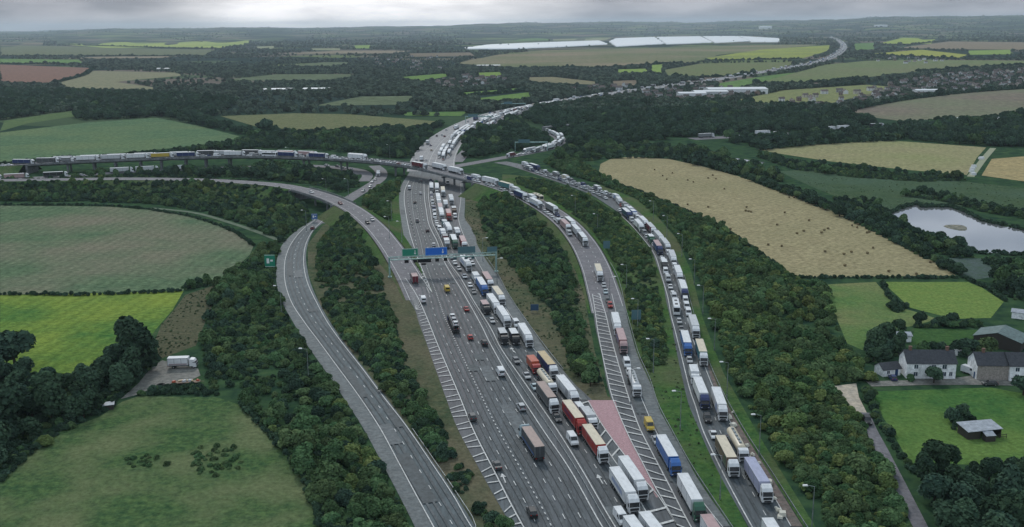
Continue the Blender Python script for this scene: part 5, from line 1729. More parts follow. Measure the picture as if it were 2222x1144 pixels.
def lamp(hx, hy, where, rz=0.0):
    g = G(hx, hy, 11.1)
    zt = terr(g[0] + 1.9 * math.cos(rz), g[1])
    if zt > 0.4:
        g = G(hx, hy, 11.1 + zt)
    e = empty('street_lamp', (g[0] + 1.9 * math.cos(rz), g[1] + 1.9 * math.sin(rz), zt), rz)
    for me in (LPM, LHM):
        o = bpy.data.objects.new(me.name, me); COL.objects.link(o); o.parent = e
    o.name = 'lamp_head'
    reg(e, 'street lamp', 'tall single-arm street lamp', where, 'street lamps along the slip roads')


RA = np.array(RAISED)


def terr(x, y, slope=1.7):
    x = np.atleast_1d(np.asarray(x, float)); y = np.atleast_1d(np.asarray(y, float))
    out = np.zeros(len(x))
    for i0 in range(0, len(x), 2000):
        xx, yy = x[i0:i0 + 2000], y[i0:i0 + 2000]
        d = np.hypot(RA[None, :, 0] - xx[:, None], RA[None, :, 1] - yy[:, None])
        h = RA[None, :, 3] - np.maximum(0, d - RA[None, :, 2]) / slope - 0.4
        out[i0:i0 + 2000] = np.maximum(0, h.max(1))
    return out if len(out) > 1 else float(out[0])


for x_, y_ in ((1635, 899), (1748, 1053), (1566, 785), (1540, 691), (1516, 619), (1498, 562), (1472, 507), (1440, 468), (1411, 436)):
    lamp(x_, y_, 'behind the right barrier of the outer slip road')
for x_, y_ in ((1548, 986), (1463, 848), (1406, 735), (1373, 648), (1350, 574), (1289, 464), (1241, 424)):
    lamp(x_, y_, 'on the grass between the two slip roads')
for x_, y_ in ((1385, 799), (1334, 600), (1056, 516), (1088, 560)):
    lamp(x_, y_, 'beside the barrier of the centre slip road', math.pi)
for x_, y_ in ((596, 620), (652, 756), (841, 436), (862, 480), (835, 470), (748, 388), (655, 456), (700, 388), (620, 320), (840, 314)):
    lamp(x_, y_, 'beside the loop and connector roads')

# ------------------------------------------------------------------ trees
BARK = mat('bark', (0.045, 0.035, 0.028, 1), 0.9)


def leafmat(name, c1, c2, rv=0.3):
    """foliage: light and dark leaf clumps by a per-clump value, each tree a little different"""
    m = bpy.data.materials.new(name); m.use_nodes = True
    t = m.node_tree; b = t.nodes['Principled BSDF']
    b.inputs['Roughness'].default_value = 0.9; b.inputs['Specular IOR Level'].default_value = 0.0
    at = t.nodes.new('ShaderNodeAttribute'); at.attribute_name = 'tone'
    r = t.nodes.new('ShaderNodeMix'); r.data_type = 'RGBA'
    r.inputs[6].default_value = c1; r.inputs[7].default_value = c2
    t.links.new(at.outputs['Fac'], r.inputs[0])
    oi = t.nodes.new('ShaderNodeObjectInfo')
    hs = t.nodes.new('ShaderNodeHueSaturation')
    m1 = t.nodes.new('ShaderNodeMapRange'); m1.inputs[3].default_value, m1.inputs[4].default_value = 1 - rv, 1 + rv
    t.links.new(oi.outputs['Random'], m1.inputs[0]); t.links.new(m1.outputs[0], hs.inputs['Value'])
    m2 = t.nodes.new('ShaderNodeMath'); m2.operation = 'MULTIPLY'; m2.inputs[1].default_value = 7.31
    m3 = t.nodes.new('ShaderNodeMath'); m3.operation = 'FRACT'
    m4 = t.nodes.new('ShaderNodeMapRange'); m4.inputs[3].default_value, m4.inputs[4].default_value = 0.488, 0.54
    t.links.new(oi.outputs['Random'], m2.inputs[0]); t.links.new(m2.outputs[0], m3.inputs[0]); t.links.new(m3.outputs[0], m4.inputs[0])
    t.links.new(m4.outputs[0], hs.inputs['Hue'])
    t.links.new(r.outputs[2], hs.inputs['Color']); t.links.new(hs.outputs[0], b.inputs['Base Color'])
    return m


LEAF = {'dark': leafmat('dark_foliage', (0.026, 0.052, 0.037, 1), (0.064, 0.108, 0.062, 1)),
        'mid': leafmat('green_foliage', (0.048, 0.088, 0.044, 1), (0.122, 0.178, 0.078, 1)),
        'light': leafmat('light_foliage', (0.076, 0.118, 0.046, 1), (0.185, 0.225, 0.080, 1)),
        'far': leafmat('far_foliage', (0.048, 0.080, 0.066, 1), (0.122, 0.155, 0.106, 1), 0.55)}


def crown(seed, n, size, shape, lobes=7, core=True):
    """leaf clumps over several lobes filling a crown of radius ~1 standing on z=0"""
    r = np.random.RandomState(seed)
    hgt = shape[0]; 
    lc = []
    for i in range(lobes):
        a = r.uniform(0, 2 * math.pi); rad = math.sqrt(r.uniform(0, 1)) * 0.6
        zc = r.uniform(shape[1], hgt - 0.42)
        k = 1 - 0.45 * max(0, (zc / hgt - 0.5)) * 2
        lc.append((rad * k * math.cos(a), rad * k * math.sin(a), zc, r.uniform(0.34, 0.55)))
    lc.append((0, 0, hgt * 0.55, 0.62))
    lc = np.array(lc)
    w = lc[:, 3] ** 2; w /= w.sum()
    li = r.choice(len(lc), n, p=w)
    d = r.normal(size=(n, 3)); d /= np.linalg.norm(d, axis=1)[:, None]
    d[:, 2] = np.where(d[:, 2] < -0.35, -d[:, 2], d[:, 2])
    rr = lc[li, 3] * (0.82 + 0.25 * r.uniform(size=n))
    p = lc[li, :3] + d * rr[:, None]
    # drop clumps buried in other lobes
    keep = np.ones(n, bool)
    for c in lc:
        dd = np.linalg.norm(p - c[:3], axis=1)
        keep &= ~(dd < c[3] * 0.72)
    p, d, li = p[keep], d[keep], li[keep]
    n = len(p)
    nor = d * 0.8 + r.normal(size=(n, 3)) * 0.6; nor[:, 2] += 0.55
    nor /= np.linalg.norm(nor, axis=1)[:, None]
    u = np.cross(nor, r.normal(size=(n, 3))); u /= np.linalg.norm(u, axis=1)[:, None]
    v = np.cross(nor, u)
    s = size * r.uniform(0.6, 1.3, n)[:, None]
    vs = np.stack([p - u * s - v * s * 0.6, p + u * s - v * s * 0.7, p + u * s * 0.8 + v * s, p - u * s * 0.7 + v * s * 0.8], 1).reshape(-1, 3)
    vs[:, 2] = np.maximum(vs[:, 2], 0.02)
    fs = [(4 * i, 4 * i + 1, 4 * i + 2, 4 * i + 3) for i in range(n)]
    lobet = r.uniform(0.1, 0.9, len(lc))
    tone = np.clip(lobet[li] * 0.6 + r.uniform(0, 0.5, n), 0, 1)
    tone = list(tone)
    vs = [tuple(q) for q in vs]
    if core:
        for c in lc:
            o = len(vs)
            k = c[3] * 0.8
            for th in (0, 1, 2, 3, 4, 5):
                a = th * math.pi / 3 + c[0]
                vs.append((c[0] + k * math.cos(a), c[1] + k * math.sin(a), c[2]))
            vs.append((c[0], c[1], c[2] + k)); vs.append((c[0], c[1], max(0.02, c[2] - k)))
            for th in range(6):
                fs.append((o + th, o + (th + 1) % 6, o + 6)); fs.append((o + (th + 1) % 6, o + th, o + 7))
                tone += [0.3, 0.3]
    return vs, fs, tone


def crown_mesh(name, m, *a, trunk=False, **k):
    vs, fs, tone = crown(*a, **k)
    me = bpy.data.meshes.new(name)
    nf = len(fs)
    mats = [m]
    if trunk:
        b = MB().cyl((0, 0, 0), (0.02, 0, 0.9), 0.07, 0.04, n=5)
        o = len(vs); vs += b.v; fs += [tuple(i + o for i in q) for q in b.f]; tone += [0] * len(b.f)
        mats.append(BARK)
    me.from_pydata(vs, [], fs)
    for q in mats:
        me.materials.append(q)
    mi = np.zeros(len(fs), np.int32); mi[nf:] = 1
    me.polygons.foreach_set('material_index', mi)
    at = me.attributes.new('tone', 'FLOAT', 'FACE')
    at.data.foreach_set('value', np.array(tone, np.float32))
    me.update()
    return me


def trunk_mesh(seed):
    r = random.Random(seed)
    b = MB().cyl((0, 0, -0.05), (0.02, 0.02, 0.7), 0.075, 0.045, n=7)
    for i in range(4):
        a = i * 1.6 + r.uniform(0, 1)
        b.cyl((0.01, 0.01, 0.4 + 0.07 * i), (0.4 * math.cos(a), 0.4 * math.sin(a), 0.85 + 0.1 * i), 0.03, 0.012, n=5)
    return b.mesh('trunk', BARK)


SHAPES = {'round': (1.75, 0.45), 'tall': (2.3, 0.5), 'bush': (1.15, 0.3)}
TREE = {}
for tone in ('dark', 'mid', 'light'):
    for sh in SHAPES:
        TREE[tone, sh] = [(crown_mesh('crown', LEAF[tone], 10 * i + len(sh) + len(tone) * 100, 1500, 0.105, SHAPES[sh], lobes=8), trunk_mesh(i)) for i in range(3)]

# where trees may stand: polygons of the photo, with density and kind mix
WOOD = [
    ('bank left of the loop road', [(470, 622), (545, 562), (600, 525), (640, 503), (668, 492), (640, 500), (606, 535), (596, 570), (594, 620), (606, 660), (628, 705), (660, 750), (700, 808), (738, 862), (782, 934), (822, 1008), (862, 1084), (890, 1144), (925, 1220), (740, 1220), (704, 1144), (668, 1055), (640, 1005), (600, 950), (560, 905), (520, 870), (462, 850), (452, 800), (440, 750), (450, 690)], (3.0, 5.2), (0.5, 0.42, 0.08), 1.0),
    ('bank above the arable field', [(-30, 403), (200, 400), (420, 402), (540, 409), (630, 426), (655, 446), (672, 465), (668, 488), (640, 498), (600, 520), (565, 500), (500, 478), (440, 460), (330, 442), (0, 436)], (3.0, 5.0), (0.65, 0.33, 0.02), 1.0),
    ('strip between loop road and motorway', [(722, 492), (760, 486), (790, 530), (818, 590), (842, 660), (862, 730), (885, 800), (936, 895), (988, 985), (1050, 1080), (1088, 1144), (1130, 1220), (1080, 1220), (1040, 1144), (985, 1060), (940, 992), (893, 925), (842, 856), (795, 795), (752, 740), (722, 700), (700, 655), (685, 610), (690, 540)], (2.2, 4.2), (0.55, 0.4, 0.05), 0.8),
    ('grass triangle by the motorway', [(785, 440), (810, 418), (866, 392), (864, 420), (840, 445), (850, 480), (835, 478), (800, 452)], (1.6, 3.0), (0.2, 0.6, 0.2), 0.9),
    ('bank between motorway and centre slip road', [(1040, 440), (1090, 436), (1150, 468), (1205, 520), (1235, 570), (1250, 640), (1262, 720), (1280, 790), (1296, 838), (1270, 842), (1238, 790), (1215, 735), (1196, 672), (1160, 640), (1120, 590), (1080, 545), (1050, 500)], (2.4, 4.6), (0.55, 0.42, 0.03), 1.0),
    ('bank between the two slip roads', [(1120, 388), (1180, 392), (1250, 418), (1320, 455), (1370, 505), (1405, 550), (1420, 600), (1432, 660), (1442, 740), (1448, 790), (1410, 820), (1388, 745), (1368, 670), (1350, 600), (1315, 540), (1260, 478), (1190, 425), (1120, 400)], (1.8, 3.8), (0.35, 0.45, 0.2), 0.62),
    ('right wooded bank', [(1180, 352), (1260, 352), (1300, 382), (1350, 405), (1420, 432), (1500, 466), (1580, 506), (1650, 554), (1720, 606), (1782, 622), (1812, 690), (1832, 748), (1868, 800), (1862, 828), (1806, 836), (1832, 880), (1866, 915), (1905, 1005), (1975, 1144), (2010, 1220), (1850, 1220), (1800, 1144), (1732, 1050), (1650, 930), (1590, 820), (1552, 715), (1520, 610), (1492, 545), (1440, 480), (1380, 430), (1300, 398), (1220, 376)], (2.8, 5.2), (0.14, 0.54, 0.32), 1.0),
    ('dark wood at the lower right', [(1990, 1030), (2060, 1012), (2230, 1004), (2300, 1004), (2300, 1250), (2080, 1250), (2030, 1130)], (3.2, 5.5), (1, 0, 0), 1.0),
    ('dark wood left of the pasture', [(-40, 800), (60, 800), (130, 830), (200, 822), (250, 805), (268, 770), (300, 760), (330, 770), (325, 800), (290, 838), (258, 875), (205, 905), (115, 950), (50, 992), (-40, 1050)], (3.8, 6.5), (0.93, 0.07, 0), 1.0),
    ('hedge along the stubble field', [(1605, 384), (1720, 412), (1850, 465), (1960, 520), (2040, 560), (2090, 600), (2078, 604), (2030, 576), (1960, 536), (1850, 482), (1720, 428)], (2.2, 3.8), (0.75, 0.25, 0), 1.0),
    ('scrub around the pond', [(1810, 430), (1900, 440), (1930, 460), (1975, 498), (2040, 518), (2110, 545), (2110, 560), (2060, 562), (1990, 528), (1880, 480), (1810, 450)], (2.0, 3.6), (0.7, 0.3, 0), 0.5),
    ('scrub behind the pond', [(1950, 425), (2060, 440), (2130, 460), (2300, 490), (2300, 470), (2130, 440), (2000, 415)], (1.8, 3.4), (0.6, 0.4, 0), 0.4),
    ('trees right of the pond', [(2120, 560), (2222, 565), (2300, 570), (2300, 660), (2200, 652), (2150, 622), (2160, 590)], (2.6, 4.5), (0.7, 0.3, 0), 0.9),
    ('garden trees behind the white house', [(1876, 770), (1885, 735), (1940, 712), (1985, 720), (1940, 740), (1960, 768), (1930, 782), (1880, 790)], (2.8, 4.4), (0.85, 0.15, 0), 1.0),
    ('hedge behind the lawn', [(1985, 702), (2130, 702), (2130, 712), (1985, 712)], (2.0, 3.0), (0.6, 0.4, 0), 1.0),
    ('garden hedge by the houses', [(2000, 762), (2080, 768), (2170, 770), (2175, 778), (2080, 776), (2000, 770)], (2.0, 3.2), (0.75, 0.25, 0), 0.8),
    ('hedge along the country lane', [(1872, 845), (1886, 850), (1898, 890), (1934, 945), (1972, 1010), (1990, 1020), (1976, 1030), (1930, 965), (1895, 905), (1876, 870)], (1.4, 2.4), (0.8, 0.2, 0), 1.0),
    ('trees by the farm shed', [(2062, 912), (2090, 905), (2120, 912), (2100, 925), (2068, 932)], (1.8, 2.8), (1, 0, 0), 1.0),
    ('hedge by the box lorry yard', [(340, 845), (440, 838), (480, 850), (470, 860), (300, 858)], (1.2, 2.2), (0.8, 0.2, 0), 1.0),
    ('hedge below the arable field', [(395, 622), (470, 612), (468, 618), (402, 630)], (1.4, 2.4), (0.7, 0.3, 0), 1.0),
    ('left tree by the bright field', [(250, 792), (255, 760), (275, 742), (320, 745), (328, 780), (290, 800)], (4.5, 6.0), (1, 0, 0), 1.0),
    ('hedge between the paddocks', [(1922, 668), (1940, 662), (1965, 668), (1955, 682)], (1.6, 2.6), (0.9, 0.1, 0), 1.0),
    ('scrub above the stubble field', [(1200, 330), (1300, 318), (1450, 320), (1560, 335), (1640, 368), (1700, 395), (1640, 392), (1590, 376), (1520, 354), (1450, 340), (1370, 335), (1310, 340), (1290, 350), (1200, 350)], (3.0, 5.0), (0.55, 0.4, 0.05), 0.9),
    ('scrub below the far stubble', [(1640, 340), (1750, 352), (1900, 372), (2060, 386), (2100, 392), (2000, 395), (1850, 385), (1720, 368)], (2.4, 4.0), (0.6, 0.35, 0.05), 0.8),
    ('wood under the flyover', [(90, 398), (200, 384), (340, 377), (480, 370), (620, 367), (700, 370), (780, 392), (780, 404), (740, 420), (700, 405), (620, 394), (480, 385), (340, 384), (200, 388)], (3.0, 5.4), (0.6, 0.38, 0.02), 0.9),
    ('wood behind the flyover', [(430, 330), (520, 312), (560, 296), (640, 296), (760, 288), (900, 285), (965, 270), (930, 300), (905, 330), (890, 345), (780, 335), (640, 322), (500, 326)], (3.2, 5.5), (0.7, 0.3, 0), 1.0),
    ('hedge at the green pasture', [(0, 356), (250, 336), (420, 322), (500, 310), (505, 318), (430, 328), (250, 342), (0, 364)], (1.6, 2.6), (0.8, 0.2, 0), 0.9),
    ('wood inside the motorway bend', [(992, 345), (985, 325), (1000, 300), (1046, 272), (1066, 280), (1120, 262), (1150, 285), (1192, 300), (1190, 312), (1150, 324), (1080, 335), (1030, 345)], (3.4, 5.8), (0.8, 0.2, 0), 1.0),
    ('long wood right of the motorway', [(1195, 285), (1130, 256), (1200, 232), (1300, 222), (1560, 226), (1800, 242), (1880, 262), (1900, 274), (1760, 284), (1560, 294), (1480, 300), (1350, 312), (1230, 316), (1225, 300)], (4.0, 7.0), (0.9, 0.1, 0), 1.0),
    ('wood beyond the far stubble', [(1560, 306), (1700, 300), (1880, 288), (1960, 272), (2080, 266), (2222, 252), (2300, 248), (2300, 325), (2222, 320), (2150, 318), (1930, 302), (1800, 309), (1650, 322)], (4.0, 6.5), (0.8, 0.2, 0), 1.0),
    ('dark wood above the pasture', [(0, 200), (200, 205), (320, 208), (420, 212), (520, 222), (480, 248), (430, 260), (480, 275), (560, 292), (540, 296), (430, 272), (340, 254), (190, 262), (150, 255), (150, 240), (0, 262)], (5.0, 8.0), (0.95, 0.05, 0), 1.0),
    ('hedge right of the dry meadow', [(640, 246), (700, 247), (690, 262), (670, 262)], (3.0, 5.0), (1, 0, 0), 0.3),
]
CLS = {'road': 1, 'field': 2, 'water': 3}
excl = [(p, c) for p, c in FPOLY]


def near_line(x, y, line, w, pad):
    q = line.p[::3, :2]
    d = np.full(len(x), 1e9)
    for i0 in range(0, len(x), 3000):
        d[i0:i0 + 3000] = np.sqrt(((x[i0:i0 + 3000, None] - q[None, :, 0]) ** 2 + (y[i0:i0 + 3000, None] - q[None, :, 1]) ** 2).min(1))
    return d < w + pad


def clear_of_roads(x, y, pad):
    ok = np.ones(len(x), bool)
    for l, wl, wr in ROADL:
        ok &= ~near_line(x, y, l, float(max(wl.max(), wr.max())), pad)
    return ok


TREES = []     # x, y, z, radius, tone, shape, where, height scale
for name, poly, (r0, r1), mixv, dens in WOOD:
    if 'bank' in name or 'strip' in name:
        r0, r1 = r0 * 0.50, r1 * 0.68
        mixv = (mixv[0] * 0.72, mixv[1] * 1.1, 0)
    pg = np.array([G(a, b)[:2] for a, b in poly])
    lo, hi = pg.min(0), pg.max(0)
    area = (hi - lo).prod()
    rm = (r0 + r1) / 2
    n = int(min(60000, area / (rm * rm * 1.15) * dens))
    x = nrs.uniform(lo[0], hi[0], n); y = nrs.uniform(lo[1], hi[1], n)
    px, py = P(x, y)
    ok = inpoly(px, py, poly) & (px > -120) & (px < 2340)
    x, y = x[ok], y[ok]; px, py = px[ok], py[ok]
    for pl, c in excl:
        if c in ('road', 'water') or (c == 'field' and rm > 3):
            ok = np.ones(len(x), bool)
            for dx, dy in ((-1.8, 0), (1.8, 0), (0, 2.2)):
                qx, qy = P(x + dx, y + dy)
                ok &= ~inpoly(qx, qy, pl)
            x, y, px, py = x[ok], y[ok], px[ok], py[ok]
    if len(x):
        ok = clear_of_roads(x, y, 2.0)
        for h_ in (3.0, 6.5):
            f_ = CAMZ / (CAMZ - h_)
            for l_ in (MW, FARR, FARS):
                ok &= ~near_line(x * f_, y * f_, l_, 16 if l_ is MW else 7, 0)
        for h_ in (9.5, 12.5):
            f_ = CAMZ / (CAMZ - h_)
            ok &= ~near_line(x * f_, y * f_, FARR, 7, 0)
        x, y = x[ok], y[ok]
    if not len(x):
        continue
    # density is patchy
    zt = np.atleast_1d(terr(x, y))
    for i in range(len(x)):
        pn = 0.5 + 0.5 * math.sin(x[i] * 0.075 + 1.3 * math.sin(y[i] * 0.05)) * math.cos(y[i] * 0.06 + x[i] * 0.02)
        r = (r0 + (r1 - r0) * rnd.random() ** 1.6) * (0.66 + 0.4 * pn)
        if (dens < 1 or 'bank' in name) and rnd.random() > 0.34 + 0.8 * pn:
            continue
        u = rnd.random() * 0.6 + 0.4 * pn
        tone = 'dark' if u < mixv[0] else ('mid' if u < mixv[0] + mixv[1] else 'light')
        sh = 'bush' if r < 1.9 else ('round' if rnd.random() < 0.7 else 'tall')
        if ('bank' in name or 'strip' in name) and rnd.random() < 0.6:
            sh = 'bush'
        TREES.append((float(x[i]), float(y[i]), float(zt[i]), r, tone, sh, name))
UNDER = []
for name, poly, (r0, r1), mixv, dens in WOOD:
    pg = np.array([G(a, b)[:2] for a, b in poly])
    if np.hypot(*pg.mean(0)) > 800:
        continue
    lo, hi = pg.min(0), pg.max(0)
    n = int(min(50000, (hi - lo).prod() / 2.6))
    x = nrs.uniform(lo[0], hi[0], n); y = nrs.uniform(lo[1], hi[1], n)
    px, py = P(x, y)
    ok = inpoly(px, py, poly) & (px > -40) & (px < 2260) & (py < 1180)
    x, y, px, py = x[ok], y[ok], px[ok], py[ok]
    for pl, c in excl:
        if c in ('road', 'water'):
            ok = ~inpoly(px, py, pl)
            x, y, px, py = x[ok], y[ok], px[ok], py[ok]
    if not len(x):
        continue
    ok = clear_of_roads(x, y, 1.0)
    x, y = x[ok], y[ok]
    if not len(x):
        continue
    zt = np.atleast_1d(terr(x, y))
    for i in range(len(x)):
        pn = 0.5 + 0.5 * math.sin(x[i] * 0.05 + 2) * math.cos(y[i] * 0.043 + 1)
        u = rnd.random() * 0.7 + 0.3 * pn
        if pn + 0.35 * math.sin(x[i] * 0.31) * math.sin(y[i] * 0.27) < 0.24:
            continue
        UNDER.append((float(x[i]), float(y[i]), float(zt[i]) - 0.1, rnd.uniform(0.6, 1.0 + 0.8 * pn), 'dark' if u < mixv[0] * 0.85 else ('mid' if u < mixv[0] + mixv[1] * 0.9 else 'light'), 'bush', name))
# thin crowded stands so crowns stay apart by a share of their radius
grid = {}
kept = []
rnd.shuffle(TREES)
for t in TREES:
    c = (int(t[0] // 8), int(t[1] // 8))
    bad = False
    for i in (-1, 0, 1):
        for j in (-1, 0, 1):
            for q in grid.get((c[0] + i, c[1] + j), ()):
                if (q[0] - t[0]) ** 2 + (q[1] - t[1]) ** 2 < (0.47 * (q[3] + t[3])) ** 2:
                    bad = True; break
    if not bad:
        grid.setdefault(c, []).append(t); kept.append(t)
TREES = kept
# a few named single trees: x, y, radius, tone, shape, where
for (a, b, r, tone, sh, w_) in ((286, 775, 6.8, 'dark', 'round', 'corner of the bright green field'), (34, 800, 7.5, 'dark', 'round', 'left end of the bright green field'), (100, 966, 2.3, 'light', 'bush', 'edge of the pasture'),
                                (2026, 832, 3.2, 'dark', 'round', 'front of the white house'), (1888, 826, 2.6, 'light', 'bush', 'corner of the farm track'), (1975, 826, 1.6, 'mid', 'bush', 'track by the white house'),
                                (2220, 858, 3.4, 'dark', 'round', 'right end of the farm track'), (1943, 665, 2.6, 'dark', 'bush', 'corner between the paddocks'),
                                (1822, 470, 4.2, 'dark', 'tall', 'hedge corner of the stubble field'), (1866, 476, 4.0, 'dark', 'tall', 'hedge above the pond'), (2040, 525, 3.8, 'dark', 'round', 'near bank of the pond'), (2075, 540, 3.4, 'dark', 'round', 'near bank of the pond'),
                                (1790, 378, 5.0, 'mid', 'round', 'scrub above the pond meadow'), (1912, 750, 4.6, 'dark', 'round', 'garden behind the white house'), (2100, 770, 3.6, 'dark', 'round', 'garden of the long house'), (2138, 770, 3.6, 'mid', 'round', 'garden of the long house')):
    g = G(a, b)
    TREES.append((g[0], g[1], 0.0, r, tone, sh, w_))
# hedgerow and single far trees drawn as lines
HEDGE = [[(0, 640), (200, 641), (395, 633)], [(1728, 604), (1900, 604), (2100, 604)], [(1785, 616), (1780, 680)], [(1915, 612), (1935, 650), (1968, 668)], [(2100, 608), (2140, 625), (2180, 655)],
         [(560, 276), (640, 290), (930, 281)], [(120, 181), (180, 165), (205, 149)], [(1440, 168), (1560, 168), (1640, 160)], [(1130, 147), (1300, 147), (1480, 137)], [(1530, 133), (1740, 128)],
         [(985, 209), (1060, 206), (1146, 197)], [(1590, 229), (1650, 229), (1800, 227)], [(1640, 182), (1720, 182), (1880, 170)], [(1700, 195), (1880, 183)], [(1840, 241), (1970, 217), (2100, 202), (2222, 193)],
         [(1645, 326), (1790, 313), (1930, 306)], [(0, 122), (440, 122)], [(0, 139), (180, 140)], [(1885, 119), (1960, 123), (2080, 128), (2222, 128)], [(1950, 100), (2060, 89)], [(0, 1046), (60, 990), (120, 944)],
         [(1990, 156), (2222, 141)], [(150, 98), (350, 104), (470, 106)], [(350, 86), (440, 91)], [(1320, 344), (1450, 344), (1520, 358), (1600, 380)], [(330, 457), (400, 468), (460, 485), (520, 511), (550, 535)], [(0, 446), (240, 448), (330, 456)],
         [(524, 880), (560, 920), (600, 960), (640, 1010), (668, 1060), (700, 1144)], [(1300, 398), (1340, 402), (1420, 430), (1500, 464), (1580, 504), (1650, 552), (1720, 604)]]
FARP = []
for h in HEDGE:
    l = Line(h, 0, 2.0)
    d = float(np.hypot(*l.p[:, :2].mean(0)))
    sp = 1.6 if d < 700 else 5.0
    s = 0.0
    while s < l.s[-1]:
        p, _ = l.at(s, rnd.uniform(-0.6, 0.6))
        r = rnd.uniform(0.7, 1.3) if d < 700 else rnd.uniform(2.2, 4.6)
        if d > 700 and rnd.random() < 0.12:
            r *= 1.6
        FARP.append((p[0], p[1], 0.0, r))
        s += sp * rnd.uniform(0.7, 1.5)

# the 300 trees that show largest stand as trees of their own
def app(t):
    px, py = P(t[0], t[1], t[2] + t[3])
    vis = 0 if (px < -30 or px > 2250 or py > 1190) else 1
    return -vis * t[3] / math.hypot(t[0], t[1])


TREES.sort(key=app)
shw = {'round': 'tree', 'tall': 'tall tree', 'bush': 'bush'}
tnw = {'dark': 'dark green', 'mid': 'mid green', 'light': 'yellow-green'}


def place_tree(t, i):
    x, y, z, r, tone, sh, where = t
    cm, tm = TREE[tone, sh][i % 3]
    e = empty('bush' if sh == 'bush' else 'tree', (x, y, z), rnd.uniform(0, 6.28))
    e.scale = (r, r, r * rnd.uniform(0.85, 1.15))
    c = bpy.data.objects.new('crown', cm); COL.objects.link(c); c.parent = e
    k = bpy.data.objects.new('trunk', tm); COL.objects.link(k); k.parent = e
    prep = 'at the ' if where.startswith(('corner', 'left end', 'edge', 'front', 'right end', 'track', 'hedge corner', 'near bank')) else 'in the '
    reg(e, 'bush' if sh == 'bush' else 'tree', ('large ' if r > 4.5 else '') + tnw[tone] + ' ' + shw[sh], prep + where, 'trees and bushes around the junction')


for i, t in enumerate(TREES[:300]):
    place_tree(t, i)
REST = TREES[300:] + UNDER


def gn_scatter(name, pts, meshes, label):
    """one woodland object: a tree mesh on each point"""
    P_ = np.array([(p[0], p[1], p[2]) for p in pts], np.float32)
    me = bpy.data.meshes.new(name)
    me.vertices.add(len(P_)); me.vertices.foreach_set('co', P_.ravel())
    n = len(P_)
    a = me.attributes.new('scl', 'FLOAT_VECTOR', 'POINT')
    r = np.array([p[3] for p in pts], np.float32)
    sc = np.stack([r, r, r * nrs.uniform(0.8, 1.2, n)], 1).astype(np.float32)
    a.data.foreach_set('vector', sc.ravel())
    a = me.attributes.new('rot', 'FLOAT_VECTOR', 'POINT')
    ro = np.zeros((n, 3), np.float32); ro[:, 2] = nrs.uniform(0, 6.28, n)
    a.data.foreach_set('vector', ro.ravel())
    a = me.attributes.new('var', 'INT', 'POINT')
    a.data.foreach_set('value', nrs.randint(0, len(meshes), n).astype(np.int32))
    o = bpy.data.objects.new(name, me); COL.objects.link(o)
    ng = bpy.data.node_groups.new('scatter', 'GeometryNodeTree')
    ng.interface.new_socket('Geometry', in_out='INPUT', socket_type='NodeSocketGeometry')
    ng.interface.new_socket('Geometry', in_out='OUTPUT', socket_type='NodeSocketGeometry')
    gi = ng.nodes.new('NodeGroupInput'); go = ng.nodes.new('NodeGroupOutput')
    iop = ng.nodes.new('GeometryNodeInstanceOnPoints')
    iop.inputs['Pick Instance'].default_value = True
    jn = ng.nodes.new('GeometryNodeJoinGeometry')
    for me_ in meshes:
        so = bpy.data.objects.new(me_.name + '_source', me_)
        oi = ng.nodes.new('GeometryNodeObjectInfo'); oi.inputs['Object'].default_value = so
        oi.inputs['As Instance'].default_value = True
        ng.links.new(oi.outputs['Geometry'], jn.inputs[0])
    for nm, dt_, sock in (('scl', 'FLOAT_VECTOR', 'Scale'), ('rot', 'FLOAT_VECTOR', 'Rotation'), ('var', 'INT', 'Instance Index')):
        na = ng.nodes.new('GeometryNodeInputNamedAttribute'); na.data_type = dt_; na.inputs['Name'].default_value = nm
        ng.links.new(na.outputs['Attribute'], iop.inputs[sock])
    ng.links.new(gi.outputs[0], iop.inputs['Points'])
    ng.links.new(jn.outputs[0], iop.inputs['Instance'])
    ng.links.new(iop.outputs[0], go.inputs[0])
    md = o.modifiers.new('scatter', 'NODES'); md.node_group = ng
    o['kind'] = 'stuff'; o['category'] = 'woodland'; o['label'] = label
    return o


for tone, lbl in (('dark', 'dense dark green trees and scrub covering the banks'), ('mid', 'mid green bushes mixed through the roadside banks'), ('light', 'yellow-green bushes dotted over the right bank')):
    pts = [t for t in REST if t[4] == tone]
    for nm, grp in (('woodland', [t for t in pts if t[5] != 'bush']), ('undergrowth', [t for t in pts if t[5] == 'bush'])):
        if grp:
            ms = [crown_mesh('crown', LEAF[tone], 500 + 10 * i + len(tone), 900, 0.14, SHAPES['round' if nm == 'woodland' else 'bush'], trunk=True) for i in range(3)]
            gn_scatter(nm, grp, ms, lbl + (', taller trees' if nm == 'woodland' else ', low bushes'))

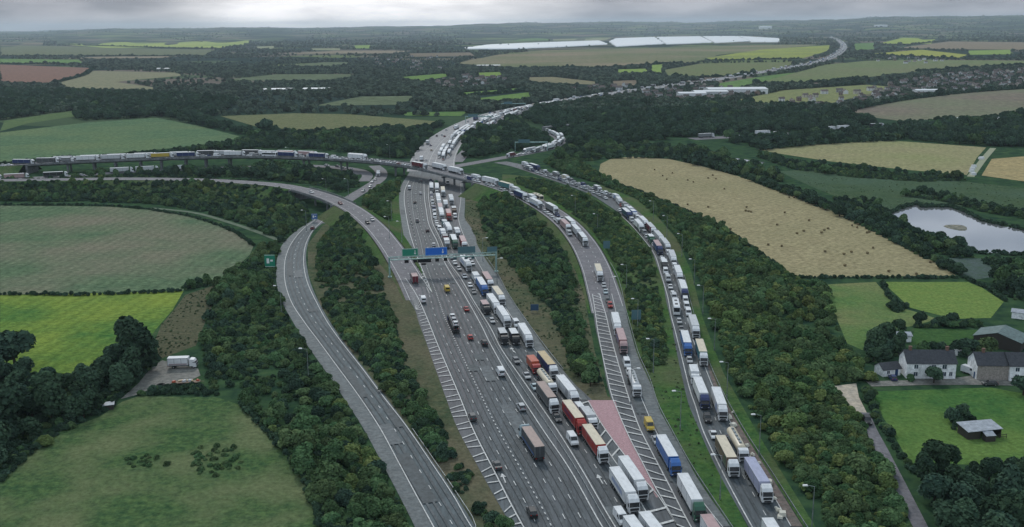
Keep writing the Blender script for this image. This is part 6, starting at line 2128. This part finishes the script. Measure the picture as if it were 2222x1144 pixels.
TUFT = []
MOUND = []
for nm_, poly_, n_t in (('pasture', FPOLY[0][0], 1500), ('verge1', [(1090, 396), (1160, 425), (1240, 480), (1300, 535), (1333, 590), (1354, 655), (1384, 772), (1426, 880), (1497, 1012), (1585, 1144), (1631, 1144), (1548, 986), (1499, 855), (1455, 686), (1400, 530), (1300, 440), (1160, 388)], 900),
                        ('verge2', [(1009, 482), (1078, 595), (1143, 698), (1222, 809), (1278, 874), (1334, 868), (1290, 760), (1262, 610), (1210, 510), (1075, 425), (1010, 433)], 2400), ('slope', [(402, 640), (468, 618), (462, 660), (445, 700), (425, 750), (345, 780), (338, 735), (350, 705), (380, 670)], 260),
                        ('meadow', [(1690, 372), (1800, 365), (1960, 382), (2100, 395), (2240, 410), (2240, 470), (2100, 450), (1990, 440), (1930, 455), (1850, 440), (1760, 405)], 500)):
    pg = np.array([G(a, b)[:2] for a, b in poly_]); lo, hi = pg.min(0), pg.max(0)
    x = nrs.uniform(lo[0], hi[0], n_t * 3); y = nrs.uniform(lo[1], hi[1], n_t * 3)
    px, py = P(x, y)
    ok = inpoly(px, py, poly_)
    x, y, px, py = x[ok][:n_t], y[ok][:n_t], px[ok][:n_t], py[ok][:n_t]
    ok = clear_of_roads(x, y, 1.0)
    for pl, c in excl:
        if c in ('road', 'water'):
            ok &= ~inpoly(px, py, pl)
    for i in np.nonzero(ok)[0]:
        pn = math.sin(x[i] * 0.11 + 2 * math.sin(y[i] * 0.05)) * math.cos(y[i] * 0.09)
        big = 1.0
        if nm_ == 'pasture':
            m_ = min(((px[i] - 320) / 50) ** 2 + ((py[i] - 1003) / 14) ** 2, ((px[i] - 470) / 62) ** 2 + ((py[i] - 1000) / 36) ** 2)
            big = 1.9 if m_ < 1 else 1.0
        if big == 1 and (nm_ == 'pasture' or (pn < -0.1 and rnd.random() < 0.7)):
            continue
        (TUFT if big == 1 else MOUND).append((float(x[i]), float(y[i]), float(terr(x[i], y[i])), rnd.uniform(0.2, 0.5) if big == 1 else rnd.uniform(0.5, 1.1)))
LEAF['grass'] = leafmat('coarse_grass_blades', (0.070, 0.105, 0.058, 1), (0.130, 0.160, 0.085, 1), 0.3)
REED = []
for p0_, p1_ in zip([(1930, 465), (1958, 452), (1990, 444), (2000, 450), (2035, 450), (2062, 450), (2092, 460), (2130, 480), (2222, 500), (2300, 516)], [(1958, 452), (1990, 444), (2000, 450), (2035, 450), (2062, 450), (2092, 460), (2130, 480), (2222, 500), (2300, 516), (2340, 520)]):
    for k_ in range(46):
        f_ = rnd.random(); g = G(p0_[0] + (p1_[0] - p0_[0]) * f_, p0_[1] + (p1_[1] - p0_[1]) * f_ + rnd.uniform(-3.5, 0.8))
        REED.append((g[0], g[1], 0.0, rnd.uniform(0.5, 1.5)))
for p0_, p1_ in zip([(1930, 466), (1950, 480), (1985, 500), (2040, 515), (2080, 530), (2120, 548), (2222, 552)], [(1950, 480), (1985, 500), (2040, 515), (2080, 530), (2120, 548), (2222, 552), (2300, 560)]):
    for k_ in range(50):
        f_ = rnd.random(); g = G(p0_[0] + (p1_[0] - p0_[0]) * f_, p0_[1] + (p1_[1] - p0_[1]) * f_ + rnd.uniform(-1.2, 4))
        REED.append((g[0], g[1], 0.0, rnd.uniform(0.5, 1.4)))
tm_ = [crown_mesh('grass_tuft', LEAF['grass'], 700 + i, 60, 0.34, (0.5, 0.15), lobes=3, core=False) for i in range(3)]
mm_ = [crown_mesh('bramble', LEAF['mid'], 720 + i, 260, 0.2, (0.5, 0.15), lobes=5, core=False) for i in range(3)]
mg_ = gn_scatter('bramble_patch', MOUND, mm_, 'low dark bramble mound in the middle of the rough pasture')
mg_['category'] = 'brambles'
rd_ = gn_scatter('reeds', REED, [crown_mesh('reed', LEAF['dark'], 740 + i, 120, 0.22, (1.0, 0.2), lobes=4) for i in range(3)], 'dark reeds and low willow fringing the pond')
rd_['category'] = 'reeds'
tg = gn_scatter('grass_tufts', TUFT, tm_, 'coarse grass tufts and low weeds dotting pastures and verges')
tg['category'] = 'tufts'

# far valley woods: everything from the middle distance up that is not field, road or village
n = 210000
yy = 105 * FPX / (nrs.uniform(9.5, 200, n) ** 1.0)       # even over picture height
yy = np.clip(yy, 1080, 26000) * 1.0
xx = nrs.uniform(-0.56, 0.56, n) * yy
px, py = P(xx, yy)
lim = np.where(px < 1000, 252, 246)
ok = (py < lim) & (px > -30) & (px < 2260)
ok &= ~((px > 985 + 30 * np.sin(yy / 90)) & (px < 1700 + 20 * np.sin(yy / 70)) & (py > 80 + 2 * np.sin(xx / 150)) & (py < 112) & (nrs.uniform(size=len(px)) < 0.985))
for pl, c in excl:
    if min(b for a, b in pl) < 300:
        ok &= ~inpoly(px, py, pl)
        qx_, qy_ = P(xx, yy, 5.0)
        ok &= ~inpoly(qx_, qy_, pl)
xx, yy, px, py = xx[ok], yy[ok], px[ok], py[ok]
ok = np.ones(len(xx), bool)
for l in (MW, UPR):
    ok &= ~near_line(xx, yy, l, 18, 8 if l is MW else 0)
for h_ in (3.0, 5.5):      # open verges on the near side of the motorway
    f_ = CAMZ / (CAMZ - h_)
    ok &= ~near_line(xx * f_, yy * f_, MW, 16, 0)
xx, yy, px, py = xx[ok], yy[ok], px[ok], py[ok]
# patchiness: open ground between the woods
pat = np.sin(xx / 260 + 2.1 * np.sin(yy / 410)) * np.cos(yy / 330 + xx / 700) + 0.5 * np.sin(xx / 90 + yy / 130)
vin = np.zeros(len(xx), bool)
for v_ in VILL:
    vin |= inpoly(px, py, v_)
pr = np.where(pat > 0.55, 0.05, np.where(pat > 0.1, 0.32, 0.85))
pr = np.where(py < 135, pr * 0.62, pr)
pr = np.where(py < 90, pr * 0.7, pr)
pr = np.where(vin, 0.42, pr)
kp = nrs.uniform(size=len(xx)) < pr
xx, yy, px, py, vin = xx[kp], yy[kp], px[kp], py[kp], vin[kp]
zz = hill(xx, yy)
rr = nrs.uniform(2.6, 5.6, len(xx)) * np.clip(np.hypot(xx, yy) / 3600, 0.9, 1.6)
rr = np.where(vin, rr * 0.6, rr)
fm_ = [crown_mesh('crown', LEAF['far'], 900 + i, 260, 0.24, (1.5, 0.4), lobes=5) for i in range(4)]
gn_scatter('valley_woods', list(zip(xx, yy, zz, rr)), fm_, 'far off woods and copses filling the valley floor')
fh = [crown_mesh('crown', LEAF['dark'], 950 + i, 240, 0.24, (1.3, 0.35), lobes=4) for i in range(3)]
hg = gn_scatter('hedgerows', FARP, fh, 'long hedgerows running along the field edges')
hg['category'] = 'hedge'

# ------------------------------------------------------------------ houses
WWALL = mat('white_render', (0.82, 0.84, 0.85, 1), 0.8, col2=(0.74, 0.76, 0.78, 1), scale=0.8)
BWALL = mat('brown_brick', (0.27, 0.245, 0.22, 1), 0.85, col2=(0.36, 0.32, 0.29, 1), scale=1.5)
SLATE = mat('dark_slate', (0.035, 0.04, 0.05, 1), 0.6, col2=(0.055, 0.06, 0.07, 1), scale=1.2)
TILE = mat('brown_roof_tile', (0.105, 0.088, 0.082, 1), 0.8, rndv=0.3)
TGREY = mat('grey_green_sheet', (0.10, 0.15, 0.15, 1), 0.6, col2=(0.13, 0.18, 0.175, 1), scale=0.6)
METL = mat('weathered_sheet_metal', (0.36, 0.39, 0.43, 1), 0.5, col2=(0.28, 0.31, 0.35, 1), scale=0.7)
WOODD = mat('dark_timber', (0.05, 0.045, 0.04, 1), 0.85)
WING = mat('window_glass', (0.03, 0.05, 0.08, 1), 0.1, 0.7)
DOORB = mat('blue_door_paint', (0.02, 0.06, 0.16, 1), 0.5)
BRICKR = mat('chimney_brick', (0.17, 0.10, 0.08, 1), 0.85)


def gable(mb, x0, x1, y0, y1, z0, zr, ov=0.35, th=0.14):
    ym = (y0 + y1) / 2
    for s in (-1, 1):
        ye = y0 - ov if s < 0 else y1 + ov
        ze = z0 - (zr - z0) * ov / ((y1 - y0) / 2)
        v = [(x0 - ov, ye, ze), (x1 + ov, ye, ze), (x1 + ov, ym, zr), (x0 - ov, ym, zr)]
        vs = [(a, b, c + th) for a, b, c in v] + [(a, b, c + 0.02) for a, b, c in v]
        mb.add(vs, [(0, 1, 2, 3), (7, 6, 5, 4), (0, 4, 5, 1), (1, 5, 6, 2), (3, 7, 4, 0), (2, 6, 7, 3)] if s < 0 else [(3, 2, 1, 0), (4, 5, 6, 7), (1, 5, 4, 0), (2, 6, 5, 1), (0, 4, 7, 3), (3, 7, 6, 2)])
    return mb


def wallmb(x0, x1, y0, y1, h, zr):
    mb = MB().box(x0, x1, y0, y1, -0.2, h, skip=(1,))
    ym = (y0 + y1) / 2
    mb.add([(x0, y0, h), (x0, y1, h), (x0, ym, zr)], [(0, 2, 1)])
    mb.add([(x1, y0, h), (x1, y1, h), (x1, ym, zr)], [(0, 1, 2)])
    return mb


def house(px, py, Lx, Ly, h, rise, rz, wm_, rm_, wins, label, name='house', chim=(), door=None, extra=None):
    g = G(px, py)
    e = empty(name, tuple(g), rz)
    wallmb(-Lx / 2, Lx / 2, -Ly / 2, Ly / 2, h, h + rise).obj('wall', wm_, e)
    r_ = gable(MB(), -Lx / 2, Lx / 2, -Ly / 2, Ly / 2, h, h + rise).obj('roof', rm_, e)
    for cx in chim:
        MB().box(cx - 0.4, cx + 0.4, -0.35, 0.35, h + rise - 0.6, h + rise + 1.1).box(cx - 0.48, cx + 0.48, -0.43, 0.43, h + rise + 1.101, h + rise + 1.2).obj('chimney', BRICKR, r_)
    for (wx, wz, ww, wh) in wins:
        y = -Ly / 2
        f = MB().box(wx - ww / 2, wx + ww / 2, y - 0.06, y + 0.02, wz, wz + wh).obj('window', WING, e)
        MB().box(wx - ww / 2 - 0.1, wx + ww / 2 + 0.1, y - 0.12, y - 0.062, wz - 0.1, wz - 0.01).obj('sill', WWALL, f)
        MB().box(wx - 0.04, wx + 0.04, y - 0.085, y - 0.061, wz, wz + wh).obj('glazing_bar', WWALL, f)
    if door is not None:
        MB().box(door - 0.5, door + 0.5, -Ly / 2 - 0.05, -Ly / 2 + 0.02, -0.05, 2.0).obj('door', DOORB, e)
    lab(e, 'house' if name == 'house' else name.replace('_', ' '), label)
    return e


hw = [(-4.6, 3.2, 1.1, 1.2), (0.6, 3.2, 1.1, 1.2), (3.8, 3.2, 1.2, 1.3), (-4.6, 0.9, 1.1, 1.2), (3.8, 0.9, 1.2, 1.3), (5.8, 1.0, 0.9, 1.2)]
w1 = house(2010, 813, 14.5, 7.5, 5.0, 2.9, R(-3), WWALL, SLATE, hw, 'white rendered two storey house with dark slate roof facing the farm track', chim=(-5.5, 5.5), door=1.2)
pc = MB().box(0.3, 2.3, -5.2, -3.78, 2.2, 2.35).box(0.35, 0.5, -5.1, -4.95, 0, 2.2).box(2.1, 2.25, -5.1, -4.95, 0, 2.2).obj('porch', SLATE, w1)
lh = house(2150, 816, 11.5, 7.5, 4.8, 2.8, R(-3), BWALL, SLATE, [], 'brick fronted cottage with white gable end right of the white house', chim=(-3,))
MB().add([(-5.78, -3.75, -0.1), (-5.78, 3.75, -0.1), (-5.78, 3.75, 4.8), (-5.78, 0, 7.55), (-5.78, -3.75, 4.8)], [(4, 3, 2, 1, 0)]).obj('gable_render', WWALL, lh)
MB().box(-5.84, -5.79, -2.4, -1.5, 0, 2.0).obj('door', DOORB, lh)
house(2212, 818, 9.5, 7.9, 4.9, 2.85, R(-3), WWALL, SLATE, [(-2.6, 3.1, 1.1, 1.2), (-2.6, 0.9, 1.1, 1.2), (1.0, 3.1, 1.1, 1.2), (1.0, 0.9, 1.1, 1.2)], 'white cottage joined to the right end of the brick cottage', chim=(3.4,))
house(1925, 811, 6.0, 4.6, 2.3, 1.4, R(14), WWALL, SLATE, [(-1.2, 0.9, 0.9, 0.9)], 'small white outbuilding with grey roof left of the white house', 'garage', door=1.6)
house(1953, 738, 6.0, 4.5, 2.2, 0.7, R(-4), WWALL, METL, [(0.5, 0.8, 0.9, 0.8)], 'small pale shed with white sheet roof among garden trees', 'shed')
house(2170, 748, 10.5, 14.5, 3.2, 2.2, R(52), WOODD, TGREY, [], 'large grey-green roofed barn behind the long house', 'barn')
house(2087, 770, 5.6, 2.3, 2.2, 0.25, R(-2), WWALL, WWALL, [(-1.4, 1.0, 0.9, 0.6), (1.2, 1.0, 0.9, 0.6)], 'white mobile caravan parked between the garden trees', 'caravan')
house(2222, 690, 8.0, 5.0, 2.4, 0.6, R(-30), WWALL, METL, [], 'pale flat shed on the edge of the far garden', 'shed')
# field shelter in the green paddock
g = G(2125, 945)
fs = empty('field_shelter', tuple(g), R(8))
MB().box(-4.6, -4.45, -2.2, 2.6, -0.1, 2.2).box(-4.449, 4.449, 2.45, 2.6, -0.1, 2.4).box(4.45, 4.6, -2.2, 2.6, -0.1, 2.3).box(-4.449, -1.2, -2.2, -2.06, -0.1, 2.1).obj('wall', WOODD, fs)
MB().add([(-5, -2.7, 2.25), (4.9, -2.4, 2.45), (4.9, 3.0, 2.95), (-5, 3.0, 2.75), (-5, -2.7, 2.35), (4.9, -2.4, 2.55), (4.9, 3.0, 3.05), (-5, 3.0, 2.85)], [(0, 3, 2, 1), (4, 5, 6, 7), (0, 1, 5, 4), (1, 2, 6, 5), (2, 3, 7, 6), (3, 0, 4, 7)]).obj('roof', METL, fs)
MB().add([(-1.0, -4.4, 1.6), (1.8, -4.4, 1.6), (1.8, -2.5, 2.2), (-1.0, -2.5, 2.2), (-1.0, -4.4, 1.68), (1.8, -4.4, 1.68), (1.8, -2.5, 2.28), (-1.0, -2.5, 2.28)], [(0, 3, 2, 1), (4, 5, 6, 7), (0, 1, 5, 4), (1, 2, 6, 5), (2, 3, 7, 6), (3, 0, 4, 7)]).obj('lean_to_roof', METL, fs)
MB().box(-0.9, 1.7, -4.3, -4.2, -0.1, 1.58).box(-0.9, -0.8, -4.19, -2.6, -0.1, 1.6).obj('lean_to_wall', WOODD, fs)
MB().box(1.9, 6.0, -2.6, -2.5, 0.9, 1.0).box(1.9, 6.0, -2.6, -2.5, 0.4, 0.5).box(5.9, 6.0, -2.6, -2.5, -0.1, 1.1).box(3.9, 4.0, -2.62, -2.48, -0.1, 1.1).obj('rail_pen', WOODD, fs)
lab(fs, 'shelter', 'dark timber animal shelter with pale sheet metal roof in the green paddock')
# vehicles by the houses
def park(kind, cc, px, py, ang, label, z=0.06):
    g = G(px, py)
    o = vehicle(kind, cc, None, None, (g[0], g[1], z), ang, '', None, True)
    REG.pop()
    lab(o, CAT[kind], label)


park('van', 'white', 2105, 812, R(-60), 'white minibus parked between the two houses')
park('saloon_car', 'black', 2150, 822, R(175), 'black saloon car parked in front of the long house')
park('car', 'dark grey', 2148, 836, R(170), 'dark grey car parked on the paddock edge of the farm track')
park('car', 'navy', 1937, 824, R(85), 'dark blue car parked by the small white outbuilding')
park('box_lorry', 'white', 397, 798, R(4), 'white box lorry parked in the clearing left of the loop road')
# trailer of junk and round trough by the lorry
g = G(405, 833)
jt = empty('flat_trailer', tuple(g), R(6))
MB().box(-4, 4, -1.1, 1.1, 0.6, 0.75).box(4.0, 5.2, -0.08, 0.08, 0.6, 0.7).obj('bed', mat('rusty_steel', (0.22, 0.16, 0.12, 1), 0.8), jt)
for x in (-1.5, -0.7):
    for s_ in (-1, 1):
        w_ = bpy.data.objects.new('wheel', WC); COL.objects.link(w_); w_.parent = jt; w_.location = (x, s_ * 1.0, 0.33)
lab(jt, 'trailer', 'long flat trailer heaped with scrap on the gravel clearing')
for k in range(9):
    a = rnd.uniform(-3.6, 3.6); sz = rnd.uniform(0.3, 0.7)
    p_ = Vector(g) + Vector((math.cos(R(6)) * a, math.sin(R(6)) * a + rnd.uniform(-0.5, 0.5), 0.751))
    b = MB().box(-sz, sz, -sz * 0.6, sz * 0.6, 0, sz, tx0=0.1, tx1=0.15, ty=0.08)
    if k % 3 == 0:
        b = MB().cyl((-sz, 0, 0.25), (sz, 0, 0.25), 0.25, n=9)
    cn = ['rusty', 'pale', 'reddish'][k % 3]
    o = b.obj('scrap_piece', PAINT, loc=p_); o.rotation_euler = (0, 0, rnd.uniform(0, 3)); o.color = (COLR['tan'], COLR['pale grey'], COLR['orange'])[k % 3] + (1,)
    reg(o, 'scrap', cn + ' piece of scrap', 'heaped on the flat trailer', 'scrap heaped on the flat trailer')
g = G(349, 838)
MBt = MB()
for i in range(16):
    a0, a1 = i * math.pi / 8, (i + 1) * math.pi / 8
    MBt.cyl((1.0 * math.cos(a0), 1.0 * math.sin(a0), 0.35), (1.0 * math.cos(a1), 1.0 * math.sin(a1), 0.35), 0.3, n=8, caps=False)
lab(MBt.obj('tractor_tyre', DARK, loc=tuple(g), smooth=True), 'tyre', 'large black tractor tyre lying on the gravel clearing')
g = G(229, 888)
e = empty('livestock_hut', tuple(g), R(20))
MB().box(-2.2, 2.2, -1.2, 1.2, -0.1, 1.5).obj('wall', WOODD, e)
MB().box(-2.5, 2.5, -1.5, 1.5, 1.501, 1.62).obj('roof', METL, e)
lab(e, 'hut', 'low hut with pale roof under the dark trees at the pasture edge')
g = G(2076, 494)
isl = MB(); 
v = []; nI = 14
for i in range(nI):
    a = 2 * math.pi * i / nI; k = 1 + 0.15 * math.sin(3 * a)
    v.append((5.6 * k * math.cos(a), 7.5 * k * math.sin(a), -0.1))
for i in range(nI):
    a = 2 * math.pi * i / nI; k = 0.85 + 0.12 * math.sin(3 * a)
    v.append((5.6 * k * math.cos(a), 7.5 * k * math.sin(a), 0.45))
isl.add(v, [(i, (i + 1) % nI, nI + (i + 1) % nI, nI + i) for i in range(nI)] + [tuple(range(nI, 2 * nI))])
struct(isl.obj('gravel_island', mat('island_gravel', alb(112, 108, 96), 0.9, col2=alb(70, 74, 66), scale=0.5), loc=(g[0], g[1], 0.0)))

# debris and sacks on the hard shoulder of the outer road
for (a, b_, s_) in ((1583, 908, 1.0), (1590, 925, 1.1), (1593, 942, 0.7), (1622, 971, 0.8), (1634, 990, 0.7), (1625, 997, 0.9), (1668, 1050, 1.3), (1676, 1082, 0.8), (1695, 1122, 1.3), (1590, 897, 0.6), (1648, 1008, 0.6), (1655, 1047, 0.9), (1688, 1108, 0.8)):
    g = G(a, b_)
    b = MB()
    for q in range(4):
        dx, dy = rnd.uniform(-0.4, 0.4) * s_, rnd.uniform(-0.8, 0.8) * s_
        b.box(dx - 0.45 * s_, dx + 0.45 * s_, dy - 0.6 * s_, dy + 0.6 * s_, 0, (0.35 + 0.12 * q) * s_, tx0=0.15, tx1=0.12, ty=0.16)
    o = b.obj('rubble_sack', PAINT, loc=(g[0], g[1], 0.31)); o.color = (0.6, 0.58, 0.5, 1); o.rotation_euler = (0, 0, rnd.uniform(-0.5, 0.5))
    reg(o, 'sack', 'pale sack' if s_ > 0.85 else 'small pale sack', 'dumped on the shoulder of the outer slip road', 'sacks dumped on the hard shoulder')

# bales in the stubble
BAL = MB().cyl((-0.65, 0, 0.7), (0.65, 0, 0.7), 0.72, n=14)
BALM = BAL.mesh('hay_bale', mat('hay_bale_straw', alb(104, 92, 66), 0.9, col2=alb(80, 72, 54), scale=2.0))
for (a, b_) in ((35, 35), (70, 47), (162, 22), (190, 5), (210, 27), (262, 90), (35, 187), (162, 202), (400, 203), (637, 237), (590, 313), (665, 142), (695, 142), (788, 286), (755, 352), (713, 367), (865, 362), (882, 347), (906, 337), (1055, 318), (1092, 312),
                (1086, 330), (1148, 362), (1162, 358), (1295, 387), (1185, 457), (1150, 490), (1437, 470), (1050, 483), (1005, 496), (887, 480), (618, 445), (535, 437), (1010, 567), (1283, 603), (1540, 546), (1453, 620), (870, 626), (395, 226), (412, 230), (428, 233), (-60, -10), (-95, 30), (-170, -30), (-120, 8), (300, 340)):
    g = G(1480 + a / 2.86, 380 + b_ / 2.86)
    o = bpy.data.objects.new('hay_bale', BALM); COL.objects.link(o); o.location = (g[0], g[1], 0.08); o.rotation_euler = (0, 0, rnd.uniform(0, 3.14)); o.scale = (0.75, 0.75, 0.75)
    px_, py_ = 1480 + a / 2.86, 380 + b_ / 2.86
    w_ = 'in the upper end of' if py_ < 430 else ('in the middle of' if py_ < 510 else 'in the lower end of')
    reg(o, 'hay bale', 'round brown hay bale', w_ + ' the long stubble field', 'round bales in the stubble field')

# white bags along the farm track
for (a, b_) in ((2112, 380), (2108, 374), (2110, 368), (2128, 346), (2130, 345), (2113, 363)):
    g = G(a, b_)
    o = MB().box(-1.6, 1.6, -1.4, 1.4, 0, 1.6, tx0=0.2, tx1=0.2, ty=0.2).obj('silage_bale', CABW, loc=(g[0], g[1], 0.15))
    reg(o, 'silage bale', 'white wrapped silage bale', 'beside the pale track past the far stubble', 'silage bales by the track')

# ------------------------------------------------------------------ villages
VB = []
for v_ in range(3):
    mb = MB()
    Lx, Ly, h = ((9, 7, 4.6), (12, 8, 5.2), (7, 7, 4.8))[v_]
    q = wallmb(-Lx / 2, Lx / 2, -Ly / 2, Ly / 2, h, h + 2.6)
    mb.add(q.v, q.f, 0)
    q = gable(MB(), -Lx / 2, Lx / 2, -Ly / 2, Ly / 2, h, h + 2.6)
    mb.add(q.v, q.f, 1)
    mb.box(Lx * 0.3, Lx * 0.3 + 0.7, -0.35, 0.35, h + 2.0, h + 3.6, 2)
    for x in (-Lx * 0.28, Lx * 0.25):
        mb.box(x - 0.6, x + 0.6, -Ly / 2 - 0.05, -Ly / 2 + 0.01, 1.0, 2.1, 3).box(x - 0.6, x + 0.6, -Ly / 2 - 0.05, -Ly / 2 + 0.01, 3.2, 4.2, 3)
    VB.append(mb.mesh('house', [PAINT, TILE, BRICKR, WING]))
nh = 0
wn_ = ['in the village right of the motorway', 'in the long village on the right', 'in the village beyond the green meadows', 'in the far valley village', 'in the hamlet below the yellow field', 'in the hamlet by the motorway']
target_n = [44, 150, 36, 28, 16, 12]
hspots = []
for vi, v_ in enumerate(VILL):
    pg = np.array([G(a, b)[:2] for a, b in v_]); lo, hi = pg.min(0), pg.max(0)
    c = 0; tries = 0
    while c < target_n[vi] and tries < 20000:
        tries += 1
        # streets: rows a fixed distance apart
        x = rnd.uniform(lo[0], hi[0]); y = round(rnd.uniform(lo[1], hi[1]) / 34) * 34 + rnd.uniform(-3, 3)
        px_, py_ = P(x, y)
        if not inpoly(np.array([float(px_)]), np.array([float(py_)]), v_)[0]:
            continue
        if any(abs(a - x) < 12 and abs(b - y) < 10 for a, b in hspots):
            continue
        hspots.append((x, y))
        o = bpy.data.objects.new('house', VB[rnd.randrange(3)]); COL.objects.link(o)
        o.location = (x, y, 0); o.rotation_euler = (0, 0, rnd.choice((0, 0, 0.3, 1.57, -0.25)) + rnd.uniform(-0.1, 0.1)); o.scale = (0.85, 0.85, 0.85)
        cn = rnd.choice(['white', 'white', 'white', 'cream', 'brown', 'grey'])
        o.color = {'white': (0.62, 0.63, 0.64), 'cream': (0.5, 0.46, 0.4), 'brown': (0.2, 0.14, 0.11), 'grey': (0.3, 0.3, 0.31)}[cn] + (1,)
        reg(o, 'house', cn + ' walled house with tiled roof', wn_[vi], 'village houses across the valley')
        c += 1
# big sheds
for (a, b_, lx, ly, h, cn, w_) in ((1595, 203, 90, 45, 8, 'white', 'largest white warehouse beyond the wood right of the motorway'), (1540, 208, 50, 30, 7, 'pale grey', 'pale grey warehouse left of the large white one'),
                                   (1500, 212, 40, 24, 7, 'white', 'small white warehouse at the left end of the industrial estate'), (603, 201, 50, 30, 6, 'white', 'white shed in the woods left of the motorway'),
                                   (690, 200, 46, 26, 6, 'white', 'white shed in the woods, right of its twin'), (355, 154, 30, 14, 6, 'white', 'small white shed at the far stubble edge'), (1060, 147, 60, 22, 6, 'cream', 'cream sheds row above the valley village'),
                                   (1660, 73, 120, 60, 26, 'white', 'bright white building on the skyline behind the polytunnels'), (2135, 267, 60, 20, 5, 'white', 'low white sheds among the woods on the right'), (2010, 214 - 10, 36, 18, 6, 'white', 'white hall in the long village'),
                                   (1970, 60, 160, 60, 20, 'white', 'far white building under the right skyline'), (1910, 72, 120, 60, 16, 'white', 'far white building beyond the motorway bend')):
    g = G(a, b_)
    zt = float(hill(g[0], g[1]))
    mb = MB()
    q = wallmb(-lx / 2, lx / 2, -ly / 2, ly / 2, h, h * 1.2); mb.add(q.v, q.f, 0)
    q = gable(MB(), -lx / 2, lx / 2, -ly / 2, ly / 2, h, h * 1.2); mb.add(q.v, q.f, 1)
    o = mb.obj('warehouse', [PAINT, ROOFW], loc=(g[0], g[1], zt)); o.color = COLR[cn] + (1,)
    lab(o, 'warehouse', w_)

# ------------------------------------------------------------------ polytunnels: a hillside of white plastic
PLA = mat('polythene', (0.84, 0.84, 0.84, 1), 0.3, 1.0)
blocks = [[(1005, 107), (1060, 99), (1180, 94), (1210, 103), (1110, 107)], [(1180, 94), (1300, 90), (1318, 97), (1210, 103)], [(1322, 92), (1335, 85), (1420, 82), (1440, 96), (1335, 102)],
          [(1424, 82), (1520, 80.5), (1545, 93), (1444, 97)], [(1524, 80.5), (1600, 80), (1625, 90), (1549, 94)], [(1604, 80), (1690, 85), (1690, 92), (1629, 92)]]
for bi, bl in enumerate(blocks):
    pg = [G(a, b)[:2] for a, b in bl]
    pg = np.array(pg)
    x0, x1, y0, y1 = pg[:, 0].min(), pg[:, 0].max(), pg[:, 1].min(), pg[:, 1].max()
    mb = MB(); y = y0
    while y < y1:
        xs = []
        for i in range(len(pg)):
            a, b = pg[i], pg[(i + 1) % len(pg)]
            if (a[1] <= y) != (b[1] <= y):
                xs.append(a[0] + (b[0] - a[0]) * (y - a[1]) / (b[1] - a[1]))
        if len(xs) >= 2:
            xa, xb = min(xs), max(xs)
            xa += rnd.uniform(-0.01, 0.05) * (xb - xa); xb -= rnd.uniform(-0.01, 0.05) * (xb - xa)
            if rnd.random() < 0.03:
                y += 36; continue
            pr = [(y - 17, 0), (y - 12, 4.5), (y, 7), (y + 12, 4.5), (y + 17, 0)]
            vs = [(xx_, p_[0], p_[1]) for xx_ in (xa, xb) for p_ in pr]
            mb.add(vs, [(i, i + 5, i + 6, i + 1) for i in range(4)] + [(0, 1, 2, 3, 4), (9, 8, 7, 6, 5)])
        y += 36
    if mb.v:
        o = mb.obj('polytunnel_block', PLA)
        reg(o, 'polytunnels', 'glaring white polythene tunnel block', 'on the hillside across the valley', 'polytunnel blocks on the far hillside')

# ------------------------------------------------------------------ air
hz = MB().box(-22000, 22000, -1500, 30000, -30, 235).obj('haze', bpy.data.materials.new('valley_haze'))
hm = hz.data.materials[0]; hm.use_nodes = True
t = hm.node_tree; t.nodes.clear()
ou = t.nodes.new('ShaderNodeOutputMaterial'); pv = t.nodes.new('ShaderNodeVolumePrincipled')
pv.inputs['Color'].default_value = (0.72, 0.86, 1.0, 1)
pv.inputs['Anisotropy'].default_value = 0.35
pv.inputs['Density'].default_value = 4.4e-5
t.links.new(pv.outputs[0], ou.inputs['Volume'])
hz['kind'] = 'stuff'; hz['category'] = 'haze'; hz['label'] = 'thin blue haze over the valley'

# ------------------------------------------------------------------ labels
from collections import defaultdict
gr = defaultdict(list)
for o, d, w in REG:
    for cut in (' and ', ' with '):
        if len(d.split()) + len(w.split()) > 13 and cut in d:
            d = d[:d.rfind(cut)]
    gr[(d, w)].append(o)
for (d, w), os_ in gr.items():
    d = (d[0].lower() + d[1:])
    if len(os_) == 1:
        os_[0]['label'] = d + ' ' + w
        continue
    os_.sort(key=lambda o: math.hypot(o.location.x, o.location.y))
    for i, o in enumerate(os_):
        o['label'] = '%s %s, %s' % (d, w, 'the nearest' if i == 0 else (ordinal(i + 1) + ' nearest'))
print('objects', len(bpy.data.objects), 'trees', len(TREES), 'far', len(xx))
